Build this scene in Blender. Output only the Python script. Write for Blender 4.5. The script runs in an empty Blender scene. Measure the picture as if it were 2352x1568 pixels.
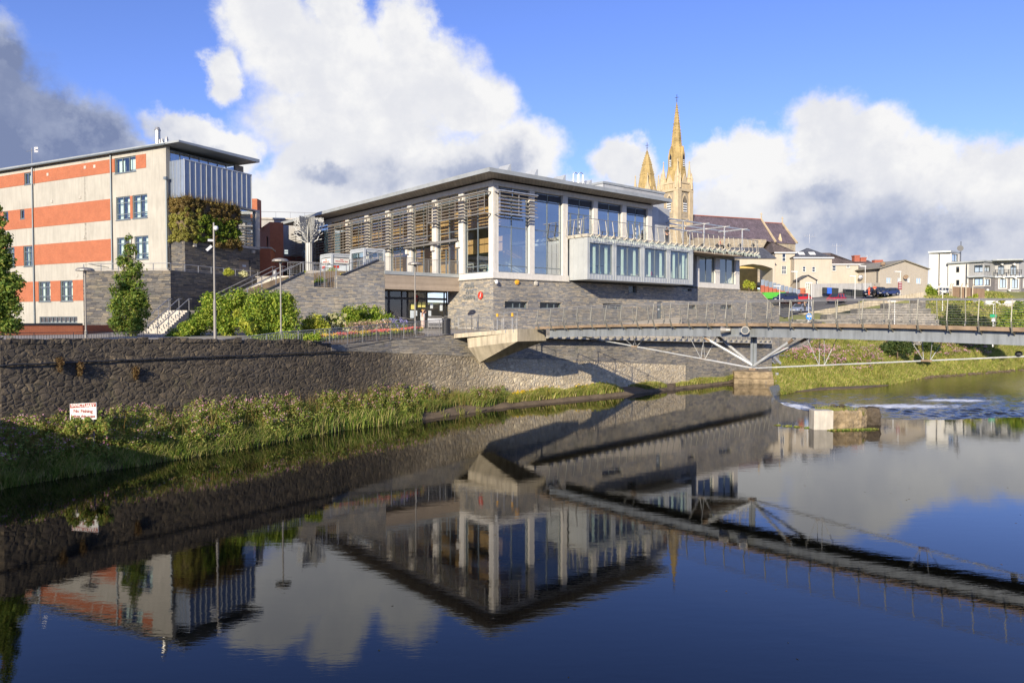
import bpy, math, random
import numpy as np
from mathutils import Vector, Matrix, noise

# ------------------------------------------------------------------ camera, sky, sun, exposure
R = math.radians
scene = bpy.context.scene
COL = scene.collection
CAM_H, FOC, PITCH = 7.0, 1660.0, R(1.6)          # eye height above the water; focal length in units of a 2352-wide frame
cam_d = bpy.data.cameras.new('camera'); cam = bpy.data.objects.new('camera', cam_d); COL.objects.link(cam)
cam.location = (0, 0, CAM_H); cam.rotation_euler = (R(90) - PITCH, 0, 0)
cam_d.sensor_width = 36; cam_d.lens = FOC / 2352 * 36; cam_d.clip_start = .2; cam_d.clip_end = 6000
scene.camera = cam
scene.view_settings.view_transform = 'Standard'; scene.view_settings.look = 'None'
scene.view_settings.exposure = 0.5; scene.view_settings.gamma = 1
try:
    scene.cycles.max_bounces = 7; scene.cycles.diffuse_bounces = 3; scene.cycles.glossy_bounces = 4
    scene.cycles.transparent_max_bounces = 12; scene.cycles.caustics_reflective = False; scene.cycles.caustics_refractive = False
except Exception: pass

SUN_AZ, SUN_EL = R(200.5), R(18.5)               # clockwise from +Y: behind the viewer, a little to the left
sd = bpy.data.lights.new('sun', 'SUN'); sd.energy = 4.9; sd.angle = R(.5); sd.color = (1.0, .885, .70)
sun = bpy.data.objects.new('sun', sd); COL.objects.link(sun)
to_sun = Vector((math.sin(SUN_AZ) * math.cos(SUN_EL), math.cos(SUN_AZ) * math.cos(SUN_EL), math.sin(SUN_EL)))
sun.rotation_euler = to_sun.to_track_quat('Z', 'Y').to_euler(); sun.location = (-30, -40, 60)

W = bpy.data.worlds.new('World'); scene.world = W; W.use_nodes = True
nt = W.node_tree; nt.nodes.clear()
def N(t, **kw):
    n = nt.nodes.new(t)
    for k, v in kw.items(): setattr(n, k, v)
    return n
def L(a, b): nt.links.new(a, b)
def mth(op, a, b=None, c=None, clamp=False):
    n = N('ShaderNodeMath', operation=op); n.use_clamp = clamp
    for i, x in enumerate((a, b, c)):
        if x is None: continue
        if isinstance(x, (int, float)): n.inputs[i].default_value = x
        else: L(x, n.inputs[i])
    return n.outputs[0]
def vmt(op, a, b=None, out=0):
    n = N('ShaderNodeVectorMath', operation=op)
    for i, x in enumerate((a, b)):
        if x is None: continue
        if isinstance(x, (tuple, list)): n.inputs[i].default_value = x
        else: L(x, n.inputs[i])
    return n.outputs[out]
def nz(vec, scale, detail, rough=.55, out=0):
    n = N('ShaderNodeTexNoise'); n.inputs['Scale'].default_value = scale; n.inputs['Detail'].default_value = detail
    n.inputs['Roughness'].default_value = rough; L(vec, n.inputs['Vector']); return n.outputs[out]
def srange(x, a, b, c=0., d=1.):
    n = N('ShaderNodeMapRange'); n.interpolation_type = 'SMOOTHSTEP'
    L(x, n.inputs[0])
    for i, v in zip((1, 2, 3, 4), (a, b, c, d)): n.inputs[i].default_value = v
    return n.outputs[0]
sky = N('ShaderNodeTexSky', sky_type='NISHITA'); sky.sun_disc = False
sky.sun_elevation = SUN_EL; sky.sun_rotation = SUN_AZ; sky.air_density = 1.0; sky.dust_density = .0; sky.ozone_density = 4.0
geo = N('ShaderNodeNewGeometry'); dirv = vmt('SCALE', geo.outputs['Incoming']); dirv.node.inputs[3].default_value = -1
sx = N('ShaderNodeSeparateXYZ'); L(dirv, sx.inputs[0])
az = mth('ARCTAN2', sx.outputs[0], sx.outputs[1]); el = mth('ARCSINE', sx.outputs[2])
cb = N('ShaderNodeCombineXYZ'); L(az, cb.inputs[0]); L(el, cb.inputs[1]); ae = cb.outputs[0]
def ang(px, py):                                  # where a cloud stands: azimuth, elevation
    a = math.atan((px - 1176) / FOC); return a, math.atan((737 - py) / FOC * math.cos(a))
n1 = nz(dirv, 5.0, 3, .5, 1); n2 = nz(dirv, 17.0, 6, .62, 1)
w1 = vmt('MULTIPLY', vmt('SUBTRACT', n1, (.5, .5, .5)), (.085, .06, 0))
w2 = vmt('MULTIPLY', vmt('SUBTRACT', n2, (.5, .5, .5)), (.07, .06, 0))
aw = vmt('ADD', vmt('ADD', ae, w1), w2)
def blobs(lst, k=.16):
    acc = None
    for px, py, rx, ry in lst:
        a, e = ang(px, py)
        ln = vmt('LENGTH', vmt('MULTIPLY', vmt('SUBTRACT', aw, (a, e, 0)), (FOC / rx, FOC / ry, 0)), out=1)
        acc = ln if acc is None else mth('SMOOTH_MIN', acc, ln, k)
    return acc
CL = [(610, 70, 95, 85), (760, 20, 62, 75), (740, 150, 180, 105), (925, 95, 85, 85), (980, 190, 150, 95), (1085, 260, 110, 80), (1180, 370, 125, 85),
      (820, 290, 250, 110), (960, 400, 260, 85), (1290, 470, 130, 60), (510, 175, 50, 50),
      (430, 305, 100, 40), (530, 345, 80, 55), (680, 455, 200, 65), (1000, 490, 330, 60),
      (1430, 365, 75, 55), (1360, 460, 100, 60), (1500, 440, 90, 60), (1630, 360, 70, 55), (1720, 360, 95, 62), (1880, 315, 95, 75), (1990, 340, 90, 75),
      (2090, 400, 100, 70), (1860, 450, 330, 105), (740, 395, 110, 60), (640, 520, 130, 70), (760, 540, 200, 60), (1250, 560, 220, 60), (2250, 430, 120, 80), (2352, 400, 95, 65), (2000, 560, 420, 80), (2420, 520, 260, 110),
      (-30, 150, 90, 90), (90, 290, 150, 75), (210, 360, 130, 60), (20, 350, 230, 90), (-220, 250, 260, 160)]
DK = [(1050, 430, 280, 65), (1180, 370, 60, 50), (760, 400, 70, 25), (2000, 545, 520, 85), (1850, 470, 120, 40), (480, 345, 60, 20),
      (2300, 540, 250, 70), (1480, 490, 200, 40)]
fd = blobs(CL)
edge = nz(dirv, 48.0, 6, .62)
fd = mth('ADD', fd, mth('MULTIPLY', mth('SUBTRACT', edge, .5), .34))
front = srange(fd, 1.17, .68)
back = mth('MULTIPLY', srange(nz(dirv, 2.2, 6, .55), .46, .60), mth('MULTIPLY', srange(mth('ABSOLUTE', az), .9, 1.3), srange(el, .30, .55)))  # unseen clouds behind the viewer, added to neutralise the fill light
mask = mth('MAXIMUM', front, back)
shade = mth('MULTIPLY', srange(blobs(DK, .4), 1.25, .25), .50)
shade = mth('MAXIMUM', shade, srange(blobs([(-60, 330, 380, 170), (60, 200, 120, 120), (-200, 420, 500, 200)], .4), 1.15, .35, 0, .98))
shade = mth('MAXIMUM', shade, srange(mth('ABSOLUTE', az), 1.0, 1.6, 0, .8))  # clouds behind the viewer greyed to cut fill and deepen shadows
puff = nz(vmt('ADD', dirv, (0, 0, .03)), 9.0, 7, .6)
shade = mth('ADD', shade, srange(puff, .62, .40, -.08, .22)); shade = mth('ADD', shade, srange(nz(vmt('ADD', dirv, (0, 0, .012)), 26.0, 6, .6), .66, .38, -.04, .07), clamp=True)
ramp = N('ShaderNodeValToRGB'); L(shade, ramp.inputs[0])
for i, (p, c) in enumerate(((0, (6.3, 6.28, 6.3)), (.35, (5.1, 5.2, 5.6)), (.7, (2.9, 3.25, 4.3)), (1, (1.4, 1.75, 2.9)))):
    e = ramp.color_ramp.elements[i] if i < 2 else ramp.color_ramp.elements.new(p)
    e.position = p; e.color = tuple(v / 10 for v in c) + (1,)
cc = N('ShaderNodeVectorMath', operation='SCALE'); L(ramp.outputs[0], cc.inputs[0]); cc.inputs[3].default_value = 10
tint = N('ShaderNodeMix', data_type='RGBA', blend_type='MULTIPLY'); tint.inputs[0].default_value = 1
L(sky.outputs[0], tint.inputs[6]); tint.inputs[7].default_value = (1.08, 1.0, 1.45, 1)
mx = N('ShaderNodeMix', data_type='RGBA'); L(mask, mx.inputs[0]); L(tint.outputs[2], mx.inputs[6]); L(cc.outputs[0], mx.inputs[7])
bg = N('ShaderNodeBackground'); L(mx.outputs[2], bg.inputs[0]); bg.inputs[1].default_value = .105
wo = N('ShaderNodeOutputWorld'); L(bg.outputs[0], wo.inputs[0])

# ------------------------------------------------------------------ helpers
def ray(px, py):                                  # direction with y = 1
    cx, cy = (px - 1176) / FOC, (784 - py) / FOC
    y = math.cos(PITCH) + cy * math.sin(PITCH); z = -math.sin(PITCH) + cy * math.cos(PITCH)
    return Vector((cx / y, 1, z / y))
CP = Vector((0, 0, CAM_H))
def at(px, py, D): return CP + ray(px, py) * D
def atz(px, py, z): d = ray(px, py); return CP + d * ((z - CAM_H) / d.z)
def zoomer(x0, y0, s): return lambda x, y: ((x0 + x / s) / 1.7415, (y0 + y / s) / 1.7415)
Z1 = zoomer(0, 500, 1.742); Z2 = zoomer(1000, 850, 2.352); Z3 = zoomer(1800, 600, 1.96); Z4 = zoomer(2400, 350, 1.845); Z5 = zoomer(3000, 850, 2.146)
ZL = zoomer(1100, 800, 2.94); ZB = zoomer(1700, 1150, 1.568); ZR = zoomer(2800, 1250, 1.815); ZC = zoomer(2100, 650, 3.137)

class Frame:                                      # u runs at angle ang clockwise from +Y, v 90 degrees to its left
    def __init__(s, x, y, a, z=0):
        s.o = Vector((x, y, z)); s.U = Vector((math.sin(a), math.cos(a), 0)); s.V = Vector((-math.cos(a), math.sin(a), 0))
    def w(s, u, v, z=0): return s.o + s.U * u + s.V * v + Vector((0, 0, z))
    def hv(s, p, v):                              # pixel on the plane v = const -> (u, z)
        d = ray(*p); t = (v - (CP - s.o).dot(s.V)) / d.dot(s.V); P = CP + d * t; return (P - s.o).dot(s.U), P.z - s.o.z
    def hu(s, p, u):
        d = ray(*p); t = (u - (CP - s.o).dot(s.U)) / d.dot(s.U); P = CP + d * t; return (P - s.o).dot(s.V), P.z - s.o.z
WF = Frame(0, 0, R(90))                           # u = x, v = y
def frame2(P, Q): d = Q - P; return Frame(P.x, P.y, math.atan2(d.x, d.y))

class MB:
    def __init__(s): s.v = []; s.f = []
    def add(s, vs, fs):
        b = len(s.v); s.v += [Vector(v) for v in vs]; s.f += [tuple(b + i for i in f) for f in fs]; return s
    def box(s, u0, u1, v0, v1, z0, z1, F=WF):
        if u0 > u1: u0, u1 = u1, u0
        if v0 > v1: v0, v1 = v1, v0
        P = [F.w(u, v, z) for z in (z0, z1) for u, v in ((u0, v0), (u1, v0), (u1, v1), (u0, v1))]
        return s.add(P, [(3, 2, 1, 0), (4, 5, 6, 7), (0, 1, 5, 4), (1, 2, 6, 5), (2, 3, 7, 6), (3, 0, 4, 7)])
    def prism(s, pts, z0, z1, F=WF):              # plan polygon, z0/z1 number or list per point
        n = len(pts); a = z0 if isinstance(z0, (list, tuple)) else [z0] * n; b = z1 if isinstance(z1, (list, tuple)) else [z1] * n
        area = sum(pts[i][0] * pts[(i + 1) % n][1] - pts[(i + 1) % n][0] * pts[i][1] for i in range(n))
        if area < 0: pts = pts[::-1]; a = a[::-1]; b = b[::-1]
        P = [F.w(p[0], p[1], a[i]) for i, p in enumerate(pts)] + [F.w(p[0], p[1], b[i]) for i, p in enumerate(pts)]
        return s.add(P, [tuple(range(n))[::-1], tuple(range(n, 2 * n))] + [(i, (i + 1) % n, n + (i + 1) % n, n + i) for i in range(n)])
    def wallv(s, pts, v0, v1, F=WF):              # polygon of (u, z), thick from v0 to v1
        n = len(pts)
        P = [F.w(u, v0, z) for u, z in pts] + [F.w(u, v1, z) for u, z in pts]
        return s.add(P, [tuple(range(n)), tuple(range(n, 2 * n))[::-1]] + [(i, n + i, n + (i + 1) % n, (i + 1) % n) for i in range(n)])
    def wallu(s, pts, u0, u1, F=WF):              # polygon of (v, z)
        n = len(pts)
        P = [F.w(u0, v, z) for v, z in pts] + [F.w(u1, v, z) for v, z in pts]
        return s.add(P, [tuple(range(n)), tuple(range(n, 2 * n))[::-1]] + [(i, n + i, n + (i + 1) % n, (i + 1) % n) for i in range(n)])
    def quad(s, *P): return s.add(P, [tuple(range(len(P)))])
    def bar(s, p, q, w, h=None, up=(0, 0, 1)):    # rectangular bar from p to q
        h = h or w; p = Vector(p); q = Vector(q); d = (q - p)
        if d.length < 1e-6: return s
        d.normalize(); upv = Vector(up)
        if abs(d.dot(upv)) > .98: upv = Vector((.6, .8, 0))
        a = d.cross(upv).normalized() * w / 2; b = a.cross(d).normalized() * h / 2
        P = [c + i * a + j * b for c in (p, q) for i, j in ((-1, -1), (1, -1), (1, 1), (-1, 1))]
        return s.add(P, [(3, 2, 1, 0), (4, 5, 6, 7), (0, 1, 5, 4), (1, 2, 6, 5), (2, 3, 7, 6), (3, 0, 4, 7)])
    def tube(s, pts, r, n=6, cap=True):
        pts = [Vector(p) for p in pts]; rr = r if isinstance(r, (list, tuple)) else [r] * len(pts); P = []
        for i, p in enumerate(pts):
            d = (pts[min(i + 1, len(pts) - 1)] - pts[max(i - 1, 0)]).normalized()
            t = Vector((0, 0, 1)) if abs(d.z) < .95 else Vector((.3, .95, 0))
            a = d.cross(t).normalized(); b = a.cross(d)
            P += [p + (a * math.cos(2 * math.pi * k / n) + b * math.sin(2 * math.pi * k / n)) * rr[i] for k in range(n)]
        F = [(i * n + k, i * n + (k + 1) % n, (i + 1) * n + (k + 1) % n, (i + 1) * n + k) for i in range(len(pts) - 1) for k in range(n)]
        if cap: F += [tuple(range(n))[::-1], tuple(range((len(pts) - 1) * n, len(pts) * n))]
        return s.add(P, F)
    def lathe(s, c, prof, n=12, rot=0):           # prof: (r, z)
        c = Vector(c); P = []
        for r, z in prof: P += [c + Vector((r * math.cos(2 * math.pi * k / n + rot), r * math.sin(2 * math.pi * k / n + rot), z)) for k in range(n)]
        m = len(prof)
        F = [(i * n + k, i * n + (k + 1) % n, (i + 1) * n + (k + 1) % n, (i + 1) * n + k) for i in range(m - 1) for k in range(n)]
        return s.add(P, F + [tuple(range(n))[::-1], tuple(range((m - 1) * n, m * n))])
    def ball(s, c, rx, ry, rz, n=10, m=7):
        return s.lathe2(c, [(math.sin(math.pi * i / m), math.cos(math.pi * i / m)) for i in range(1, m)], rx, ry, rz, n)
    def lathe2(s, c, prof, rx, ry, rz, n):
        c = Vector(c); P = []
        for r, z in prof: P += [c + Vector((rx * r * math.cos(2 * math.pi * k / n), ry * r * math.sin(2 * math.pi * k / n), rz * z)) for k in range(n)]
        m = len(prof)
        return s.add(P, [(i * n + k, (i + 1) * n + k, (i + 1) * n + (k + 1) % n, i * n + (k + 1) % n) for i in range(m - 1) for k in range(n)] + [tuple(range(n)), tuple(range((m - 1) * n, m * n))[::-1]])
    def build(s, name, m, parent=None, smooth=False, bevel=0, org=None):
        o0 = Vector((0, 0, 0)); q = parent
        while q is not None: o0 += q.location; q = q.parent
        if org is not None and parent is None: o0 = Vector(org)
        me = bpy.data.meshes.new(name); me.from_pydata([v - o0 for v in s.v], [], s.f)
        uv = me.uv_layers.new(name='UVMap').data
        for p in me.polygons:
            nn = p.normal
            if abs(nn.z) < .75:
                l = math.hypot(nn.x, nn.y); tx, ty = -nn.y / l, nn.x / l
                for li, vi in zip(p.loop_indices, p.vertices): c = s.v[vi]; uv[li].uv = (c.x * tx + c.y * ty, c.z)
            else:
                for li, vi in zip(p.loop_indices, p.vertices): c = s.v[vi]; uv[li].uv = (c.x, c.y)
            p.use_smooth = smooth
        me.materials.append(m)
        o = bpy.data.objects.new(name, me); COL.objects.link(o)
        if parent is not None: o.parent = parent
        elif org is not None: o.location = o0
        if bevel:
            b = o.modifiers.new('bevel', 'BEVEL'); b.width = bevel; b.segments = 2; b.limit_method = 'ANGLE'
        return o
def tag(o, label=None, cat=None, group=None, kind=None):
    if label: o['label'] = label
    if cat: o['category'] = cat
    if group: o['group'] = group
    if kind: o['kind'] = kind
    return o
def thing(name, label, cat, loc, group=None, rz=0):
    o = bpy.data.objects.new(name, None); COL.objects.link(o); o.location = loc; o.rotation_euler.z = rz; o.empty_display_size = .2
    return tag(o, label, cat, group)
def struct(name, mb, m): return tag(mb.build(name, m), kind='structure')
def kids(o): return [c for c in bpy.data.objects if c.parent == o]
def copy_tree(o, parent=None, label=None):
    c = o.copy(); COL.objects.link(c)
    if parent is not None: c.parent = parent
    if label: c['label'] = label
    for ch in kids(o): copy_tree(ch, c)
    return c
def npmesh(name, V, F, m, parent=None):           # V: (n,3) array, F: (m,k) array
    me = bpy.data.meshes.new(name); k = F.shape[1]
    off = Vector((0, 0, 0)); q = parent
    while q is not None: off += q.location; q = q.parent
    V = V - np.array(off)
    me.vertices.add(len(V)); me.vertices.foreach_set('co', V.astype(np.float32).ravel())
    me.loops.add(F.size); me.loops.foreach_set('vertex_index', F.astype(np.int32).ravel())
    me.polygons.add(len(F)); me.polygons.foreach_set('loop_start', np.arange(0, F.size, k, dtype=np.int32))
    me.polygons.foreach_set('loop_total', np.full(len(F), k, dtype=np.int32))
    me.update(); me.validate(); me.materials.append(m)
    o = bpy.data.objects.new(name, me); COL.objects.link(o)
    if parent is not None: o.parent = parent
    return o

# ------------------------------------------------------------------ materials
class NT:
    def __init__(s, name):
        s.m = bpy.data.materials.new(name); s.m.use_nodes = True; s.t = s.m.node_tree; s.b = s.t.nodes['Principled BSDF']; s.out = s.t.nodes['Material Output']
    def n(s, t, **kw):
        x = s.t.nodes.new(t)
        for k, v in kw.items(): setattr(x, k, v)
        return x
    def l(s, a, b): s.t.links.new(a, b)
    def set(s, x, v):
        if isinstance(v, (int, float)): x.default_value = v
        elif isinstance(v, tuple): x.default_value = v if len(v) != 3 or x.type == 'VECTOR' else v + (1,)
        else: s.l(v, x)
    def coord(s, which='UV', scale=(1, 1, 1), loc=(0, 0, 0)):
        c = s.n('ShaderNodeTexCoord'); mp = s.n('ShaderNodeMapping'); mp.inputs['Scale'].default_value = scale; mp.inputs['Location'].default_value = loc
        s.l(c.outputs[which], mp.inputs['Vector']); return mp.outputs[0]
    def noise(s, vec, scale, detail=4, rough=.6, out=0, dist=0):
        x = s.n('ShaderNodeTexNoise'); s.l(vec, x.inputs['Vector']); x.inputs['Scale'].default_value = scale; x.inputs['Detail'].default_value = detail
        x.inputs['Roughness'].default_value = rough; x.inputs['Distortion'].default_value = dist; return x.outputs[out]
    def ramp(s, fac, stops):
        x = s.n('ShaderNodeValToRGB'); s.l(fac, x.inputs[0])
        for i, (p, c) in enumerate(stops):
            e = x.color_ramp.elements[i] if i < 2 else x.color_ramp.elements.new(p)
            e.position = p; e.color = (c + (1,)) if isinstance(c, tuple) else (c, c, c, 1)
        return x.outputs[0]
    def mix(s, fac, a, b, mode='MIX'):
        x = s.n('ShaderNodeMix', data_type='RGBA', blend_type=mode); s.set(x.inputs[0], fac); s.set(x.inputs[6], a); s.set(x.inputs[7], b); return x.outputs[2]
    def math(s, op, a, b=None, clamp=False):
        x = s.n('ShaderNodeMath', operation=op); x.use_clamp = clamp; s.set(x.inputs[0], a)
        if b is not None: s.set(x.inputs[1], b)
        return x.outputs[0]
    def vec(s, op, a, b):
        x = s.n('ShaderNodeVectorMath', operation=op)
        for i, v in enumerate((a, b)):
            if isinstance(v, tuple): x.inputs[i].default_value = v
            elif isinstance(v, (int, float)): x.inputs[3].default_value = v
            else: s.l(v, x.inputs[i])
        return x.outputs[0]
    def bump(s, h, strength=.4, dist=.02):
        x = s.n('ShaderNodeBump'); x.inputs['Strength'].default_value = strength; x.inputs['Distance'].default_value = dist; s.l(h, x.inputs['Height']); s.l(x.outputs[0], s.b.inputs['Normal'])
    def fin(s, col=None, rough=None, metal=None, spec=None):
        if col is not None: s.set(s.b.inputs['Base Color'], col)
        if rough is not None: s.set(s.b.inputs['Roughness'], rough)
        if metal is not None: s.b.inputs['Metallic'].default_value = metal
        if spec is not None: s.b.inputs['Specular IOR Level'].default_value = spec
        return s.m
def mul(c, k): return tuple(min(1, x * k) for x in c)
def pm(name, col, rough=.7, metal=0, var=.18, scale=1.2, bump=.15, streak=0, spec=.5):
    x = NT(name); co = x.coord('Object')
    n = x.noise(co, scale, 5, .65); c = x.ramp(n, ((.3, mul(col, 1 - var)), (.7, mul(col, 1 + var))))
    if streak:
        st = x.noise(x.coord('UV', (3.5, .35, 1)), 1.0, 4, .6); st = x.ramp(st, ((.42, 1.0), (.68, 1 - streak)))
        c = x.mix(1.0, c, st, 'MULTIPLY')
    if bump: x.bump(x.noise(co, scale * 14, 3), bump, .01)
    return x.fin(c, rough, metal, spec)
def slate_mat(name, cols, joint, sc=(1.7, 8.0), bump=.55, moss=0):   # thin coursed stone: uneven rows, each broken at its own places
    x = NT(name); uv = x.coord('UV'); sp = x.n('ShaderNodeSeparateXYZ'); x.l(uv, sp.inputs[0])
    w1_ = x.noise(x.coord('UV', (.35, 2.6, 1)), 1, 3, .6); w2_ = x.noise(x.coord('UV', (1.6, 1.0, 1)), 1, 2, .5)
    vv = x.math('ADD', x.math('MULTIPLY', sp.outputs[1], sc[1]), x.math('ADD', x.math('MULTIPLY', w1_, 2.6), x.math('MULTIPLY', w2_, .7)))
    row = x.math('FLOOR', vv); fr = x.math('FRACT', vv)
    rn = x.n('ShaderNodeTexWhiteNoise', noise_dimensions='1D'); x.l(row, rn.inputs['W'])
    uu = x.math('ADD', x.math('MULTIPLY', sp.outputs[0], x.math('ADD', sc[0] * .6, x.math('MULTIPLY', rn.outputs['Value'], sc[0] * .9))), x.math('MULTIPLY', rn.outputs['Value'], 37.0))
    cell = x.math('FLOOR', uu); fu = x.math('FRACT', uu)
    cx = x.n('ShaderNodeCombineXYZ'); x.l(cell, cx.inputs[0]); x.l(row, cx.inputs[1])
    wn = x.n('ShaderNodeTexWhiteNoise', noise_dimensions='2D'); x.l(cx.outputs[0], wn.inputs['Vector'])
    c = x.ramp(wn.outputs['Value'], [(i / (len(cols) - 1), k) for i, k in enumerate(cols)])
    c = x.mix(.6, c, x.ramp(x.noise(x.coord('UV', (3, 9, 1)), 1, 5, .7), ((.3, .4), (.72, 1.35))), 'MULTIPLY')
    big = x.noise(x.coord('UV', (.22, .30, 1)), 1, 4, .6); c = x.mix(.5, c, x.ramp(big, ((.35, .62), (.65, 1.25))), 'MULTIPLY')
    if moss: c = x.mix(x.math('MULTIPLY', x.ramp(x.noise(x.coord('UV', (.5, .35, 1)), 1, 5, .7), ((.55, 0.), (.72, 1.))), moss), c, (.10, .10, .035))
    e1 = x.ramp(fr, ((.0, 0.), (.22, 1.))); e2 = x.ramp(fu, ((.0, 0.), (.06, 1.))); ed = x.math('MINIMUM', e1, e2)
    c = x.mix(ed, joint, c)
    x.bump(x.math('ADD', x.math('MULTIPLY', ed, .6), x.math('MULTIPLY', wn.outputs['Value'], .7)), bump, .05)
    return x.fin(c, .8)
def glass_mat(name, tint=(.80, .90, .88), refl=.22, rough=.0):
    x = NT(name); t = x.t; t.nodes.remove(x.b)
    g = x.n('ShaderNodeBsdfGlossy'); g.inputs['Roughness'].default_value = rough; g.inputs['Color'].default_value = (.95, .97, 1, 1)
    tr = x.n('ShaderNodeBsdfTransparent'); tr.inputs[0].default_value = tint + (1,)
    lw = x.n('ShaderNodeLayerWeight'); lw.inputs[0].default_value = .5
    f = x.math('ADD', x.math('MULTIPLY', x.math('POWER', lw.outputs['Facing'], 2.2), .55), refl, True)
    nb = x.n('ShaderNodeBump'); nb.inputs['Strength'].default_value = .03; nb.inputs['Distance'].default_value = .05
    x.l(x.noise(x.coord('Object'), .5, 2), nb.inputs['Height']); x.l(nb.outputs[0], g.inputs['Normal'])
    ms = x.n('ShaderNodeMixShader'); x.l(f, ms.inputs[0]); x.l(tr.outputs[0], ms.inputs[1]); x.l(g.outputs[0], ms.inputs[2]); x.l(ms.outputs[0], x.out.inputs[0])
    return x.m
def leaf_mat(name, cols, trans=.35, rough=.55):
    x = NT(name); g = x.n('ShaderNodeNewGeometry')
    c = x.ramp(g.outputs['Random Per Island'], [(i / max(1, len(cols) - 1), k) for i, k in enumerate(cols)])
    big = x.noise(x.coord('Object'), .7, 3); c = x.mix(.7, c, x.ramp(big, ((.35, .65), (.65, 1.3))), 'MULTIPLY')
    x.fin(c, rough, 0, .25)
    tl = x.n('ShaderNodeBsdfTranslucent'); x.l(c, tl.inputs[0]); ms = x.n('ShaderNodeMixShader'); ms.inputs[0].default_value = trans
    x.l(x.b.outputs[0], ms.inputs[1]); x.l(tl.outputs[0], ms.inputs[2]); x.l(ms.outputs[0], x.out.inputs[0]); return x.m
def lining_mat(name, col, sx, joint=.35, w=.03, rough=.5, metal=0, axis=0, var=.12):   # standing seams or boards every sx metres
    x = NT(name); s = x.n('ShaderNodeSeparateXYZ'); x.l(x.coord('UV'), s.inputs[0])
    f = x.math('FRACT', x.math('DIVIDE', s.outputs[axis], sx)); m_ = x.math('LESS_THAN', f, w / sx)
    fl = x.math('FLOOR', x.math('DIVIDE', s.outputs[axis], sx)); wn = x.n('ShaderNodeTexWhiteNoise', noise_dimensions='1D'); x.l(fl, wn.inputs['W'])
    c = x.ramp(wn.outputs['Value'], ((0, mul(col, 1 - var)), (1, mul(col, 1 + var))))
    c = x.mix(.4, c, x.ramp(x.noise(x.coord('Object'), 1.5, 5, .7), ((.3, .7), (.7, 1.25))), 'MULTIPLY')
    return x.fin(x.mix(m_, c, mul(col, joint)), rough, metal)

M = {}
M['slate'] = slate_mat('slate_tan', [(.20, .205, .22), (.45, .40, .32), (.285, .275, .26), (.56, .47, .34), (.36, .34, .30), (.23, .235, .25)], (.10, .09, .08))
M['slate_dark'] = slate_mat('slate_dark', [(.05, .052, .058), (.18, .165, .14), (.09, .088, .09), (.25, .21, .15), (.075, .075, .08)], (.022, .02, .018), (1.5, 7.0), moss=.3)
M['slate_low'] = slate_mat('slate_low', [(.15, .15, .155), (.38, .34, .27), (.26, .245, .22), (.46, .39, .28), (.21, .205, .21)], (.07, .062, .05), (1.6, 7.5), moss=.5)
def rubble_mat():
    x = NT('rubble'); uv = x.coord('UV', (2.7, 3.7, 1))
    wob = x.vec('MULTIPLY', x.vec('SUBTRACT', x.noise(uv, .8, 4, .6, 1), (.5, .5, .5)), (1.3, 1.3, 0)); p = x.vec('ADD', uv, wob)
    v = x.n('ShaderNodeTexVoronoi'); x.l(p, v.inputs['Vector']); v.inputs['Scale'].default_value = 1; v.inputs['Randomness'].default_value = .9
    e = x.n('ShaderNodeTexVoronoi', feature='DISTANCE_TO_EDGE'); x.l(p, e.inputs['Vector']); e.inputs['Scale'].default_value = 1; e.inputs['Randomness'].default_value = .9
    sp = x.n('ShaderNodeSeparateColor'); x.l(v.outputs['Color'], sp.inputs[0])
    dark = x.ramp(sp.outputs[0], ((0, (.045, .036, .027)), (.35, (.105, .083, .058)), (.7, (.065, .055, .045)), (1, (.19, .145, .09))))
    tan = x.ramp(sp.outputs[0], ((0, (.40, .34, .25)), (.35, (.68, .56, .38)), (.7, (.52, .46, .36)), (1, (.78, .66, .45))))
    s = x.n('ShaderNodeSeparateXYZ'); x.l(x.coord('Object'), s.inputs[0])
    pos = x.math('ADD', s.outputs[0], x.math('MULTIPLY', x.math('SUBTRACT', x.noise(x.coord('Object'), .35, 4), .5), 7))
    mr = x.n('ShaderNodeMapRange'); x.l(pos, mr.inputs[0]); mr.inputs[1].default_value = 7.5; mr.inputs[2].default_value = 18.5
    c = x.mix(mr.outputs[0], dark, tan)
    c = x.mix(.6, c, x.ramp(x.noise(uv, 3.0, 6, .7), ((.3, .45), (.7, 1.4))), 'MULTIPLY')
    c = x.mix(.55, c, x.ramp(x.noise(x.coord('UV', (.16, .4, 1)), 1, 4), ((.35, .5), (.65, 1.3))), 'MULTIPLY')
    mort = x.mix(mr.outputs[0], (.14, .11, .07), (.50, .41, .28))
    mm = x.math('MULTIPLY', x.ramp(e.outputs['Distance'], ((.03, 1.), (.10, 0.))), x.ramp(x.noise(uv, 1.3, 3), ((.35, .1), (.6, 1.))))
    gap = x.ramp(e.outputs['Distance'], ((.0, 1.), (.035, 0.)))
    c = x.mix(mm, c, mort); c = x.mix(x.math('MULTIPLY', gap, x.math('SUBTRACT', .6, x.math('MULTIPLY', mr.outputs[0], .5))), c, (.02, .018, .015))
    lich = x.ramp(x.noise(uv, 2.1, 6, .75), ((.70, 0.), (.76, 1.))); c = x.mix(x.math('MULTIPLY', lich, .5), c, (.45, .44, .40))
    moss = x.ramp(x.noise(x.coord('UV', (.35, .22, 1)), 1, 5, .7), ((.60, 0.), (.75, 1.))); c = x.mix(x.math('MULTIPLY', moss, .55), c, (.11, .12, .03))
    x.bump(x.math('ADD', x.ramp(e.outputs['Distance'], ((0, 0.), (.25, 1.))), x.math('MULTIPLY', sp.outputs[1], .6)), .7, .06)
    return x.fin(c, .85)
M['rubble'] = rubble_mat()
M['granite'] = pm('granite', (.70, .665, .60), .7, var=.08, scale=2.5, bump=.1, streak=.10)
M['granite_joint'] = pm('granite_stained', (.52, .48, .41), .8, var=.15, streak=.25)
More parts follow.
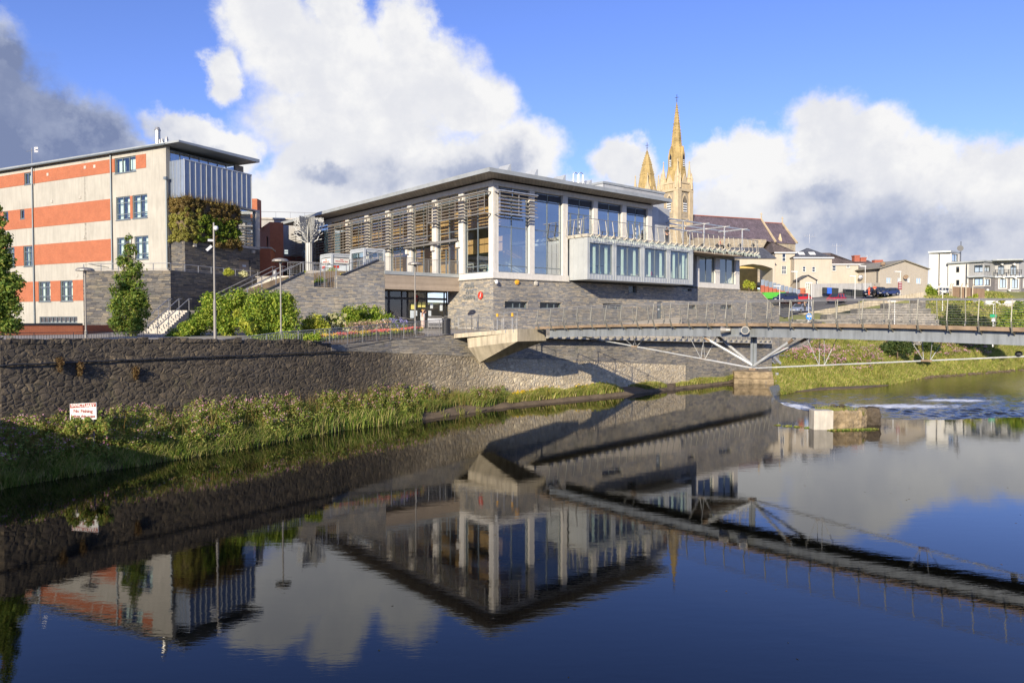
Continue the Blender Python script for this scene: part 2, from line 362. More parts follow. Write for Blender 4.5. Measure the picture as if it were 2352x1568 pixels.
M['zinc'] = pm('zinc_sheet', (.48, .50, .50), .5, .25, var=.10, scale=.8, bump=.05)
M['zinc_seam'] = lining_mat('zinc_seamed', (.42, .44, .46), .45, .55, .03, .42, .5)
M['zinc_blue'] = lining_mat('zinc_standing_seam', (.23, .27, .33), .62, 1.4, .05, .45, .3)
M['roof_metal'] = pm('roof_edge_metal', (.38, .40, .39), .5, .25, var=.15, scale=.9, bump=.05)
M['soffit'] = lining_mat('boarded_soffit', (.42, .38, .33), .3, .55, .03, .7)
M['frame'] = pm('window_frame_grey', (.16, .19, .21), .45, .2, var=.08, bump=0)
M['dark'] = pm('dark_metal', (.035, .037, .042), .5, .3, var=.1, bump=0)
M['glass'] = glass_mat('window_glass', (.88, .95, .92), refl=.10)
M['glass_low'] = glass_mat('small_window_glass', (.8, .88, .86), refl=.02); M['glass_blue'] = glass_mat('window_glass_coated', (.80, .90, .92), refl=.36)
M['timber'] = pm('weathered_slat_timber', (.235, .20, .16), .75, var=.25, scale=3)
M['steel'] = pm('galvanised_steel', (.50, .50, .49), .42, .65, var=.2, scale=2, bump=.05)
M['stain'] = pm('stainless_rail', (.42, .41, .385), .38, .6, var=.08, bump=0)
M['concrete'] = pm('concrete', (.50, .43, .31), .85, var=.2, scale=.8, bump=.3, streak=.35)
M['concrete_mossy'] = pm('concrete_mossy', (.25, .19, .115), .95, var=.6, scale=1.1, bump=.8)
M['board_concrete'] = lining_mat('board_marked_concrete', (.36, .29, .22), .13, .75, .02, .85, 0, 1, .15)
M['render_white'] = pm('white_render', (.43, .405, .345), .85, var=.10, scale=.5, bump=.08, streak=.14)
M['render_beige'] = pm('beige_render', (.50, .44, .35), .9, var=.05, scale=.4, bump=.05, streak=.08)
M['render_pale'] = pm('pale_render', (.64, .62, .57), .85, var=.04, bump=.04)
M['grey_render'] = pm('grey_render', (.42, .41, .39), .9, var=.1, scale=.5, bump=.05, streak=.2)
M['white'] = pm('white_paint', (.70, .70, .68), .45, var=.03, bump=0)
M['interior'] = pm('interior_plaster', (.78, .76, .70), .9, var=.03, bump=0)
M['wood_in'] = lining_mat('interior_oak_panels', (.52, .30, .13), 1.2, .5, .04, .55)
M['paving'] = pm('paving', (.33, .30, .26), .85, var=.15, scale=1.5, bump=.1)
M['asphalt'] = pm('asphalt', (.10, .10, .105), .9, var=.15, scale=1.2)
M['soil'] = pm('river_soil', (.13, .095, .06), .9, var=.35, scale=1.3, bump=.6)
M['red'] = pm('red_paint', (.55, .05, .03), .4, var=.05, bump=0)
M['yellow'] = pm('yellow_paint', (.75, .38, .03), .4, var=.05, bump=0)
M['tyre'] = pm('tyre_rubber', (.02, .02, .02), .8, var=.1, bump=0)
def brick_mat(name, c1, c2, mortar):
    x = NT(name); b = x.n('ShaderNodeTexBrick'); x.l(x.coord('UV'), b.inputs['Vector']); b.inputs['Scale'].default_value = 1
    b.inputs['Brick Width'].default_value = .225; b.inputs['Row Height'].default_value = .075; b.inputs['Mortar Size'].default_value = .006
    b.inputs['Color1'].default_value = c1 + (1,); b.inputs['Color2'].default_value = c2 + (1,); b.inputs['Mortar'].default_value = mortar + (1,)
    c = x.mix(.6, b.outputs['Color'], x.ramp(x.noise(x.coord('UV'), .9, 5, .7), ((.3, .78), (.7, 1.15))), 'MULTIPLY')
    st = x.ramp(x.noise(x.coord('UV', (6, 1.2, 1)), 1.0, 5, .7), ((.66, 0.), (.74, 1.))); c = x.mix(x.math('MULTIPLY', st, .3), c, (.6, .5, .42))
    return x.fin(c, .85)
M['brick'] = brick_mat('orange_brick', (.36, .10, .043), (.42, .125, .052), (.45, .22, .13))
M['brick_red'] = brick_mat('red_brick', (.42, .10, .055), (.33, .075, .04), (.33, .2, .15))
def roof_mat(name, col, rowh=.28):
    x = NT(name); b = x.n('ShaderNodeTexBrick'); x.l(x.coord('UV'), b.inputs['Vector']); b.inputs['Scale'].default_value = 1
    b.inputs['Brick Width'].default_value = .3; b.inputs['Row Height'].default_value = rowh; b.inputs['Mortar Size'].default_value = .012
    b.inputs['Color1'].default_value = mul(col, .8) + (1,); b.inputs['Color2'].default_value = mul(col, 1.25) + (1,); b.inputs['Mortar'].default_value = mul(col, .45) + (1,)
    c = x.mix(.7, b.outputs['Color'], x.ramp(x.noise(x.coord('Object'), .6, 5, .7), ((.3, .6), (.7, 1.4))), 'MULTIPLY')
    return x.fin(c, .7)
M['roof_slate'] = roof_mat('roof_slates', (.085, .09, .105))
M['roof_brown'] = roof_mat('roof_tiles_brown', (.13, .10, .085))
M['roof_church'] = roof_mat('church_roof_slates', (.13, .10, .115))
ZS = zoomer(1050, 1000, 4.48); ZE = zoomer(1500, 1120, 3.92); ZT = zoomer(560, 1000, 3.92); ZW = zoomer(3000, 1150, 4.2375)
ZH = zoomer(3180, 950, 4.523); ZV = zoomer(3640, 970, 4.752); ZX = zoomer(2480, 360, 2.53)
P0 = at(1133, 640, 64); AC = Frame(P0.x, P0.y, math.atan((3150 - 1176) / FOC))
P0 = at(383, 500, 68); LB = Frame(P0.x, P0.y, R(26.6))

# ------------------------------------------------------------------ water
def water_mat(name, col, rough, amp, scale, aniso=(1, 3.2, 1), foam=0):
    x = NT(name); co = x.coord('Object', aniso)
    h = x.noise(co, scale, 4, .55); h2 = x.noise(co, scale * 4.5, 3, .5)
    hh = x.math('ADD', h, x.math('MULTIPLY', h2, .25))
    patch = x.ramp(x.noise(x.coord('Object'), .06, 3), ((.35, .35), (.65, 1.0)))
    if foam:
        s_ = x.n('ShaderNodeSeparateXYZ'); x.l(x.coord('Object'), s_.inputs[0]); r2 = x.n('ShaderNodeMapRange'); x.l(s_.outputs[1], r2.inputs[0]); r2.inputs[1].default_value = 60; r2.inputs[2].default_value = 80; r2.inputs[3].default_value = 1; r2.inputs[4].default_value = .05
        patch = x.math('MULTIPLY', patch, r2.outputs[0])
    x.bump(x.math('MULTIPLY', hh, patch), 1.0, amp)
    x.b.inputs['IOR'].default_value = 1.45
    c = col
    if foam:
        fm = x.ramp(x.noise(x.coord('Object', (.9, .35, 1)), 1.1, 8, .72), ((.60, 0.), (.70, 1.)))
        reg = x.ramp(x.noise(x.coord('Object', (1, 1, 1), (3, 11, 0)), .10, 2), ((.42, 0.), (.58, 1.)))
        f = x.math('MULTIPLY', fm, reg); c = x.mix(f, col, (.75, .78, .8))
        rough = x.math('ADD', x.math('MULTIPLY', f, .6), rough, True)
    return x.fin(c, rough, 0, .5)
M['water'] = water_mat('river_water', (.003, .003, .002), .0, .0024, .8)
CREST = [(29.5, 80.0), (27.6, 77.5), (26.72, 75.0), (25.0, 69.5), (23.5, 64.5), (22.75, 60.5), (22.85, 57.5), (23.6, 54.6), (25.0, 52.8), (27.2, 51.6), (30.0, 51.2), (37.4, 52.7), (48, 56), (62, 64), (90, 78)]
m = MB(); up = [(-120, -80), (90, -80)] + CREST[::-1] + [(29.5, 90), (-120, 90)]
m.quad(*[(x, y, 0) for x, y in up]); struct('river_water', m, M['water'])
def foam_water():
    x = NT('rippled_water'); P_ = x.coord('Object'); f = None
    for c, r in (((25.5, 61.5, -1), (4.0, 4.2, 9)), ((26.5, 68, -1), (2.5, 5, 9)), ((31, 58, -1), (4, 1.6, 9)), ((37, 68, -1), (9, 3.0, 9)), ((45, 73, -1), (6, 2.2, 9))):
        l_ = x.n('ShaderNodeVectorMath', operation='LENGTH'); x.l(x.vec('DIVIDE', x.vec('SUBTRACT', P_, c), r), l_.inputs[0]); k = x.math('SUBTRACT', 1.0, l_.outputs['Value'], True); f = k if f is None else x.math('MAXIMUM', f, k)
    nf = x.noise(x.coord('Object', (.8, 2.4, 1)), 1.3, 8, .75); fm = x.ramp(x.math('ADD', x.math('MULTIPLY', f, .42), nf), ((.66, 0.), (.78, 1.)))
    x.b.inputs['IOR'].default_value = 1.40; x.bump(x.noise(x.coord('Object', (1, 2, 1)), 5, 3), .35, .03)
    return x.fin(x.mix(fm, (.018, .017, .007), (.72, .75, .78)), x.math('MULTIPLY', fm, .6))
M['water_low'] = foam_water()
m = MB(); m.quad((20, 50, -1.25), (26, 45, -1.25), (300, 40, -1.25), (300, 220, -1.25), (20, 110, -1.25)); struct('lower_river_bed_water', m, M['water_low'])
gw_ = np.random.default_rng(5); gx, gy = np.meshgrid(np.arange(18, 130, .2), np.concatenate([np.arange(46, 80, .13), np.arange(80, 150, .5)]), indexing='ij'); hz = np.zeros_like(gx)
for i in range(34):
    lam = gw_.uniform(.35, 1.7); th = gw_.normal(1.45, .75); kx, ky = math.cos(th) * 6.283 / lam, math.sin(th) * 6.283 / lam; hz += .0115 * lam * np.sin(kx * gx + ky * gy + gw_.uniform(0, 6.28))
amp_ = np.interp(gy, [50, 60, 66, 74, 84, 100], [1, 1, .75, .30, .10, .06]) * (.55 + .45 * np.sin(gx * .21 + gy * .13) * np.sin(gy * .31 - gx * .07 + 1)) + .05
nyy = gx.shape[1]; VV = np.stack([gx, gy, -1.0 + hz * amp_], -1).reshape(-1, 3); ii, jj = np.meshgrid(np.arange(gx.shape[0] - 1), np.arange(nyy - 1), indexing='ij'); aa = (ii * nyy + jj).ravel()
FF = np.stack([aa, aa + nyy, aa + nyy + 1, aa + 1], -1); ww = npmesh('lower_river_water', VV, FF, M['water_low']); tag(ww, kind='structure'); ww.data.polygons.foreach_set('use_smooth', np.ones(len(FF), dtype=bool))
m = MB()                                          # smooth lip of the weir and its sloping face
for (a, b) in zip(CREST[:-1], CREST[1:]):
    d = Vector((b[0] - a[0], b[1] - a[1], 0)).normalized(); n_ = Vector((-d.y, d.x, 0)) * -1
    if n_.dot(Vector((60, 90, 0)) - Vector((a[0], a[1], 0))) < 0: n_ = -n_
    for (o0, z0), (o1, z1) in (((-.06, .004), (.10, -.03)), ((.10, -.03), (.22, -.35)), ((.22, -.35), (.5, -1.05))):
        A, B = Vector((a[0], a[1], 0)), Vector((b[0], b[1], 0))
        m.quad(A + n_ * o0 + Vector((0, 0, z0)), B + n_ * o0 + Vector((0, 0, z0)), B + n_ * o1 + Vector((0, 0, z1)), A + n_ * o1 + Vector((0, 0, z1)))
M['spill'] = water_mat('spilling_water', (.16, .15, .12), .15, .05, 2.5, (1, 1, 6))
struct('weir_spill_water', m, M['spill'])
m = MB(); m.quad((-3000, -1500, -3), (3000, -1500, -3), (3000, 4500, -3), (-3000, 4500, -3)); struct('ground', m, M['soil'])

# ------------------------------------------------------------------ river wall line
def wp(px, D): return Vector(((px - 1176) / FOC * D, D, 0))
WL = [(Vector((-46, 26, 0)), 6.3), (Vector((-34, 29.5, 0)), 6.2), (wp(0, 34), 6.06), (wp(250, 38), 6.0), (wp(500, 42.5), 5.9), (wp(650, 46), 5.73), (wp(760, 49), 5.44), (wp(800, 50.4), 5.40), (wp(900, 53.5), 5.64), (wp(1038, 57.2), 5.93), (AC.w(-4.87, -3, 0), 6.0)]
RB = {6: 5.12, 7: 5.02, 8: 4.75, 9: 4.38, 10: 4.24}
rw = thing('river_wall', 'long river wall of dark rubble stone with a slate upper course beside the footbridge', 'wall', (WL[4][0].x, WL[4][0].y, 0))
mr, ms, mc = MB(), MB(), MB()
U0 = AC.w(-4.87, -3, 0); rubble_end = AC.w(23.87, -3.0, 0)
def slab(mb, a, b, za0, za1, zb0, zb1, off=0., th=.6):
    d = (b - a).normalized(); n_ = Vector((d.y, -d.x, 0))
    P = [a + n_ * off, b + n_ * off, b + n_ * (off - th), a + n_ * (off - th)]; z0 = [za0, zb0, zb0, za0]; z1 = [za1, zb1, zb1, za1]
    V = [p + Vector((0, 0, z)) for p, z in zip(P, z0)] + [p + Vector((0, 0, z)) for p, z in zip(P, z1)]
    mb.add(V, [(3, 2, 1, 0), (4, 5, 6, 7), (0, 1, 5, 4), (1, 2, 6, 5), (2, 3, 7, 6), (3, 0, 4, 7)])
random.seed(4)
for i in range(len(WL) - 1):
    (a, za), (b, zb) = WL[i], WL[i + 1]
    if i < 6: slab(mr, a, b, -1.2, za - .12, -1.2, zb - .12)
    else:
        slab(mr, a, b, -1.2, RB[i], -1.2, RB[i + 1]); slab(ms, a, b, RB[i], za, RB[i + 1], zb, -.06); slab(mc, a, b, RB[i] - .1, RB[i] + .1, RB[i + 1] - .1, RB[i + 1] + .1, .03, .12)
slab(mr, U0, rubble_end, -1.2, 4.24, -1.2, 2.42); slab(ms, U0, rubble_end, 4.24, 5.6, 2.42, 5.0, -.06)
slab(ms, rubble_end, AC.w(41.2, -3, 0), -2, 5.0, -2, 4.2, -.06); slab(mc, U0, rubble_end, 4.14, 4.34, 2.34, 2.52, .03, .12)
for i in range(6):                                # uneven cap stones on the old wall
    (a, za), (b, zb) = WL[i], WL[i + 1]; d = b - a; L_ = d.length; t = 0
    while t < L_:
        w_ = random.uniform(.35, .8); t2 = min(L_, t + w_); h_ = random.uniform(.16, .30)
        p, q = a + d * (t / L_), a + d * ((t2 - .02) / L_); z = za + (zb - za) * t / L_
        slab(mr, p, q, z - .14, z - .14 + h_, z - .14, z - .14 + h_ * random.uniform(.8, 1.1), random.uniform(-.03, .07), random.uniform(.5, .62)); t = t2
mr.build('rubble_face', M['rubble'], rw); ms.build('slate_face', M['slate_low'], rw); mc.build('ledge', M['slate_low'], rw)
cab = MB(); pts = []
for i in range(0, 41):
    t = i / 40; px = -60 + t * 850
    k = next(j for j in range(1, len(WL)) if (WL[j][0].x / WL[j][0].y) > (px - 1176) / FOC); a, b = WL[k - 1][0], WL[k][0]
    r_ = (px - 1176) / FOC; s_ = (r_ * a.y - a.x) / ((b.x - a.x) - r_ * (b.y - a.y)); P = a.lerp(b, s_)
    pts.append(P + Vector((.09, -.08, 4.93 + .02 * math.sin(i * 1.7))))
cab.tube(pts, .045, 6); tag(cab.build('cable', M['dark'], org=pts[20]), 'black cable running along the rubble river wall', 'cable')

# promenade behind the wall: from the wall top back to the buildings
m = MB(); back = [Vector((-70, 40, 0)), Vector((-60, 50, 0)), Vector((-50, 60, 0)), Vector((-44, 64, 0)), Vector((-34, 66, 0)), Vector((-24, 68, 0)), Vector((-18, 70, 0)), Vector((-14, 71, 0)), Vector((-9, 72, 0)), AC.w(-2, 8.6, 0), AC.w(.6, 8.6, 0)]
for i in range(len(WL) - 1):
    a, za = WL[i]; b, zb = WL[i + 1]; ga = min(za - .25, 5.7) if i < 8 else za - .0; gb = min(zb - .25, 5.7) if i + 1 < 8 else zb
    A, B = a + Vector((0, 0, ga)), b + Vector((0, 0, gb)); dn = (b - a).normalized(); nn = Vector((-dn.y, dn.x, 0))
    m.quad(A, B, back[i + 1] + Vector((0, 0, 6.38)), back[i] + Vector((0, 0, 6.38)))
m.quad(U0 + Vector((0, 0, 6.0)), AC.w(3.2, -3, 6.2), AC.w(3.2, 0.3, 6.2), AC.w(.6, 8.6, 6.38))
struct('promenade_pavement', m, M['paving'])

# concrete apron and river bank below the wall
WE = [atz(px, py, 0) for px, py in ((-260, 1190), (0, 1125), (200, 1090), (450, 1050), (620, 1020), (780, 990), (975, 965), (1130, 941), (1180, 935), (1400, 913), (1680, 880))]
WB = [wp(-330, 28.5), wp(0, 34), wp(200, 37.2), wp(450, 41.4), wp(640, 45.7), wp(820, 51), wp(980, 55.5), AC.w(-1.0, -3, 0), AC.w(1.4, -3, 0), AC.w(14.5, -3, 0), AC.w(36, -3, 0)]
HB = [1.0, 1.05, 1.1, 1.1, 1.1, 1.05, .85, .5, .5, .55, .45]
def bank_pt(s, t):                                # s along (0..n-1), t from water (0) to wall (1)
    i = min(int(s), len(WE) - 2); f = s - i; a = WE[i].lerp(WE[i + 1], f); b = WB[i].lerp(WB[i + 1], f); h = HB[i] * (1 - f) + HB[i + 1] * f
    P = a.lerp(Vector((b.x, b.y, 0)), t); P.z = -.25 + (h + .25) * (1 - (1 - min(1, t * 1.15)) ** 2.2); return P
m = MB(); ns = 90; ntt = 10; vs = []
for i in range(ns + 1):
    for j in range(ntt + 1):
        s = i / ns * (len(WE) - 1.001); P = bank_pt(s, j / ntt)
        P.z += .10 * noise.noise(Vector((P.x * .9, P.y * .9, 0))) * (j > 0); P.x += .35 * noise.noise(Vector((P.x * .5, P.y * .5, 4))) * (j < 2)
        vs.append(P)
m.add(vs, [(i * (ntt + 1) + j, (i + 1) * (ntt + 1) + j, (i + 1) * (ntt + 1) + j + 1, i * (ntt + 1) + j + 1) for i in range(ns) for j in range(ntt)])
o = struct('river_bank', m, M['soil'])

# ------------------------------------------------------------------ arts centre
ac = thing('arts_centre', 'large glazed arts centre on a slate base with overhanging flat roof and timber louvres', 'building', AC.w(11, 11, 6))
def wallholes(mb, F, axis, o0, o1, a0, a1, z0, z1, holes=()):
    def P(a, o, z): return F.w(a, o, z) if axis == 'v' else F.w(o, a, z)
    A = sorted({a0, a1} | {h[0] for h in holes} | {h[1] for h in holes}); Zs = sorted({z0, z1} | {h[2] for h in holes} | {h[3] for h in holes})
    for i in range(len(A) - 1):
        for j in range(len(Zs) - 1):
            ca, cz = (A[i] + A[i + 1]) / 2, (Zs[j] + Zs[j + 1]) / 2
            if any(h[0] < ca < h[1] and h[2] < cz < h[3] for h in holes): continue
            for o in (o0, o1): mb.quad(P(A[i], o, Zs[j]), P(A[i + 1], o, Zs[j]), P(A[i + 1], o, Zs[j + 1]), P(A[i], o, Zs[j + 1]))
    for (h0, h1, k0, k1) in list(holes) + [(a0, a1, z0, z1)]:
        for (p, q) in (((h0, k0), (h1, k0)), ((h1, k0), (h1, k1)), ((h1, k1), (h0, k1)), ((h0, k1), (h0, k0))):
            mb.quad(P(p[0], o0, p[1]), P(q[0], o0, q[1]), P(q[0], o1, q[1]), P(p[0], o1, p[1]))
    return mb
def window(F, axis, o, a0, a1, z0, z1, parent, mull=(), trans=(), fm='frame', gm='glass', w=.07, d=.10, name='window', dark_top=0, segs=()):
    m_ = MB()
    def B(x0, x1, k0, k1, dd=0):
        if axis == 'v': m_.box(x0, x1, o - d / 2 - dd, o + d / 2 + dd, k0, k1, F)
        else: m_.box(o - d / 2 - dd, o + d / 2 + dd, x0, x1, k0, k1, F)
    B(a0, a0 + w, z0 + w, z1 - w); B(a1 - w, a1, z0 + w, z1 - w); B(a0, a1, z0, z0 + w); B(a0, a1, z1 - w, z1)
    for t in mull: B(t - w / 2, t + w / 2, z0 + w, z1 - w, .004)
    for t in trans: B(a0 + w, a1 - w, t - w / 2, t + w / 2, -.004)
    for (x0, x1, k0, k1) in segs: B(x0, x1, k0, k1, .008)
    if dark_top: B(a0 + w, a1 - w, z1 - dark_top - .1, z1 - dark_top, .012)
    wo = m_.build(name, M[fm], parent)
    g = MB()
    if axis == 'v': g.quad(F.w(a0 + w, o, z0 + w), F.w(a1 - w, o, z0 + w), F.w(a1 - w, o, z1 - w), F.w(a0 + w, o, z1 - w))
    else: g.quad(F.w(o, a0 + w, z0 + w), F.w(o, a1 - w, z0 + w), F.w(o, a1 - w, z1 - w), F.w(o, a0 + w, z1 - w))
    g.build('pane', M[gm], wo); return wo
# slate base
m = MB()
sw = [(1.32, 4.06, 8.17, 8.78), (5.57, 8.4, 8.2, 8.77), (14.15, 17.19, 8.27, 8.78), (18.07, 19.4, 9.96, 10.72), (22.8, 23.69, 6.3, 9.1), (28.39, 29.84, 8.37, 8.84), (27.19, 28.97, 10.37, 10.72), (34.6, 37.2, 8.45, 8.95)]
wallholes(m, AC, 'v', 0, .5, 0, 30.2, 2, 10.8, [h for h in sw if h[1] < 30]); m.build('base_wall', M['slate'], ac)
m = MB(); wallholes(m, AC, 'v', -.02, .5, 30.2, 38.6, 2, 10.85, [sw[7]]); m.wallv([(38.6, 2), (48, 2), (48, 8.9), (46.4, 8.9), (43.2, 10.6), (38.6, 10.6)], -.02, .5, AC); m.build('base_wall', M['slate'], ac)
m = MB(); m.wallv([(38.5, 10.6), (43.25, 10.6), (46.45, 8.9), (48.1, 8.9), (48.1, 9.0), (46.5, 9.0), (43.3, 10.74), (38.5, 10.74)], -.08, .56, AC); m.build('coping', M['concrete'], ac)
m = MB(); m.box(0, .5, .5, 7.0, 6, 10.8, AC); m.build('base_wall', M['slate'], ac)
for h in sw:
    if h[1] - h[0] > 1.3: window(AC, 'v', .28, h[0], h[1], h[2], h[3], ac, mull=[h[0] + (h[1] - h[0]) * .42, h[0] + (h[1] - h[0]) * .72] if h[1] - h[0] > 2 else (), gm='glass_low')
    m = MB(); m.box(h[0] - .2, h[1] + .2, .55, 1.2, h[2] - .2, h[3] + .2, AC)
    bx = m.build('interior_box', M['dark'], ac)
m = MB(); m.box(22.84, 23.65, .2, .26, 6.4, 9.06, AC); dd_ = m.build('door', M['frame'], ac); s_ = MB().box(23.05, 23.4, .185, .2, 8.2, 8.4, AC).build('door_sign', M['white'], dd_)
# granite band, columns and lintel
m = MB(); m.box(-.06, 9.3, -.06, .5, 10.86, 11.38, AC); m.box(-.06, .5, .5, 5.12, 10.86, 11.38, AC); m.build('granite_band', M['granite'], ac)
MB().box(29.9, 38.62, -.04, .5, 10.95, 11.5, AC).build('granite_band', M['granite'], ac)
m = MB(); m.box(-.16, 9.3, -.16, .5, 10.78, 10.86, AC); m.box(-.16, .5, .5, 5.12, 10.78, 10.86, AC); m.build('drip_course', M['granite_joint'], ac); MB().box(30.2, 38.7, -.1, .5, 10.85, 10.95, AC).build('drip_course', M['granite_joint'], ac)
cols_r = [(4.29, 4.92), (8.53, 9.21), (12.76, 13.4), (17.04, 17.73), (21.13, 21.87)]
for k, (a, b) in enumerate(cols_r): MB().box(a, b, 0, .55, 11.38 if k < 2 else 15.3, 18.97, AC).build('column', M['granite'], ac, bevel=.02)
cor = MB(); cor.box(.0, .30, -.0, .30, 11.38, 18.97, AC); cor.box(.34, .62, .02, .5, 11.38, 18.97, AC); cor.box(.02, .5, .34, .70, 11.38, 18.97, AC); cor.box(.3, .6, .3, .6, 11.38, 18.96, AC); cor.build('corner_column', M['granite'], ac)
cols_l = [(4.5, 5.25), (8.95, 9.7), (13.5, 14.26), (17.95, 18.7), (22.5, 23.3), (27.15, 27.9), (31.65, 32.5), (36.2, 37.0)]
for a, b in cols_l: MB().box(0, .55, a, b, 11.42, 18.97, AC).build('column', M['granite'], ac, bevel=.02)
for a, b in ((29.9, 30.4), (33.55, 34.47), (37.75, 38.6)): MB().box(a, b, -.02, .5, 11.5, 14.5, AC).build('column', M['granite'], ac)
m = MB(); m.box(-.03, 21.95, -.03, .5, 18.97, 19.42, AC); m.box(-.03, .5, .5, 40, 18.97, 19.42, AC); m.build('lintel', M['granite'], ac)
m = MB(); m.box(.06, 21.7, .06, .5, 19.42, 19.72, AC); m.box(.06, .5, .5, 39.9, 19.42, 19.72, AC); m.build('clerestory_band', M['dark'], ac)
# roof
m = MB(); m.box(-2, 22.65, -2, 42, 19.6, 19.95, AC); rf = m.build('roof', M['roof_metal'], ac)
m = MB(); m.box(-1.9, 22.55, -1.9, 41.9, 19.585, 19.6, AC); m.build('soffit', M['soffit'], rf)
m = MB(); m.box(8, 21, 2.0, 30, 19.95, 20.2, AC); m.build('raised_roof', M['roof_metal'], rf)
for i, x in enumerate((((395, 150), (480, 112)), ((610, 188), (690, 152)), ((835, 228), (908, 195)), ((1035, 265), (1112, 234)))):
    (u0, _), (u1, z1_) = AC.hv(Z3(*x[0]), 3), AC.hv(Z3(*x[1]), 3)
    m = MB(); m.wallv([(u0, 19.95), (u1, 19.95), (u1, z1_), (u1 - .12, z1_)], 3, 4.6, AC); rl = m.build('roof_light', M['zinc'], rf)
    if i < 3:
        m = MB(); m.wallv([(u0 - 1.1, 20.1), (u0 + .25, 20.75), (u0 + .25, 20.8), (u0 - 1.1, 20.16)], 3.2, 4.4, AC); m.build('solar_panel', M['solar'] if 'solar' in M else M.setdefault('solar', pm('solar_panel_blue', (.03, .05, .16), .2, .3, bump=0)), rf)
for px_ in (968, 1010):
    u, z = AC.hv(Z3(px_, 215), 3); MB().tube([AC.w(u, 3, 19.9), AC.w(u, 3, z + .35), AC.w(u + .15, 3, z + .5), AC.w(u + .45, 3, z + .5), AC.w(u + .6, 3, z + .35), AC.w(u + .6, 3, 19.9)], .05, 6).build('roof_hatch_rail', M['steel'], rf)
M['cladding'] = lining_mat('grey_cladding', (.46, .47, .47), 3.2, .7, .03, .6, .1)
m = MB(); m.box(20.6, 31.5, 6, 16, 15.3, 22.5, AC); ph = m.build('penthouse', M['cladding'], ac); m = MB(); m.box(20.5, 31.6, 5.9, 16.1, 22.5, 22.75, AC); m.build('parapet', M['roof_metal'], ph)
m = MB(); m.box(21.9, 26, .9, 6, 15.3, 19.55, AC); m.build('end_wall', M['cladding'], ac)
# glazing, right face
for k, (a, b) in enumerate(((.62, 4.29), (4.92, 8.53))):
    mid = (a + b) / 2 + (-.12 if k == 0 else .0)
    window(AC, 'v', .30, a, b, 11.38, 18.97, ac, mull=[mid], trans=[12.0, 15.47], gm='glass_blue', dark_top=.75)
for k, (a, b) in enumerate(((9.21, 12.76), (13.4, 17.04), (17.73, 21.13))):
    mid = (a + b) / 2
    w_ = window(AC, 'v', .30, a, b, 15.3, 18.97, ac, mull=[mid], trans=[17.45] if k != 1 else (), gm='glass_blue', dark_top=.75,
                segs=[(a + .55, a + .67, 15.35, 17.4), (mid + .62, mid + .74, 15.35, 17.4), (mid - .16, mid - .06, 15.35, 17.4)] if k != 1 else ())
    if k != 1:
        for q in (.0, .55, 1.0): MB().box(mid - .05, mid + .05, .18, .24, 15.6 + q, 15.85 + q, AC).build('door_handle', M['white'], w_)
for k, (a, b) in enumerate(((.62, 4.29), (4.92, 8.53), (9.21, 12.76), (13.4, 17.04), (17.73, 21.13))):
    for q in (0, 1): h = (b - a) / 2; MB().box(a + q * h + .12, a + (q + 1) * h - .12, .20, .25, 18.30, 18.85, AC).build('vent_panel', M['dark'], ac)
# glazing, left face
bl = [(.7, 4.5)] + [(cols_l[i][1], cols_l[i + 1][0]) for i in range(7)]
for k, (a, b) in enumerate(bl):
    mid = (a + b) / 2
    w_ = window(AC, 'u', .30, a, b, 11.42, 18.97, ac, mull=[mid], trans=[12.0, 15.45] if k == 0 else [15.5, 14.4] if k == 1 else [14.3, 15.5], gm='glass', dark_top=.5,
                segs=[(a + .5, a + .62, 11.45, 13.9), (mid + .5, mid + .6, 11.45, 13.9)] if k == 1 else ())
# end bay windows under the terrace
for a, b in ((30.4, 33.55), (34.47, 37.75)): window(AC, 'v', .25, a, b, 11.5, 14.5, ac, mull=[(a + b) / 2], gm='glass', w=.09)
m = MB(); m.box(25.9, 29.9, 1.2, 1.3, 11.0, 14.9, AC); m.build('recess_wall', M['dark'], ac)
# interior
m = MB(); m.box(.6, 38.4, .6, 30, 11.1, 11.36, AC); m.build('ground_floor', M['interior'], ac)
m = MB(); m.box(9.3, 21, .62, 30, 15.0, 15.28, AC); m.box(9.3, 38.4, .62, 12, 14.62, 14.86, AC); m.build('upper_floor', M['interior'], ac)
m = MB(); m.box(.6, 21.8, .6, 38, 19.0, 19.1, AC); m.build('ceiling', M['interior'], ac)
m = MB(); m.box(9.3, 38.4, 9, 9.2, 11.36, 14.6, AC); m.box(38.3, 38.5, .6, 9, 11.1, 14.8, AC); m.build('back_wall', M['interior'], ac)
MB().box(9.6, 25.6, 1.0, 1.1, 11.36, 14.6, AC).build('partition', M['interior'], ac)
m = MB(); m.box(9.0, 9.2, 9, 38, 11.36, 19, AC); m.box(9.3, 21.5, 9.4, 9.6, 15.3, 19, AC); m.build('back_wall', M['grey_render'], ac)
m = MB(); m.box(3.4, 3.6, 10, 36, 12.2, 14.9, AC); m.box(2.6, 2.75, 1.2, 9.5, 15.9, 18.9, AC); m.box(3.4, 3.6, 10, 36, 15.6, 18.5, AC); m.box(3.0, 3.2, 1.4, 9.2, 13.6, 15.0, AC); m.box(6.2, 8.6, 6.0, 6.2, 13.4, 14.6, AC); m.box(3.5, 3.7, 10, 20, 11.4, 13, AC); m.build('timber_panel', M['wood_in'], ac)
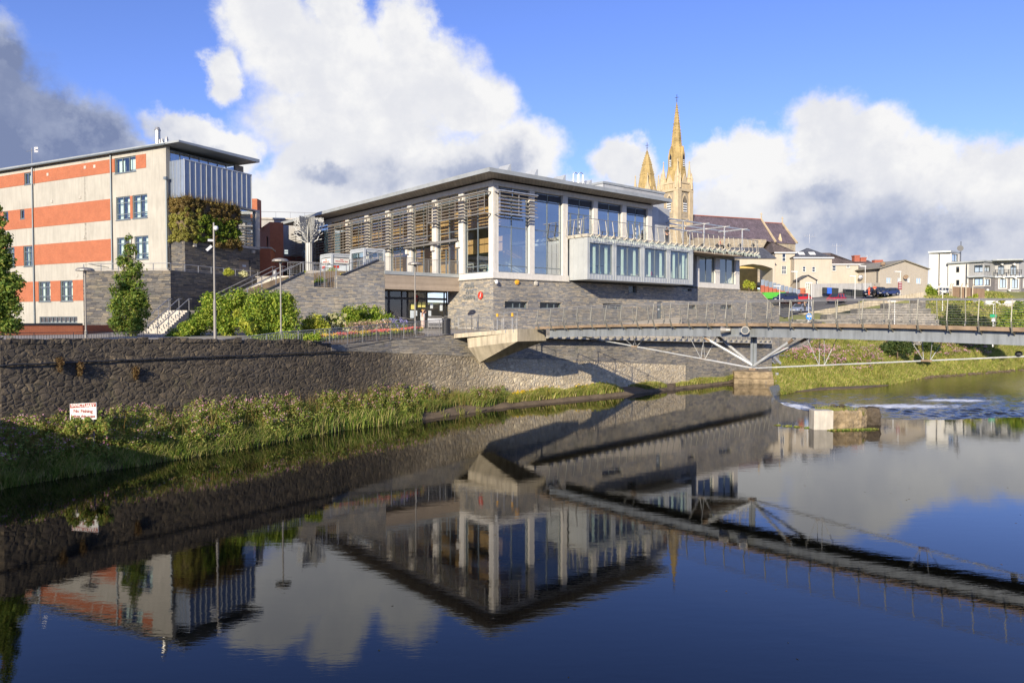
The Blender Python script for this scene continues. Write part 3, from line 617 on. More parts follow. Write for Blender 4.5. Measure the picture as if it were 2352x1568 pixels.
# louvre screens
def louvres(nm, axis, off, a0, a1, z0, z1, n, step):
    m_ = MB()
    def pt(a, z, o=off): return AC.w(a, o, z) if axis == 'v' else AC.w(o, a, z)
    for i in range(n):
        z = z0 + .22 + (z1 - z0 - .4) * i / (n - 1)
        s0, s1 = off - .10, off + .10
        if axis == 'v': m_.add([AC.w(a0, s0, z), AC.w(a1, s0, z), AC.w(a1, s1, z + .08), AC.w(a0, s1, z + .08), AC.w(a0, s0, z + .045), AC.w(a1, s0, z + .045), AC.w(a1, s1, z + .125), AC.w(a0, s1, z + .125)], [(0, 1, 2, 3), (4, 5, 6, 7), (0, 1, 5, 4), (1, 2, 6, 5), (2, 3, 7, 6), (3, 0, 4, 7)])
        else: m_.add([AC.w(s0, a0, z), AC.w(s0, a1, z), AC.w(s1, a1, z + .08), AC.w(s1, a0, z + .08), AC.w(s0, a0, z + .045), AC.w(s0, a1, z + .045), AC.w(s1, a1, z + .125), AC.w(s1, a0, z + .125)], [(0, 1, 2, 3), (4, 5, 6, 7), (0, 1, 5, 4), (1, 2, 6, 5), (2, 3, 7, 6), (3, 0, 4, 7)])
    lo = m_.build(nm, M['timber'], ac)
    f_ = MB()
    for z in (z0, z1): f_.bar(pt(a0 - .1, z), pt(a1 + .1, z), .2, .1)
    a = a0
    while a <= a1 + .01:
        f_.bar(pt(a, z0), pt(a, z1), .045, .045); a += step
    a = a0
    while a <= a1 + .01:
        f_.bar(pt(a, z1, off), pt(a, z1, 0), .08, .12); f_.bar(pt(a, z0, off), pt(a, z0, 0), .06, .1); a += step * 2
    f_.build('louvre_frame', M['steel'] if axis == 'v' else M['grey_steel'], lo)
M['grey_steel'] = pm('grey_painted_steel', (.30, .28, .25), .5, .4, var=.15, bump=0)
louvres('louvre_screen', 'v', -.75, .15, 4.5, 16.45, 18.45, 6, 2.2)
louvres('louvre_screen', 'u', -.75, .3, 9.1, 16.5, 18.4, 6, 2.2)
louvres('louvre_screen', 'u', -.75, 9.4, 41.5, 14.75, 18.4, 11, 2.2)
for a0, a1 in ((4.9, 9.5), (9.5, 14.1)):
    MB().bar(AC.w(-.45, a0, 14.55), AC.w(-.45, a1, 14.55), .22, .22).build('awning_box', M['grey_steel'], ac)
for v_ in (5.1, 9.3, 14.0): MB().box(-.3, 0, v_ - .18, v_ + .18, 13.9, 14.4, AC).build('wall_lamp', M['granite'], ac)
m = MB(); m.box(-4.6, .4, 36, 42, 13.0, 13.35, AC); cn = m.build('entrance_canopy', M['dark'], ac); m = MB(); m.box(.1, .3, 32.6, 40, 11.4, 18.9, AC); m.box(.1, 8, 40, 40.3, 11.4, 18.9, AC); m.build('end_glazing', M['glass_blue'], ac); MB().box(1.5, 1.7, 37, 40, 11.4, 18.9, AC).build('inner_wall', M['dark'], ac)
for u_, v_ in ((-3.6, 41.5), (-3.6, 37)): MB().box(u_ - .12, u_ + .12, v_ - .12, v_ + .12, 11.4, 13.0, AC).build('canopy_post', M['dark'], ac)
# zinc bay
zb = [(9.62, 12.9), (13.5, 17.09), (17.76, 21.3), (21.95, 25.15)]
m = MB(); wallholes(m, AC, 'v', -2.42, -2.2, 9.4, 25.86, 10.95, 14.85, [(a, b, 11.48, 14.42) for a, b in zb]); m.box(9.4, 9.6, -2.2, .0, 11.05, 14.85, AC); m.box(25.66, 25.86, -2.2, 1.2, 11.05, 14.85, AC)
m.box(9.4, 25.86, -2.2, .3, 10.95, 11.05, AC); bay = m.build('zinc_bay', M['zinc'], ac)
m = MB(); m.wallu([(-2.42, 14.85), (0, 14.85), (0, 14.95), (-2.42, 14.95)], 9.4, 25.86, AC); m.build('bay_top', M['zinc'], bay)
m = MB()
for z0_, z1_ in ((11.02, 11.44), (14.47, 14.82)):
    u = 9.65
    while u < 25.8: m.box(u, u + .03, -2.45, -2.42, z0_, z1_, AC); u += .42
for u in (9.5, 13.2, 17.42, 21.62, 25.5): m.box(u - .12, u - .09, -2.46, -2.42, 11, 14.83, AC); m.box(u + .14, u + .17, -2.46, -2.42, 11, 14.83, AC)
m.build('seam', M['zinc'], bay)
for v_ in (-1.9, -1.2, -.6): MB().box(9.37, 9.4, v_, v_ + .03, 11.0, 14.85, AC).build('side_seam', M['zinc'], bay)
for a, b in zb:
    window(AC, 'v', -2.27, a, b, 11.48, 14.42, ac, mull=[(a + b) / 2 - .05], gm='glass', w=.08)
    m = MB()
    for c0, c1 in (((a + b) / 2 - .62, (a + b) / 2 - .25), (b - .6, b - .2)):
        n_ = 6
        for q in range(n_): t0 = c0 + (c1 - c0) * q / n_; m.box(t0, t0 + (c1 - c0) / n_ * .8, -2.0 + .05 * (q % 2), -1.93 + .05 * (q % 2), 11.5, 14.45, AC)
    m.build('curtain', M.get('curtain') or M.setdefault('curtain', pm('curtain', (.68, .76, .66), .9, var=.04, bump=0)), ac)
# terrace deck, curved tip, raking posts, wires
tr = MB(); DP = [(9.2, -2.62), (36, -2.62), (38.6, -2.35), (39.9, -1.7), (40.2, -.6), (38.5, 2.5), (36, 6), (9.2, .0)]
tr.prism([(9.3, -2.5), (36, -2.5), (38.6, -2.25), (39.7, -1.6), (40.0, -.6), (38.5, 6), (9.3, .28)], 14.96, 15.24, AC); dk = tr.build('terrace_deck', M['granite_joint'], ac)
m = MB(); m.prism([(26, -2.2), (35, -2.2), (38.3, -1.9), (39.3, -.6), (38.3, .9), (30, 1.2), (26, 1.1)], [14.55, 14.55, 14.8, 14.9, 14.9, 14.55, 14.55], 14.955, AC); m.build('terrace_soffit', M['board_concrete'], dk)
def edge_pts(poly, step):
    out = []; carry = 0
    for a, b in zip(poly[:-1], poly[1:]):
        d = math.hypot(b[0] - a[0], b[1] - a[1]); t = carry
        while t < d: out.append(((a[0] + (b[0] - a[0]) * t / d, a[1] + (b[1] - a[1]) * t / d), ((b[1] - a[1]) / d, -(b[0] - a[0]) / d))); t += step
        carry = t - d
    return out
E = [(9.25, .0), (9.25, -2.5), (36, -2.5), (38.5, -2.25), (39.8, -1.6), (40.1, -.6)]
EP = edge_pts(E, .98)
M['post_pale'] = pm('pale_weathered_post', (.58, .54, .44), .7, .1, var=.2, bump=0)
for (p, n_) in EP:
    n_ = (-n_[0], -n_[1]) if (n_[0] * (p[0] - 20) + n_[1] * (p[1] - 2)) < 0 else n_
    def q(o, z): return AC.w(p[0] + n_[0] * o, p[1] + n_[1] * o, z)
    m = MB(); m.bar(q(-.05, 14.95), q(.36, 15.24), .06, .12); m.bar(q(.35, 15.22), q(.12, 16.6), .04, .085); m.build('railing_post', M['post_pale'], ac)
m = MB(); RP = [AC.w(*t_) for t_ in ((9.0, -.1, 16.62), (9.0, -2.65, 16.62), (36, -2.65, 16.62), (38.6, -2.4, 16.62), (39.95, -1.7, 16.62), (40.25, -.6, 16.62))]; m.tube(RP, .035, 6)
m.build('handrail', M['stain'], ac); m = MB()
for k in range(9): z = 15.42 + k * .13; o = -.40 + k * .03; m.tube([AC.w(9.0 + (o + .4) * .0, -.1, z), AC.w(9.25 + o + .1, -2.5 + o + .12, z), AC.w(36, -2.5 + o, z), AC.w(38.5, -2.25 + o, z), AC.w(39.9, -1.6 + o * .6, z)], .009, 4)
m.build('railing_wire', M['stain'], ac)
# icicle lights hung under the terrace edge
random.seed(8); m = MB(); prev = None; u = 9.3
while u < 39.0:
    v_ = -2.95 if u < 36 else -2.95 + (u - 36) * .12; z = 15.02 - .16 * abs(math.sin(u * 1.9)) + random.uniform(-.03, .03); c = AC.w(u, v_, z)
    if prev: m.bar(prev, c, .022, .022)
    m.bar(c, c + Vector((random.uniform(-.05, .05), 0, -random.uniform(.10, .4))), .025, .025); prev = c; u += .17
tag(m.build('icicle_light_string', M['curtain'], org=AC.w(24, -2.9, 14.8)), 'white icicle light string hanging along the terrace edge above the zinc bay', 'string lights')
# pergola frame on the terrace
pg = thing('pergola', 'bare grey steel pergola frame standing on the upper terrace', 'pergola', AC.w(30, 2, 15.24))
for (u_, v_) in ((25.5, -1.3), (29.4, -1.3), (33.4, -1.3), (37.1, -1.3), (27.5, 4), (34, 4)): MB().bar(AC.w(u_, v_, 15.24), AC.w(u_, v_, 18.0), .12, .12).build('post', M['steel'], pg)
for (a, b) in (((23.0, -1.3), (38.6, -1.3)), ((24, 4), (36.5, 4)), ((25.5, -2.0), (25.5, 5)), ((29.4, -2.0), (29.4, 5)), ((33.4, -2.0), (33.4, 5)), ((37.1, -2.0), (37.1, 2)), ((24.0, 1.3), (38, 1.3))):
    MB().bar(AC.w(a[0], a[1], 18.0 + .01 * a[1]), AC.w(b[0], b[1], 18.0 + .01 * a[1]), .10, .14).build('beam', M['steel'], pg)
# terrace bridge over the entrance
m = MB(); m.box(-7.94, -.02, 5.1, 7.0, 9.8, 11.08, AC); m.build('entrance_beam', M['board_concrete'], ac)
m = MB(); m.box(-8.0, -.02, 5.02, 7.0, 11.08, 11.4, AC); m.build('terrace_edge', M['roof_metal'], ac)
def railing(F, pts, zb_, h, post=1.1, bal=.11, name='balustrade', parent=None, mat_='stain', top=.028, gap=.1):
    """pts (x, y) world or frame coords with z list: balusters, posts and a top rail as one railing"""
    r = MB(); P = [F.w(p[0], p[1], p[2] if len(p) > 2 else zb_) for p in pts]
    r.tube([p + Vector((0, 0, h)) for p in P], top, 6)
    for a, b in zip(P[:-1], P[1:]):
        L_ = (b - a).length; n = max(1, round(L_ / post))
        for i in range(n + 1): c = a.lerp(b, i / n); r.bar(c, c + Vector((0, 0, h)), .045, .02)
        if bal:
            r.bar(a + Vector((0, 0, gap)), b + Vector((0, 0, gap)), .03, .02); r.bar(a + Vector((0, 0, h - .12)), b + Vector((0, 0, h - .12)), .03, .02)
            nb_ = max(1, int(L_ / bal))
            for i in range(1, nb_): c = a.lerp(b, i / nb_); r.bar(c + Vector((0, 0, gap)), c + Vector((0, 0, h - .12)), .016, .016)
    return r.build(name, M[mat_], parent) if parent else r
railing(AC, [(-7.94, 5.2), (0, 5.2)], 11.4, 1.22, parent=ac)
# entrance glazing
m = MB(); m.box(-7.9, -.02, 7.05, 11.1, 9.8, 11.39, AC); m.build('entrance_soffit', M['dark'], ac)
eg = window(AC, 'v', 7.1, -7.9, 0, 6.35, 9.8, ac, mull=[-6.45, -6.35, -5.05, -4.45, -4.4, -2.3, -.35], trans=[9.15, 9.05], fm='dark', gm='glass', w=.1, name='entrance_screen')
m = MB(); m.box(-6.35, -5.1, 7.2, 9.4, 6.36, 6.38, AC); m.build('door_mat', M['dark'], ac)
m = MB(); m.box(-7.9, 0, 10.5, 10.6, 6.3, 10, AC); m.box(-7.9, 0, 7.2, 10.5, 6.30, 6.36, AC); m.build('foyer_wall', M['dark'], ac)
M['poster'] = pm('poster_pale', (.62, .68, .70), .6, var=.2, scale=4, bump=0); M['poster2'] = pm('poster_yellow', (.75, .68, .2), .6, var=.15, scale=6, bump=0)
for i, (u_, z_, w_, h_, k_) in enumerate(((-4.1, 8.1, .4, .5, 'poster2'), (-2.9, 8.3, .35, .45, 'poster2'), (-3.35, 8.3, .35, .45, 'poster2'), (-4.2, 7.3, .4, .7, 'poster'), (-3.75, 7.5, .3, .5, 'poster'), (-3.1, 7.1, .5, .7, 'poster'), (-2.2, 7.5, .3, .5, 'poster'), (-.9, 8.0, .3, .6, 'poster'), (-2.0, 8.2, .3, .5, 'poster'))):
    MB().box(u_, u_ + w_, 7.0, 7.03, z_, z_ + h_, AC).build('poster', M[k_], eg)
# lettering and wall fittings
def text3d(body, size, loc, ydir_frame, mat_, parent=None, depth=.03, name='lettering', font_bold=False, name_align='CENTER', org=None, shear=0):
    c = bpy.data.curves.new(name, 'FONT'); c.body = body; c.size = size; c.extrude = depth; c.align_x = name_align; c.align_y = 'CENTER'; c.offset = size * .02; c.shear = shear
    t = bpy.data.objects.new(name, c); COL.objects.link(t); bpy.context.view_layer.update()
    me = bpy.data.meshes.new_from_object(t.evaluated_get(bpy.context.evaluated_depsgraph_get())); bpy.data.objects.remove(t)
    right, F0 = ydir_frame                                        # right: unit vector of the reading direction
    n_ = right.cross(Vector((0, 0, 1)))
    for v in me.vertices: q_ = v.co.copy(); v.co = right * q_.x + Vector((0, 0, 1)) * q_.y + n_ * q_.z
    me.materials.clear(); me.materials.append(mat_); o = bpy.data.objects.new(name, me); COL.objects.link(o)
    off = Vector((0, 0, 0)); q_ = parent
    while q_ is not None: off += q_.location; q_ = q_.parent
    o.location = Vector(loc) - off
    if parent: o.parent = parent
    return o
M['letters'] = pm('grey_letters', (.26, .27, .27), .5, .3, var=.05, bump=0)
for s_, v_, z_ in (('Strule', 3.48, 10.28), ('Arts', 3.48, 9.76), ('Centre', 3.55, 9.24)):
    text3d(s_, .62, AC.w(-.05, v_, z_), (-AC.V, 0), M['letters'], ac)
sg = MB(); sg.tube([AC.w(-.06, 1.75, 9.33), AC.w(-.12, 1.75, 9.33)], .36, 8); info = tag(sg.build('information_sign', M['red'], org=AC.w(-.1, 1.75, 9.33)), 'red octagonal information sign with a white i on the slate wall corner', 'sign')
t_ = text3d('i', .62, AC.w(-.14, 1.75, 9.33), (-AC.V, 0), M['white'], info, depth=.01, shear=.3)
def fitting(nm, lab, cat, u_, v_, z_, k):
    m_ = MB()
    if k == 'cam': m_.box(u_ - .05, u_ + .05, v_ - .25, v_, z_ - .05, z_ + .05, AC); m_.lathe(AC.w(u_, v_ - .28, z_ - .16), [(.03, -.12), (.12, -.08), (.15, 0), (.15, .16), (.08, .26)], 10); return tag(m_.build(nm, M['white'], org=AC.w(u_, v_, z_)), lab, cat)
    m_.tube([AC.w(u_, v_, z_), AC.w(u_, v_ - .14, z_)], [.26, .2], 8); m_.box(u_ - .08, u_ + .08, v_ - .2, v_ - .14, z_ - .06, z_ + .06, AC)
    return tag(m_.build(nm, M['yellow'] if k == 'y' else M['granite_joint'], org=AC.w(u_, v_, z_)), lab, cat)
fitting('security_camera', 'white dome camera on the corner of the slate wall under the granite band', 'camera', .15, 0, 10.55, 'cam')
fitting('alarm_bell_box', 'yellow alarm box on the slate wall right of the corner', 'alarm box', 2.75, 0, 10.55, 'y')
fitting('alarm_sounder_box', 'grey round sounder box on the slate wall beside the yellow alarm box', 'alarm box', 5.05, 0, 10.52, 'g')

# ------------------------------------------------------------------ footbridge
BD = Vector((.01685, -.0174, 0)).normalized(); BN = Vector((BD.y, -BD.x, 0))          # along; to the near side
if BN.y > 0: BN = -BN
BA = Vector((55 / FOC * 95, 55, 0)); ST = .02422 * 55
def bz(s): t = s / ST; return 6.60 + .28 * (1 - ((t - 12) / 12.5) ** 2) if t < 26 else 6.3
def bp(s, off, dz=0): return BA + BD * s - BN * off + Vector((0, 0, bz(s) + dz))      # off: towards the far side
S0, S1 = -1.8, 36 * ST; S1 = 33 * ST
M['bridge_paint'] = pm('bridge_grey_paint', (.27, .29, .30), .45, .25, var=.12, scale=.8, bump=.05, streak=.3)
M['bridge_rust'] = pm('rusty_bridge_edge', (.28, .20, .13), .8, .2, var=.35, scale=1.5, bump=.2)
M['rail_post'] = pm('bridge_post', (.31, .295, .24), .6, .4, var=.2, bump=0)
M['pipe'] = pm('white_bridge_tube', (.62, .63, .62), .5, .2, var=.12, scale=2, bump=0, streak=.3)
br = thing('footbridge', 'grey steel footbridge with raking rail posts and an underslung tie rod crossing the river', 'footbridge', (bp(12 * ST, 1.2).x, bp(12 * ST, 1.2).y, bz(12 * ST)))
WB_ = 2.5
def sweep(off0, off1, d0, d1, s0=S0, s1=S1, n=44):
    m_ = MB(); P = []
    for i in range(n + 1):
        s = s0 + (s1 - s0) * i / n; P += [bp(s, off0, d0), bp(s, off1, d0), bp(s, off1, d1), bp(s, off0, d1)]
    f = [(4 * i + k, 4 * i + (k + 1) % 4, 4 * i + 4 + (k + 1) % 4, 4 * i + 4 + k) for i in range(n) for k in range(4)]
    return m_.add(P, f + [(0, 1, 2, 3), (4 * n, 4 * n + 1, 4 * n + 2, 4 * n + 3)])
sweep(-.02, WB_ + .02, -.10, -.02).build('deck', M['asphalt'], br)
sweep(-.14, .06, -.18, .0).build('deck_edge', M['bridge_rust'], br); sweep(WB_ - .06, WB_ + .14, -.18, .0).build('deck_edge', M['bridge_rust'], br)
for o in (.25, WB_ - .4): sweep(o, o + .12, -.80, -.18, s0=-.6).build('girder', M['bridge_paint'], br); sweep(o - .14, o + .26, -.83, -.80, s0=-.6).build('girder_flange', M['bridge_paint'], br)
for k in range(-1, 33):
    for side in (0, 1):
        s = k * ST
        def q(o, dz): return bp(s, -o if side == 0 else WB_ + o, dz)
        m = MB(); m.bar(q(.16, -.22), q(.30, .02), .04, .13); m.bar(q(.28, -.02), q(.42, .30), .04, .10); m.bar(q(.42, .28), q(.26, 1.32), .04, .07)
        m.add([q(.15, -.19), q(-.25, -.19), q(-.25, -.40), bp(s + .04, -.15 if side == 0 else WB_ + .15, -.19), bp(s + .04, .25 if side == 0 else WB_ - .25, -.19), bp(s + .04, .25 if side == 0 else WB_ - .25, -.40)], [(0, 1, 2), (5, 4, 3), (0, 3, 4, 1), (1, 4, 5, 2), (2, 5, 3, 0)])
        m.build('railing_post', M['rail_post'], br)
for side in (0, 1):
    m = MB(); P = [bp(s, -.25 if side == 0 else WB_ + .25, 1.34) for s in np.linspace(-ST, S1, 40)]; m.tube(P, .033, 6); m.build('handrail', M['stain'], br)
    m = MB()
    for j in range(9):
        h = .12 + j * .125; o = .42 if h < .3 else .42 - (h - .3) * .16; P = [bp(s, -o if side == 0 else WB_ + o, h) for s in np.linspace(-ST, S1, 30)]; m.tube(P, .009, 3, cap=False)
    m.build('railing_wire', M['rail_post'], br)
sm = 11.75 * ST; node = bp(sm, WB_ / 2) ; node.z = 4.1
mst = MB(); top = bp(sm, WB_ / 2, -.8)
mst.bar(Vector((top.x, top.y, top.z)) + BD * .09, node + Vector((0, 0, .1)) + BD * .09, .22, .05, up=BN); mst.bar(Vector((top.x, top.y, top.z)) - BD * .09, node + Vector((0, 0, .1)) - BD * .09, .22, .05, up=BN); mst.bar(top, node, .30, .04, up=BD)
mst.build('mast', M['bridge_paint'], br)
for sg_ in (-1, 1):
    for o in (.35, WB_ - .35):
        m = MB(); e = bp(sm + sg_ * (3.0 if sg_ < 0 else 3.0), o, -.85); m.tube([node + Vector((0, 0, .15)), e], .085, 10); m.build('strut', M['pipe'], br)
        MB().tube([e.lerp(node, .03), e.lerp(node, .14)], .092, 10).build('strut_collar', M['bridge_rust'], br)
LE = bp(1.9, WB_ / 2, -.85); REn = bp(25.2 * ST, WB_ / 2, -.9)
def rodz(s):
    if s < sm: t = (s - 1.9) / (sm - 1.9); return LE.z + (node.z - LE.z) * t
    t = (s - sm) / (25.2 * ST - sm); return node.z + (REn.z - node.z) * t
for o in (-.09, .09):
    m = MB(); m.tube([bp(1.9, WB_ / 2 + o) + Vector((0, 0, LE.z - bz(1.9))), node + BN * o], .042, 6); m.build('tie_rod', M['pipe'], br)
    m = MB(); m.tube([node + BN * o, bp(25.2 * ST, WB_ / 2 + o) + Vector((0, 0, REn.z - bz(25.2 * ST)))], .042, 6); m.build('tie_rod', M['pipe'], br)
for s in (5.0 * ST, 9.1 * ST, 14.9 * ST, 19.0 * ST):
    c = bp(s, WB_ / 2); c.z = rodz(s)
    for o, q_ in ((.35, -.5), (.35, .5), (WB_ - .35, -.5), (WB_ - .35, .5)): MB().tube([c + BD * q_ * .3, bp(s + q_, o, -.8)], .018, 5).build('hanger', M['pipe'], br)
    MB().bar(c - BD * .25, c + BD * .25, .14, .1).build('rod_clamp', M['bridge_rust'], br)
MB().box(-.2, .2, -.2, .2, -.12, .02, Frame(node.x, node.y, math.atan2(BD.x, BD.y), node.z)).build('mast_foot', M['bridge_rust'], br)
# floodlights on the girder
for k, (px_, lab) in enumerate(((1664, 'grey floodlight on the footbridge girder facing away, seen from its back'), (1706, 'grey floodlight on the footbridge girder showing its round glass front'))):
    s = (10.95 if k == 0 else 11.9) * ST; c = bp(s, -.28, -.42); th_ = thing('floodlight', lab, 'floodlight', c, 'floodlights on the footbridge')
    d_ = (-BD * .9 + BN * .35).normalized() if k == 0 else (BD * .55 + BN * .8).normalized()
    m = MB(); m.tube([c - d_ * .3, c - d_ * .05, c + d_ * .22, c + d_ * .26], [.12, .15, .24, .25], 14); m.build('housing', M['grey_steel'], th_); MB().tube([c + d_ * .262, c + d_ * .275], .20, 14).build('lens', M.setdefault('lens', pm('lens_glass', (.16, .17, .17), .15, .3, bump=0)), th_); MB().bar(c - BD * .4 + BN * -.1, c + BD * .1 - BN * .1, .1, .25).build('bracket', M['bridge_paint'], th_)
# concrete abutment: deck slab on a wedge
ab = thing('bridge_abutment', 'pale stained concrete bridge abutment with a faceted wedge underside', 'abutment', (-2.0, 57, 3.5))
def pt_(Zf, x, y, D): return at(*Zf(x, y), D)
A_ = [pt_(ZE, 1240, 840, 57.4), pt_(ZE, 1620, 800, 56.9), pt_(ZE, 2230, 765, 55.3)]             # top front edge
B_ = [pt_(ZE, 1238, 910, 57.4), pt_(ZE, 1600, 876, 56.9)]
m = MB(); bk = Vector((1.45, 1.45, 0)); bk2 = (AC.U * .0 + AC.V * 3.0)
f0, f1, f2 = pt_(ZE, 1445, 885, 57.3), pt_(ZE, 2232, 765, 55.2), pt_(ZE, 2232, 962, 55.2); f3 = pt_(ZE, 1460, 1060, 57.3); tip = pt_(ZE, 1640, 1292, 58.0)
bw = -BN * 3.2
P = [f0, f1, f2, f3, f0 + bw, f1 + bw, f2 + bw, f3 + bw, tip, tip + bw * .3 + Vector((.2, .2, 0))]
m.add(P, [(0, 3, 2, 1), (3, 8, 2), (2, 8, 9, 6), (1, 2, 6, 5), (0, 1, 5, 4), (0, 4, 7, 3), (3, 7, 9, 8), (4, 5, 6, 7), (7, 6, 9)]); m.build('wedge', M['concrete'], ab)
m = MB(); P = [A_[0], A_[2] + Vector((0, 0, .0)), A_[2] + Vector((0, 0, -.28)), B_[1], B_[0]]; P2 = [p - BN * 3.0 for p in P]
m.add(P + P2, [(0, 4, 3, 2, 1), (5, 6, 7, 8, 9), (0, 1, 6, 5), (1, 2, 7, 6), (2, 3, 8, 7), (3, 4, 9, 8), (4, 0, 5, 9)]); m.build('slab', M['concrete'], ab)
ra = railing(WF, [(A_[0].x, A_[0].y + .1, A_[0].z), (A_[1].x, A_[1].y + .1, A_[1].z), (A_[2].x, A_[2].y + .1, A_[2].z)], 0, 1.3, post=1.25, bal=0, parent=ab, name='railing')
for t in (.2, .45, .72, .92): c = A_[1].lerp(A_[2], t) if t > .2 else A_[0].lerp(A_[1], .5); MB().bar(c + Vector((0, -.03, .02)), c + Vector((0, -.05, -.26)), .05, .16).build('post_bracket', M['steel'], ab)

# riverside walkway behind the bridge
wk = thing('riverside_walkway', 'riverside walkway with concrete edge and raking rail posts along the slate wall', 'walkway', AC.w(20, -3.5, 4.6))
def wz(u): return 5.66 - (u - 7.4) * .0285
m = MB(); m.prism([(1.5, -3.9), (39.6, -3.9), (39.6, -.1), (1.5, -.1)], [wz(1.5) - .28, wz(39.6) - .42, wz(39.6) - .42, wz(1.5) - .28], [wz(1.5), wz(39.6), wz(39.6), wz(1.5)], AC); m.build('deck', M['granite_joint'], wk)
u = 3.0
while u < 39.5:
    def q(o, z): return AC.w(u, -3.9 - o, z)
    m = MB(); m.bar(q(-.05, wz(u) - .25), q(.35, wz(u) - .02), .05, .13); m.bar(q(.33, wz(u) - .06), q(.12, wz(u) + 1.2), .05, .10); m.build('railing_post', M['rail_post'], wk); u += 1.02
m = MB(); m.tube([AC.w(2, -4.05, wz(2) + 1.24), AC.w(39.4, -4.05, wz(39.4) + 1.24)], .03, 6)
m.build('handrail', M['stain'], wk); m = MB()
for k in range(8): m.tube([AC.w(2, -4.2 + k * .018, wz(2) + .15 + k * .13), AC.w(39.4, -4.2 + k * .018, wz(39.4) + .15 + k * .13)], .008, 3, cap=False)
m.build('railing_wire', M['rail_post'], wk)
m = MB(); m.prism([(6.5, -1.0), (25.8, -1.0), (25.8, -.7), (6.5, -.7)], 4.6, [6.15, 7.5, 7.5, 6.15], AC); m.prism([(6.5, -1.04), (25.8, -1.04), (25.8, -1.0), (6.5, -1.0)], 4.6, [5.8, 7.05, 7.05, 5.8], AC)
tag(m.build('ramp_wall', M['render_beige'], org=AC.w(16, -1, 5)), 'cream ramp wall rising behind the footbridge along the slate base', 'ramp')
# weir pier and river steps
tx_ = bpy.data.textures.new('rough_stone', 'CLOUDS'); tx_.noise_scale = .35; tx_.noise_depth = 3
def roughen(o, amt, bw=.1):
    b = o.modifiers.new('bevel', 'BEVEL'); b.width = bw; b.segments = 3
    s = o.modifiers.new('subd', 'SUBSURF'); s.subdivision_type = 'SIMPLE'; s.levels = 4; s.render_levels = 4
    d = o.modifiers.new('disp', 'DISPLACE'); d.texture = tx_; d.strength = amt; d.mid_level = .5; d.texture_coords = 'GLOBAL'; return o
m = MB(); F_ = frame2(Vector((25.0, 81.2, 0)), Vector((29.6, 80.3, 0)))
m.box(0, 4.3, 0, 5.5, -1.5, .55, F_); m.box(.05, 4.2, .25, 5.2, .55, 1.35, F_); tag(roughen(m.build('weir_pier', M['concrete_mossy'], org=(27, 82, 0)), .16, .08), 'mossy brown concrete pier at the end of the slate river wall beside the weir', 'pier')
m = MB(); m.bar(AC.w(38.0, -5.4, .35), AC.w(36.4, -6.3, .15), .12, .12); m.tube([AC.w(38.1, -5.4, -.5), AC.w(38.1, -5.4, 1.0)], .2, 8); tag(m.build('outlet_pipe', M['steel'], org=AC.w(38, -5.4, 0)), 'grey outlet pipe bent into the water before the weir pier', 'pipe')
m = MB()
for i in range(3): m.box(-.4 + i * 1e-3, .5, -.3 + i * .22, -.16 + i * .22, .05, .3, Frame(AC.w(34.0, -6.4, 0).x, AC.w(34.0, -6.4, 0).y, .9))
m.box(-.4, -.3, -.3, .3, .3, .34, Frame(AC.w(34.0, -6.4, 0).x, AC.w(34.0, -6.4, 0).y, .9)); tag(m.build('washed_up_pallet', M['timber'], org=AC.w(34.0, -6.4, .1)), 'broken brown pallet washed up at the foot of the bank', 'pallet')
isl = thing('ruined_weir_block', 'ruined mossy concrete block with a pale front face standing in the river at the weir', 'concrete block', (21.5, 48.5, 0))
m = MB(); m.box(19.5, 20.75, 46.5, 47.3, -1, 1.24); m.build('pale_block', M['granite_joint'], isl, bevel=.02)
m = MB(); CV = [(20.6, 47.0), (21.8, 46.9), (22.9, 47.3), (23.8, 48.3), (24.3, 49.6)]
for a, b in zip(CV[:-1], CV[1:]): slab(m, Vector((a[0], a[1], 0)), Vector((b[0], b[1], 0)), -1, 1.15, -1, 1.12, .0, .45)
roughen(m.build('curved_wall', M['concrete_mossy'], isl), .30, .2)
m = MB(); m.prism([(20.7, 47.3), (22.6, 47.4), (23.6, 49.6), (22, 50.5), (20.6, 50)], -1, .75); m.build('fill', M['soil'], isl)
m = MB(); m.prism([(24.0, 48.7), (24.95, 48.6), (25.2, 50.0), (24.1, 50.2)], -1, [1.1, 1.2, 1.15, 1.05]); roughen(m.build('broken_stub', M.setdefault('stub', pm('dark_wet_concrete', (.075, .058, .04), .9, var=.5, scale=1.5, bump=.8)), isl), .34, .25)
m = MB(); m.prism([(21.6, 50.3), (23.5, 50.4), (23.5, 51.1), (21.6, 51.0)], -1, [1.0, 1.15, 1.15, .95]); roughen(m.build('broken_stub', M['stub'], isl), .30, .2)
# steel steps at the wall end
st = thing('river_steps', 'dark steel steps descending from the walkway end to the river bank', 'steps', AC.w(42, -2, 1.5))
SF = Frame(AC.w(41.4, -1.2, 0).x, AC.w(41.4, -1.2, 0).y, R(78))
for v_ in (0, 1.3): MB().bar(SF.w(0, v_, 4.3), SF.w(2.9, v_, 1.7), .08, .28).build('stringer', M['steel'], st)
for i in range(10): MB().box(.1 + i * .28, .38 + i * .28, .04, 1.26, 4.15 - i * .25, 4.19 - i * .25, SF).build('tread', M['steel'], st)
for v_ in (0, 1.3): MB().tube([SF.w(0, v_, 5.3), SF.w(2.9, v_, 2.7), SF.w(4.2, v_, 2.7)], .03, 5).build('handrail', M['stain'], st)
m = MB(); m.box(40.9, 47, -.6, 8, -1.2, 2.0, AC); m.box(41.3, 48, .52, 1.0, 2.0, 4.3, AC); m.box(41.25, 46, -.58, .5, 2.0, 2.4, AC); tag(m.build('stone_landing', M['slate_low'], org=AC.w(44, 3, 0)), 'low mossy stone landing below the steel river steps', 'wall')

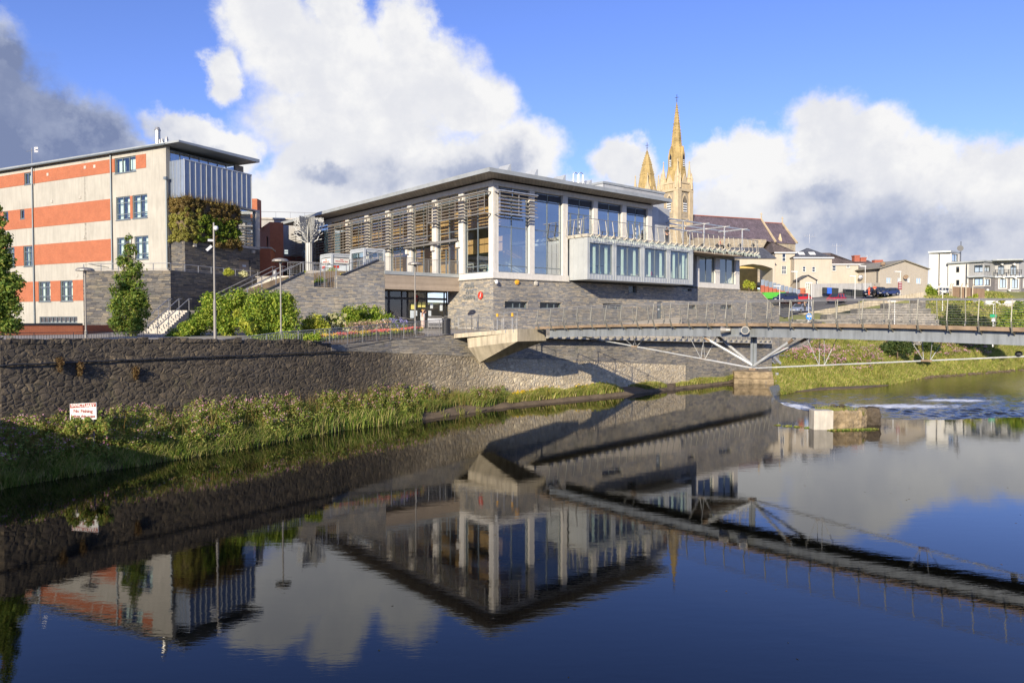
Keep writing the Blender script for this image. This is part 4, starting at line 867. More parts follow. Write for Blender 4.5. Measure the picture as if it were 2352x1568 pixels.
# the road bridge the picture is taken from (throws the shadow on the near bank)
rb = thing('road_bridge', 'stone road bridge with a plain parapet over the near river', 'bridge', (0, -6, 0))
RF = frame2(Vector((-33.0, 24.9, 0)), Vector((20, -20.6, 0)))
M['stone_plain'] = M['slate_dark']

mm = RF.hv((1176, 737), 0) if False else None
side = -1 if (CP - RF.o).dot(RF.V) < 0 else 1
v0 = (CP - RF.o).dot(RF.V)                          # where the viewer stands across the bridge
m = MB(); m.box(-6, 90, 2.8, 3.2, 4.5, 5.75, RF); m.build('parapet', M['stone_plain'], rb)
m = MB(); m.box(-6, 90, -7.5, 3.2, 3.7, 4.5, RF); m.build('deck', M['asphalt'], rb)
print('viewer offset from parapet line', v0)

# ------------------------------------------------------------------ upper plaza and its retaining walls
R0, R1, R2 = Vector((-36.9, 62.3, 0)), Vector((-29.0, 61.5, 0)), Vector((-25.0, 71.2, 0))
m = MB(); pl = [(R0.x, R0.y + .3), (R1.x - .3, R1.y + .3), (R2.x - .3, R2.y), (-20.2, 69.6), (-17.6, 62.5)] + [tuple(AC.w(*q)[:2]) for q in ((-8.1, 7.0), (-8.1, 11.2), (-.3, 11.2), (-.3, 44), (-12, 60))] + [(-75, 130), (-75, 85), (-47, 85)]
m.prism(pl, 6.0, 11.40); struct('upper_plaza', m, M['paving'])
rt = thing('retaining_wall', 'tall dark slate retaining wall with a corner beside the stairs and slim tree', 'wall', (-29, 61.5, 6))
m = MB(); slab(m, R0, R1, 5.5, 11.3, 5.5, 11.3, 0, .5); slab(m, R0 + Vector((-.02, 1, 0)) , R0, 5.5, 11.3, 5.5, 11.3, 0, .3) ; slab(m, R1, R2, 5.5, 11.3, 5.5, 11.3, 0, .5); m.build('slate_face', M['slate_dark'], rt)
m = MB(); m.tube([Vector((R0.x, R0.y + 4, 11.9)), R0 + Vector((.3, .3, 11.95)), R1 + Vector((-.2, .3, 11.95)), R2 + Vector((-.3, 0, 11.9))], .035, 6)
for a, b in ((R0, R1), (R1, R2)):
    n = round((b - a).length / 1.5)
    for i in range(n + 1): c = a.lerp(b, i / n) + Vector((-.1, .3, 0)); m.bar(c + Vector((0, 0, 11.28)), c + Vector((0, 0, 11.93)), .05, .05)
m.tube([R0 + Vector((.3, .3, 11.5)), R1 + Vector((-.2, .3, 11.5)), R2 + Vector((-.3, 0, 11.5))], .02, 5)
m.build('railing', M['stain'], rt)
# stair wall with stepped, sloping top
sw_ = thing('stair_wall', 'slate stair wall with a sloping top, notch and handrail in front of the kiosks', 'wall', AC.w(-13, 5.1, 6))
m = MB(); m.wallv([(-19.2, 5.5), (-7.96, 5.5), (-7.96, 12.2), (-8.6, 12.2), (-11.86, 10.78), (-12.44, 10.78), (-12.46, 9.75), (-14.48, 9.78), (-14.5, 10.85), (-15.4, 10.85), (-18.5, 9.25), (-19.2, 8.9)], 5.1, 5.6, AC); m.build('slate_face', M['slate'], sw_)
m = MB()
for a, b in (((-8.5, 12.28), (-11.9, 10.84)), ((-15.3, 10.93), (-19.2, 8.96))): m.bar(AC.w(a[0], 5.33, a[1]), AC.w(b[0], 5.33, b[1]), .56, .1)
m.build('coping', M['dark'], sw_)
HR = [AC.w(*q) for q in ((-19.8, 5.3, 9.5), (-15.3, 5.3, 11.75), (-12.4, 5.3, 11.62), (-11.5, 5.3, 11.7), (-8.5, 5.3, 13.05), (-8.0, 5.3, 13.05))]
m = MB(); m.tube(HR, .035, 6)
for a, b in zip(HR[:-1], HR[1:]):
    n = max(1, round((b - a).length / 1.2))
    for i in range(n): c = a.lerp(b, i / n); m.bar(c, c - Vector((0, 0, .95)), .045, .045)
m.build('handrail', M['stain'], sw_)
railing(AC, [(-14.45, 5.3, 9.8), (-12.5, 5.3, 9.76)], 0, 1.6, post=1.0, bal=.2, parent=sw_)
m = MB(); m.wallv([(-14.4, 9.0), (-12.3, 9.0), (-12.3, 10.45), (-14.4, 9.95)], 6.3, 6.5, AC); m.build('planter_edge', M['render_pale'], sw_)
m = MB(); m.prism([(-19.0, 5.6), (-8, 5.6), (-8, 7), (-12, 7.4), (-16, 8.5), (-19, 9)], 5.6, [8.9, 11.3, 11.35, 11.3, 10.6, 9.4], AC); tag(m.build('planting_bed', M['soil'], org=AC.w(-14, 6.5, 8)), 'raised planting bed with yellow green shrubs behind the slate stair wall', 'planting bed')
# stairs
def flight(nm, lab, F, w, run, z0, z1, rails=(0, 1), depth=.33):
    t = thing(nm, lab, 'stairs', F.w(0, 0, z0)); n = max(2, round((z1 - z0) / .16)); m_ = MB()
    for i in range(n): m_.box(run * i / n, run, 0, w, z0 + (z1 - z0) * i / n - (.0 if i else .5), z0 + (z1 - z0) * (i + 1) / n - 1e-3 * i, F)
    m_.build('steps', M['granite_joint'], t)
    for k in rails:
        v_ = k * w; r = MB(); a, b = F.w(0, v_, z0 + .95), F.w(run, v_, z1 + .95); r.tube([a - F.U * .4, a, b, b + F.U * .5], .04, 6)
        for i in range(4): c = a.lerp(b, i / 3); r.bar(c, c - Vector((0, 0, .95)), .05, .05)
        r.build('handrail', M['stain'], t)
    return t
flight('lower_stairs', 'lower stone stair flight with steel handrails rising beside the slate retaining wall corner', Frame(-26.6, 54.2, R(0)), 1.65, 5.4, 5.6, 7.9, (0, .5, 1))
m = MB(); m.prism([(-28.4, 59.62), (-24.6, 59.62), (-23.8, 61.2), (-28.6, 61.3)], 5.5, 7.9); tag(m.build('stair_landing', M['slate_dark'], org=(-27, 60, 8)), 'stone stair landing between the lower and the upper flight, behind the bushes', 'landing')
flight('upper_stairs', 'upper stone stair flight with steel handrails climbing to the plaza by the brick building', Frame(-24.4, 61.9, R(21.5)), 2.3, 8.6, 8.0, 11.38, (0, .5, 1))
# railing with tall balusters at the plaza edge, round bollard beside
m = railing(WF, [(-21.3, 68.8, 11.4), (-17.0, 70.6, 11.4)], 0, 1.25, bal=.13); tag(m.build('plaza_balustrade', M['stain'], org=(-19, 69.7, 11.4)), 'steel balustrade on the upper plaza in front of the metal tree sculpture', 'railing')
m = railing(WF, [(-14.9, 66.6, 11.4), (-11.9, 65.2, 11.4)], 0, 1.25, bal=.13); tag(m.build('kiosk_balustrade', M['stain'], org=(-13.4, 66, 11.4)), 'steel balustrade on the upper plaza in front of the glazed kiosk', 'railing')
m = MB(); c = at(*ZT(2118, 480), 70); m.lathe(c, [(.18, -.3), (.18, .95), (.15, 1.02)], 12); m.lathe(c, [(.185, .2), (.185, .35)], 12); tag(m.build('plaza_bollard', M['stain'], org=c), 'round steel bollard at the head of the upper stairs by the brick building', 'bollard')

# kiosks
M['kiosk'] = pm('kiosk_pale_blue', (.50, .53, .55), .5, .2, var=.06, bump=0)
def kiosk(lab, xl, xc, xr, ytop, D, posters):
    P = at(*ZL(xc, ytop), D); r = P - AC.o; u0, v0 = r.dot(AC.U), r.dot(AC.V); u1 = AC.hv(ZL(xr, ytop + 10), v0)[0]; v1 = AC.hu(ZL(xl, ytop + 15), u0)[0]; zt = P.z
    k = thing('kiosk', lab, 'kiosk', AC.w((u0 + u1) / 2, (v0 + v1) / 2, 11.4), 'pale blue kiosks on the upper plaza')
    m_ = MB(); m_.box(u0 - .08, u1 + .08, v0 - .08, v1 + .08, zt - .14, zt, AC); m_.build('roof', M['kiosk'], k)
    m_ = MB()
    for u_ in (u0, u1):
        for v_ in (v0, v1): m_.box(u_ - .1, u_ + .1, v_ - .1, v_ + .1, 11.4, zt - .14, AC)
    m_.box(u0, u1, v0 - .03, v0 + .03, zt - .35, zt - .14, AC); m_.box(u0 - .03, u0 + .03, v0, v1, zt - .35, zt - .14, AC); m_.box(u0 + .1, u1 - .1, v0 - .04, v0 + .04, 11.4, 11.7, AC); m_.box(u0 - .04, u0 + .04, v0 + .1, v1 - .1, 11.4, 11.7, AC); m_.build('frame', M['kiosk'], k)
    if posters:
        for ax, (a, b) in (('v', (u0 + .18, u1 - .18)), ('u', (v0 + .18, v1 - .18))):
            h = MB(); h2 = MB()
            if ax == 'v': h.box(a, b, v0 - .05, v0 - .02, zt - .95, zt - .45, AC); h2.box(a, b, v0 - .05, v0 - .02, 11.75, zt - 1.05, AC)
            else: h.box(u0 - .05, u0 - .02, a, b, zt - .95, zt - .45, AC); h2.box(u0 - .05, u0 - .02, a, b, 11.75, zt - 1.05, AC)
            hb = h.build('header_board', M['render_pale'], k); h2.build('poster_panel', M['poster'], k)
            mid = (a + b) / 2; rd = AC.U if ax == 'v' else -AC.V
            for s_, z_, sz in (('Omagh', .58, .12), ('HERITAGE MUSIC TRAIL', .76, .125)): text3d(s_, sz, AC.w(mid, v0 - .06, zt - z_) if ax == 'v' else AC.w(u0 - .06, mid, zt - z_), (rd, 0), M['red'], hb, depth=.004)
            q = MB(); q.box(a, a + .55, v0 - .07, v0 - .05, zt - 1.4, zt - 1.15, AC) if ax == 'v' else q.box(u0 - .07, u0 - .05, b - .7, b - .1, zt - 1.4, zt - 1.15, AC); q.build('red_notice', M['red'], k)
        MB().box(u0 + .1, u1 - .1, v0 + .1, v1 - .1, 11.41, zt - .2, AC).build('body', M['kiosk'], k)
    else:
        window(AC, 'v', v0, u0 + .1, u1 - .1, 11.7, zt - .35, k, trans=[zt - 1.1], w=.06, gm='glass'); window(AC, 'u', u0, v0 + .1, v1 - .1, 11.7, zt - .35, k, trans=[zt - 1.1], w=.06, gm='glass')
    return k
kiosk('pale blue kiosk covered with posters and red lettering beside the metal tree sculpture', 545, 668, 888, 625, 70, True)
kiosk('pale blue kiosk with glazed sides, the taller one at the head of the stair wall', 900, 1052, 1278, 562, 67, False)

# metal tree sculpture
ts = thing('tree_sculpture', 'pale laser-cut metal tree sculpture on the upper plaza', 'sculpture', at(*ZL(402, 850), 72)); c0 = at(*ZL(402, 860), 72)
m = MB(); rng = random.Random(3)
M['sculpt'] = pm('galvanised_plate', (.40, .40, .38), .6, .3, var=.12, bump=0)
def branch(p, ang_, tilt, ln, w, dep, out, plane):
    if dep == 0 or ln < .12: return
    d = plane * math.sin(ang_) + Vector((0, 0, 1)) * math.cos(ang_); q = p + d * ln
    if (q.z - c0.z) > 5.55 or abs((q - c0).dot(plane)) > 1.5: return
    m.bar(p, q, .04, w, up=plane.cross(Vector((0, 0, 1))) if abs(d.z) > .9 else (0, 0, 1))
    for k in ((-1, 1) if dep > 1 else (0,)): branch(q, ang_ + k * rng.uniform(.25, .6), 0, ln * rng.uniform(.74, .98), w * .78, dep - 1, out, plane)
for a in (0, 60, 120):
    pln = Vector((math.cos(R(a + 8)), math.sin(R(a + 8)), 0))
    for k in (-1, 1):
        for h, an in ((3.0, 1.0), (3.3, .55), (3.6, .2), (3.7, .75)): branch(c0 + Vector((0, 0, h)) + pln * k * .3, k * an, 0, .56, .085, 7, 0, pln)
m.build('branches', M['sculpt'], ts); m = MB()
for a in (0, 60, 120):
    F_ = Frame(c0.x, c0.y, R(a)); m.wallv([(-.36, c0.z), (.36, c0.z), (.36, c0.z + 2.9), (.55, c0.z + 3.5), (.25, c0.z + 4.6), (0, c0.z + 5.2), (-.25, c0.z + 4.6), (-.55, c0.z + 3.5), (-.36, c0.z + 2.9)], -.02, .02, F_)
m.lathe(c0, [(.34, 0), (.32, 1.5), (.36, 3.0)], 6); m.build('trunk', M['sculpt'], ts)

# ------------------------------------------------------------------ striped office building
lb = thing('striped_building', 'four storey cream rendered building with orange brick bands and a zinc clad corner', 'building', LB.w(6, 15, 8))
wn = [(4.24, 7.36, 21.43, 22.9), (21.02, 22.32, 21.62, 22.85), (5.18, 7.27, 16.89, 19.13), (2.69, 4.78, 16.89, 19.13), (22.4, 23.18, 18.02, 19.0), (25.39, 26.23, 17.98, 19.0),
      (5.18, 7.25, 12.95, 15.18), (2.62, 4.6, 12.95, 15.18), (20.9, 22.7, 12.9, 15.05), (24.36, 25.9, 12.9, 15.05), (18.05, 20.12, 9.08, 11.2), (14.29, 16.34, 9.08, 11.2), (13.64, 20.1, 6.81, 7.48), (28, 30, 9.08, 11.2), (32, 34, 12.9, 15.0), (31, 33, 17, 19)]
m = MB(); wallholes(m, LB, 'u', 0, .3, 0, 48, 5, 23.4, wn); m.build('wall', M['render_white'], lb)
for (v0_, v1_, z0_, z1_) in ((2.77, 48, 21.6, 22.91), (7.86, 48, 16.96, 19.05), (7.84, 48, 12.98, 15.12), (12.2, 48, 9.1, 11.22), (4.8, 5.16, 16.9, 19.1)):
    m = MB(); wallholes(m, LB, 'u', -.03, -.002, v0_, v1_, z0_, z1_, [h for h in [(max(w[0] - .0, v0_), min(w[1], v1_), max(w[2] - .02, z0_), min(w[3] + .02, z1_)) for w in wn] if h[0] < h[1] and h[2] < h[3]]); m.build('brick_band', M['brick'], lb)
for w in wn:
    n_ = 3 if (w[1] - w[0]) > 3 and w[2] > 20 else 2; mu = [w[0] + (w[1] - w[0]) * i / n_ for i in range(1, n_)] if w[1] - w[0] > 1 and w[3] - w[2] > 1 else []
    if w[2] < 7: mu = [w[0] + (w[1] - w[0]) * i / 9 for i in range(1, 9)]
    tr_ = [w[2] + .55, w[3] - .6] if w[3] - w[2] > 2 else ()
    window(LB, 'u', .12, w[0], w[1], w[2], w[3], lb, mull=mu, trans=tr_, gm='glass', w=.09)
    MB().box(-.06, .3, w[0] - .05, w[1] + .05, w[2] - .08, w[2] - .005, LB).build('sill', M['frame'], lb)
    if w[3] - w[2] > 1.2:
        m = MB(); m.box(.42, .46, w[0] + .2, w[0] + (w[1] - w[0]) * .42, w[2] + .3, w[3] - .1, LB); m.box(.42, .46, w[1] - (w[1] - w[0]) * .3, w[1] - .1, w[2] + .1, w[3] - .1, LB); m.build('blind', M['curtain'], lb)
m = MB(); m.box(1.2, 1.3, .4, 47, 5.2, 23.2, LB); m.build('inner_wall', M['grey_render'], lb)
for z_ in (8.4, 12.3, 16.2, 20.3): MB().box(.31, 1.2, .4, 47, z_, z_ + .3, LB).build('floor', M['grey_render'], lb)
m = MB(); m.box(-.02, 10.2, .0, .25, 5, 21.9, LB); m.box(9.0, 9.3, .25, 11.9, 18, 23.2, LB); m.box(9.9, 10.2, .25, 12, 5, 18, LB); m.box(-.02, .42, -.02, .0, 14, 23.4, LB); m.box(.0, 9.3, 11.9, 12.2, 5, 23.2, LB); m.build('side_wall', M['render_white'], lb)
window(LB, 'v', .1, .45, 8.2, 21.9, 23.1, lb, mull=[1.6, 2.7, 3.8, 4.9, 6.0, 7.1], gm='glass_blue', w=.07); MB().box(8.2, 9.3, 0, .25, 21.9, 23.2, LB).build('side_wall', M['timber'], lb)
m = MB(); m.box(-.35, 9.4, -2.2, 48, 23.42, 23.52, LB); m.prism([(-.35, -2.2), (9.4, -2.2), (9.4, 48), (-.35, 48)], 23.52, [23.6, 23.75, 24.0, 23.7], LB); m.build('roof', M['roof_metal'], lb)
m = MB(); m.tube([LB.w(-.42, -.4, 23.4), LB.w(-.42, 48, 23.4)], .08, 6); m.build('gutter', M['frame'], lb)
for v_, z0_, z1_ in ((7.85, 11.5, 23.4), (20.8, 6.0, 23.4), (-.12, 12.0, 20.2)): MB().tube([LB.w(-.12, v_, z0_), LB.w(-.12, v_, z1_)], .07, 8).build('downpipe', M['frame'], lb)
MB().box(-.28, -.02, -.3, .05, 20.2, 20.45, LB).build('rain_hopper', M['frame'], lb)
for v_, z_ in ((18.0, 22.2), (11.8, 22.35), (10.3, 22.3), (17.4, 19.35), (12.7, 19.4), (12.2, 15.35), (13.4, 11.5), (22.7, 11.4)): MB().box(-.05, .0, v_, v_ + .34, z_, z_ + .3, LB).build('vent_grille', M['granite_joint'], lb)
zl = MB(); zl.box(.35, 8.45, -2, 0, 18.55, 22.0, LB); zb_ = zl.build('zinc_box', M['zinc_blue'], lb); m = MB()
u = .36
while u < 8.5: m.box(u - .025, u + .025, -2.07, -2.0, 18.55, 22.0, LB); u += .62
for v_ in (-1.5, -1.05, -.6): m.box(.30, .35, v_, v_ + .03, 18.55, 22, LB)
m.box(.28, 8.5, -2.06, -2.0, 21.95, 22.05, LB); m.build('standing_seam', M['zinc'], zb_)
m = MB(); m.box(6.9, 9.6, -1.95, -.0, 18.4, 18.54, LB); m.box(9.1, 9.6, -1.95, -1.4, 14.6, 18.4, LB); m.box(6.9, 9.6, -1.95, 0, 14.4, 14.7, LB); m.build('concrete_frame', M['granite_joint'], lb)
window(LB, 'v', -1.7, 6.9, 9.1, 14.7, 18.4, lb, mull=[], trans=[17.6], gm='glass_blue')
m = MB()
for i in range(7): m.box(7.0, 9.0, -1.5, -1.45, 14.9 + i * .38, 15.05 + i * .38, LB)
m.build('blind', M['curtain'], lb)
m = MB(); wallholes(m, LB, 'v', -2.0, -1.6, .33, 9.5, 10.5, 14.45, [(6.75, 8.25, 11.0, 13.25)]); m.box(.33, .7, -1.6, 0, 10.5, 14.44, LB); m.box(9.2, 9.5, -1.6, 0, 10.5, 14.44, LB); m.build('slate_base', M['slate_dark'], lb)
dr = MB().box(6.75, 8.25, -1.75, -1.68, 11.0, 13.25, LB).build('timber_door', M['board_concrete'], lb); MB().box(7.4, 7.85, -1.77, -1.75, 12.55, 12.75, LB).build('door_sign', M['poster'], dr)
for u_ in (1.2, 8.4): MB().box(u_, u_ + .3, -2.2, -2.0, 14.0, 14.3, LB).build('wall_light', M['granite_joint'], lb)
for k, (x_, h_) in enumerate(((1100, 1.9), (1117, .7), (1132, .75), (1162, .85))):
    v_, _ = LB.hu(Z1(x_, 130), 1.0); MB().lathe(LB.w(1.0, v_, 23.4), [(.24 if k == 0 else .13, 0), (.24 if k == 0 else .13, h_), (.30 if k == 0 else .17, h_), (.16 if k == 0 else .09, h_ + .3)], 10).build('flue', M['stain'], lb)
ae = thing('roof_aerial', 'tall television aerial mast fixed to the striped building', 'aerial', LB.w(-.2, 20.6, 23)); zt = LB.hu(Z1(235, 160), -.2)[1]
MB().tube([LB.w(-.25, 20.5, 21.5), LB.w(-.25, 20.5, zt)], .045, 6).build('mast', M['stain'], ae)
m = MB(); cc_ = LB.w(-.25, 20.5, zt - .25); m.bar(cc_ - LB.V * 1.0, cc_ + LB.V * .9, .03, .03)
for i in range(9): q = cc_ + LB.V * (-.9 + i * .2); m.bar(q - LB.U * .25 + Vector((0, 0, -.12)), q + LB.U * .25 + Vector((0, 0, .12)), .02, .02)
for i in range(5): q = cc_ + LB.V * -.6 + Vector((0, 0, -.25 + i * .12)); m.bar(q - LB.U * .1, q + LB.U * .1 - LB.V * .35, .02, .02)
m.build('antenna', M['stain'], ae)

# planter wall of living green on the zinc box is built with the plants
# ------------------------------------------------------------------ low brick wall, fence, brick block behind
m = MB(); A, B = at(*Z1(-260, 1385), 47), at(*Z1(575, 1385), 52.5); m.quad; slab(m, Vector((A.x, A.y, 0)), Vector((B.x, B.y, 0)), 5.3, 6.72, 5.3, 6.72, 0, .35); slab(m, Vector((B.x, B.y, 0)), Vector((B.x + .4, B.y + 8, 0)), 5.3, 6.72, 5.3, 6.72, 0, .35)
bw_ = tag(m.build('brick_wall', M['brick'], org=(A.x + 10, A.y + 2, 5.5)), 'low orange brick yard wall with dark coping under the striped building', 'wall')
m = MB(); slab(m, Vector((A.x, A.y, 0)), Vector((B.x, B.y, 0)), 6.72, 6.86, 6.72, 6.86, .05, .45); m.build('coping', M['dark'], bw_)
A, B = wp(-20, 39.0), wp(330, 45.5); r_ = railing(WF, [(A.x, A.y, 5.5), (B.x, B.y, 5.5)], 0, .85, bal=.14, post=2.0, top=.02); tag(r_.build('black_fence', M['dark'], org=A), 'low black metal fence behind the river wall by the brick yard', 'fence')
def boxbld(nm, lab, D, pl, pr, ytop, ybot, depth, mat_, yaw=0, cat='building', group=None):
    a, b = at(pl, ytop, D), at(pr, ytop, D); t = thing(nm, lab, cat, ((a.x + b.x) / 2, D + depth / 2, 8), group); return t, a, b
t, a, b = boxbld('red_brick_block', 'red brick Victorian block with arched windows behind the zinc clad corner', 88, 575, Z2(185, 0)[0], Z2(0, 108)[1], 650, 8, None)
zt = a.z; F_ = Frame(b.x, 88, R(62)); 
m = MB(); wallholes(m, F_, 'u', 0, .3, 0, 9, 10.8, zt, [(1.6, 2.7, 14.1, 16.1), (1.7, 2.9, 17.0, 19.2)][:1] + [(1.2, 2.4, zt - 3.6, zt - 1.3)]); m.build('wall', M['brick'], t)
for z_ in (14.1, zt - 3.6): window(F_, 'u', .15, 1.2 if z_ > 15 else 1.6, 2.4 if z_ > 15 else 2.7, z_, z_ + (2.3 if z_ > 15 else 2.0), t, trans=[z_ + 1.1], fm='dark', gm='glass')
MB().box(0, 1.6, 0, 9, zt, zt + .25, F_).build('parapet', M['brick'], t); m = MB(); wallholes(m, F_, 'v', .0, .3, .3, 1.6, 10.8, zt, []); m.build('wall', M['brick'], t)
c = at(*Z2(45, 100), 92); MB().box(c.x - .7, c.x + .5, 91.5, 93, zt, c.z + 3.0).build('chimney', M['brick'], t)
a = at(*Z2(55, 340), 80); b = at(*Z2(195, 340), 80); t = thing('brick_annexe', 'low red brick annexe with a tall round headed window behind the zinc clad corner', 'building', (a.x, 81, 11)); F_ = Frame(b.x, 80, R(90 - 12))
m = MB(); wallholes(m, F_, 'v', 0, .3, -6, 0, 10.8, a.z, [(-4.1 + 0, -3.0, 12.1, 14.3)] if False else [(-3.2, -2.3, 12.0, 14.4)]); m.box(-6, 0, .3, 4, a.z - .2, a.z, F_); m.box(-.3, 0, .3, 4, 10.8, a.z - .2, F_); m.build('wall', M['brick'], t); MB().box(-6.1, .1, -.06, 4, a.z, a.z + .16, F_).build('coping', M['granite_joint'], t); window(F_, 'v', .12, -3.2, -2.3, 12.0, 14.4, t, trans=[13.3], fm='red', gm='glass')
a, b = at(*Z2(70, 75), 98), at(*Z2(440, 95), 98); t = thing('grey_rendered_block', 'grey rendered block with white sash windows and roof railing behind the brick block', 'building', (a.x, 98, 11)); F_ = Frame(b.x + 3, 98, R(80)); W_ = (b - a).length + 4
wz_ = [F_.hv(Z2(*q), 0) for q in ((203, 155), (248, 255), (205, 335), (250, 390), (318, 345), (362, 395))]
hs = [(wz_[i][0], wz_[i + 1][0], wz_[i + 1][1], wz_[i][1]) for i in (0, 2, 4)]
m = MB(); wallholes(m, F_, 'v', 0, .3, -W_, 0, 10.8, a.z, hs); m.box(-W_, 0, .3, 8, a.z - .2, a.z, F_); m.build('wall', M['grey_render'], t)
for h in hs: window(F_, 'v', .1, *h, t, trans=[(h[2] + h[3]) / 2], fm='white', gm='glass')
m = MB(); m.box(-W_ - .2, .2, -.2, .1, a.z, a.z + .2, F_); m.build('cornice', M['granite_joint'], t); railing(F_, [(-W_, 0), (0, 0)], a.z + .2, .8, post=2, bal=0, parent=t)
z_ = F_.hv(Z2(250, 398), 0)[1]; MB().box(-W_, 0, -1.2, -.05, 10.8, z_ - .3, F_).build('brick_ground_floor', M['brick_red'], t); MB().box(-W_, .1, -1.25, -.03, z_ - .3, z_, F_).build('string_course', M['granite_joint'], t)

# ------------------------------------------------------------------ terrain on the far side
CPT = [(28.7, 78, -1.1), (32.6, 82.6, -1.1), (37, 86.9, -1.1), (47.3, 90.7, -1.1), (62.5, 106.9, -1.1), (86.9, 122.5, -1.1), (120, 142, -1.1), (180, 175, -1.1),
       (31, 84, .2), (36, 91, 1.0), (40, 96, 2.4), (47, 99, 2.8), (54, 104, 3.2), (62, 112, 3.4), (75, 118, 2.2), (84, 126, 2.6), (100, 134, 2.4), (70, 121, 5.0), (80, 128, 5.8), (95, 140, 6.6),
       (44, 106, 4.2), (52, 110, 5.0), (62, 121, 6.8), (60, 118, 5.6), (47, 116, 7.0), (49, 127, 8.0), (52, 127, 8.4), (60, 134, 10.0), (67, 138, 11.2), (73, 140, 11.9), (90, 154, 12.0), (76, 127, 7.4), (88, 142, 8.8), (100, 155, 10.5),
       (105, 168, 13.6), (120, 172, 14.0), (112, 185, 15), (140, 180, 14), (54, 148, 13.0), (45, 140, 11), (66, 150, 14), (79, 158, 13.4), (100, 200, 17), (50, 215, 20), (30, 110, 8), (20, 95, 8), (0, 100, 10), (-40, 110, 10), (60, 300, 22), (-60, 300, 15), (200, 250, 14), (250, 400, 20), (0, 450, 18), (130, 600, 22), (-250, 600, 15), (420, 600, 18), (-120, 90, 8), (-100, 200, 11), (400, 300, 10), (30, 130, 9.5)]
CA = np.array(CPT, float)
def H(x, y):
    x = np.asarray(x, float); y = np.asarray(y, float); d2 = (x[..., None] - CA[:, 0]) ** 2 + (y[..., None] - CA[:, 1]) ** 2 + .3
    w = d2 ** -1.7; h_ = (w * CA[:, 2]).sum(-1) / w.sum(-1)
    lm = np.interp(x, [20, 28.7, 32.6, 37, 47.3, 62.5, 86.9, 120, 180, 440], [77, 77.6, 82.2, 86.6, 90.4, 106.6, 122.3, 142, 175, 300]); d_ = y - lm
    return np.where(x > 26, np.minimum(h_, -1.35 + np.maximum(d_, -3) * .62), h_)
def Hs(x, y): return float(H(np.array([x]), np.array([y]))[0])
us = np.linspace(0, 1, 150); xs = np.concatenate([np.linspace(-260, 20, 24)[:-1], np.linspace(20, 130, 112)[:-1], np.linspace(130, 440, 30)]); ys = np.concatenate([np.linspace(77, 160, 90)[:-1], np.linspace(160, 640, 40)])
X, Y = np.meshgrid(xs, ys, indexing='ij'); Z = H(X, Y) + (.12 * np.sin(X * 1.3 + Y * .7) * np.cos(Y * 1.1 - X * .4)) * ((X > 28) & (Y < 135))
lim = np.interp(X, [20, 28.7, 32.6, 37, 47.3, 62.5, 86.9, 120, 180, 440], [77, 77, 81.6, 85.9, 89.7, 105.9, 121.5, 141, 174, 300]); Z = np.where(Y < lim - 3, np.minimum(Z, -3), Z)
Vt = np.stack([X, Y, Z], -1).reshape(-1, 3); ny = len(ys); I, J = np.meshgrid(np.arange(len(xs) - 1), np.arange(ny - 1), indexing='ij'); a = (I * ny + J).ravel()
Ft = np.stack([a, a + ny, a + ny + 1, a + 1], -1)
x = NT('far_ground'); co = x.coord('Object')
M['grass_ground'] = x.fin(x.mix(.5, x.ramp(x.noise(co, .25, 5, .7), ((.3, (.16, .19, .04)), (.7, (.32, .29, .10)))), x.ramp(x.noise(co, 3, 4, .7), ((.3, (.12, .15, .03)), (.7, (.30, .28, .09))))), .9)
keep = ~((Vt[Ft].mean(1)[:, 0] < 24) & (Vt[Ft].mean(1)[:, 1] < 90))
o = npmesh('hillside', Vt, Ft[keep], M['grass_ground']); tag(o, kind='structure')
M['gabion'] = slate_mat('gabion_blocks', [(.16, .16, .155), (.34, .31, .26), (.22, .21, .20), (.40, .36, .30)], (.09, .08, .07), (1.9, 2.2))
def drape(pts, nm, mat_, dz=.05, nu=24, nv=10):                      # quad patch laid on the terrain
    A, B, C_, D_ = [Vector((p[0], p[1], 0)) for p in pts]; m_ = MB(); vs = []
    for i in range(nu + 1):
        for j in range(nv + 1):
            p = A.lerp(B, i / nu).lerp(D_.lerp(C_, i / nu), j / nv); p.z = Hs(p.x, p.y) + dz; vs.append(p)
    m_.add(vs, [(i * (nv + 1) + j, (i + 1) * (nv + 1) + j, (i + 1) * (nv + 1) + j + 1, i * (nv + 1) + j + 1) for i in range(nu) for j in range(nv)]); return struct(nm, m_, mat_)
drape([(46, 122), (90, 152), (86, 160), (44, 146)], 'car_park', M['asphalt'], .14, 40, 20)
m = MB(); m.prism([(41.5, 101), (48, 112), (47, 122), (38, 118), (30, 104), (30, 96)], 2, 6.9); struct('lower_terrace_ground', m, M['gabion'])

# stepped gabion wall and the ramp parapet
gw = thing('stepped_stone_wall', 'stepped grey stone wall in ten courses under the car park ramp', 'wall', (55, 112, 2))
ends = [2126, 2126, 2138, 2150, 2157, 2162, 2150, 2120, 2085, 2050]
for j in range(10):
    yt = 684 + 12.6 * j; D = 124 - 2.1 * j; pl_ = 1823 + (735.6 - yt) / 53.6 * 298 if yt < 735 else 1779
    a, b = at(pl_, yt, D), at(ends[j], yt, D); zb_ = at(pl_, yt + 14, D).z - .4
    m = MB(); m.box(a.x, b.x, D, D + 2.6, zb_, a.z); m.build('course', M['gabion'], gw)
    m = MB(); m.box(a.x, b.x, D - .05, D + .25, a.z, a.z + .05); m.build('course_capping', M['granite_joint'], gw)
a, b = at(*Z5(372, 880), 125), at(*Z5(1490, 682), 127); a2, b2 = at(*Z5(372, 928), 125), at(*Z5(1490, 727), 127)
m = MB(); F_ = frame2(Vector((a.x, a.y, 0)), Vector((b.x, b.y, 0))); L_ = (Vector((b.x, b.y)) - Vector((a.x, a.y))).length
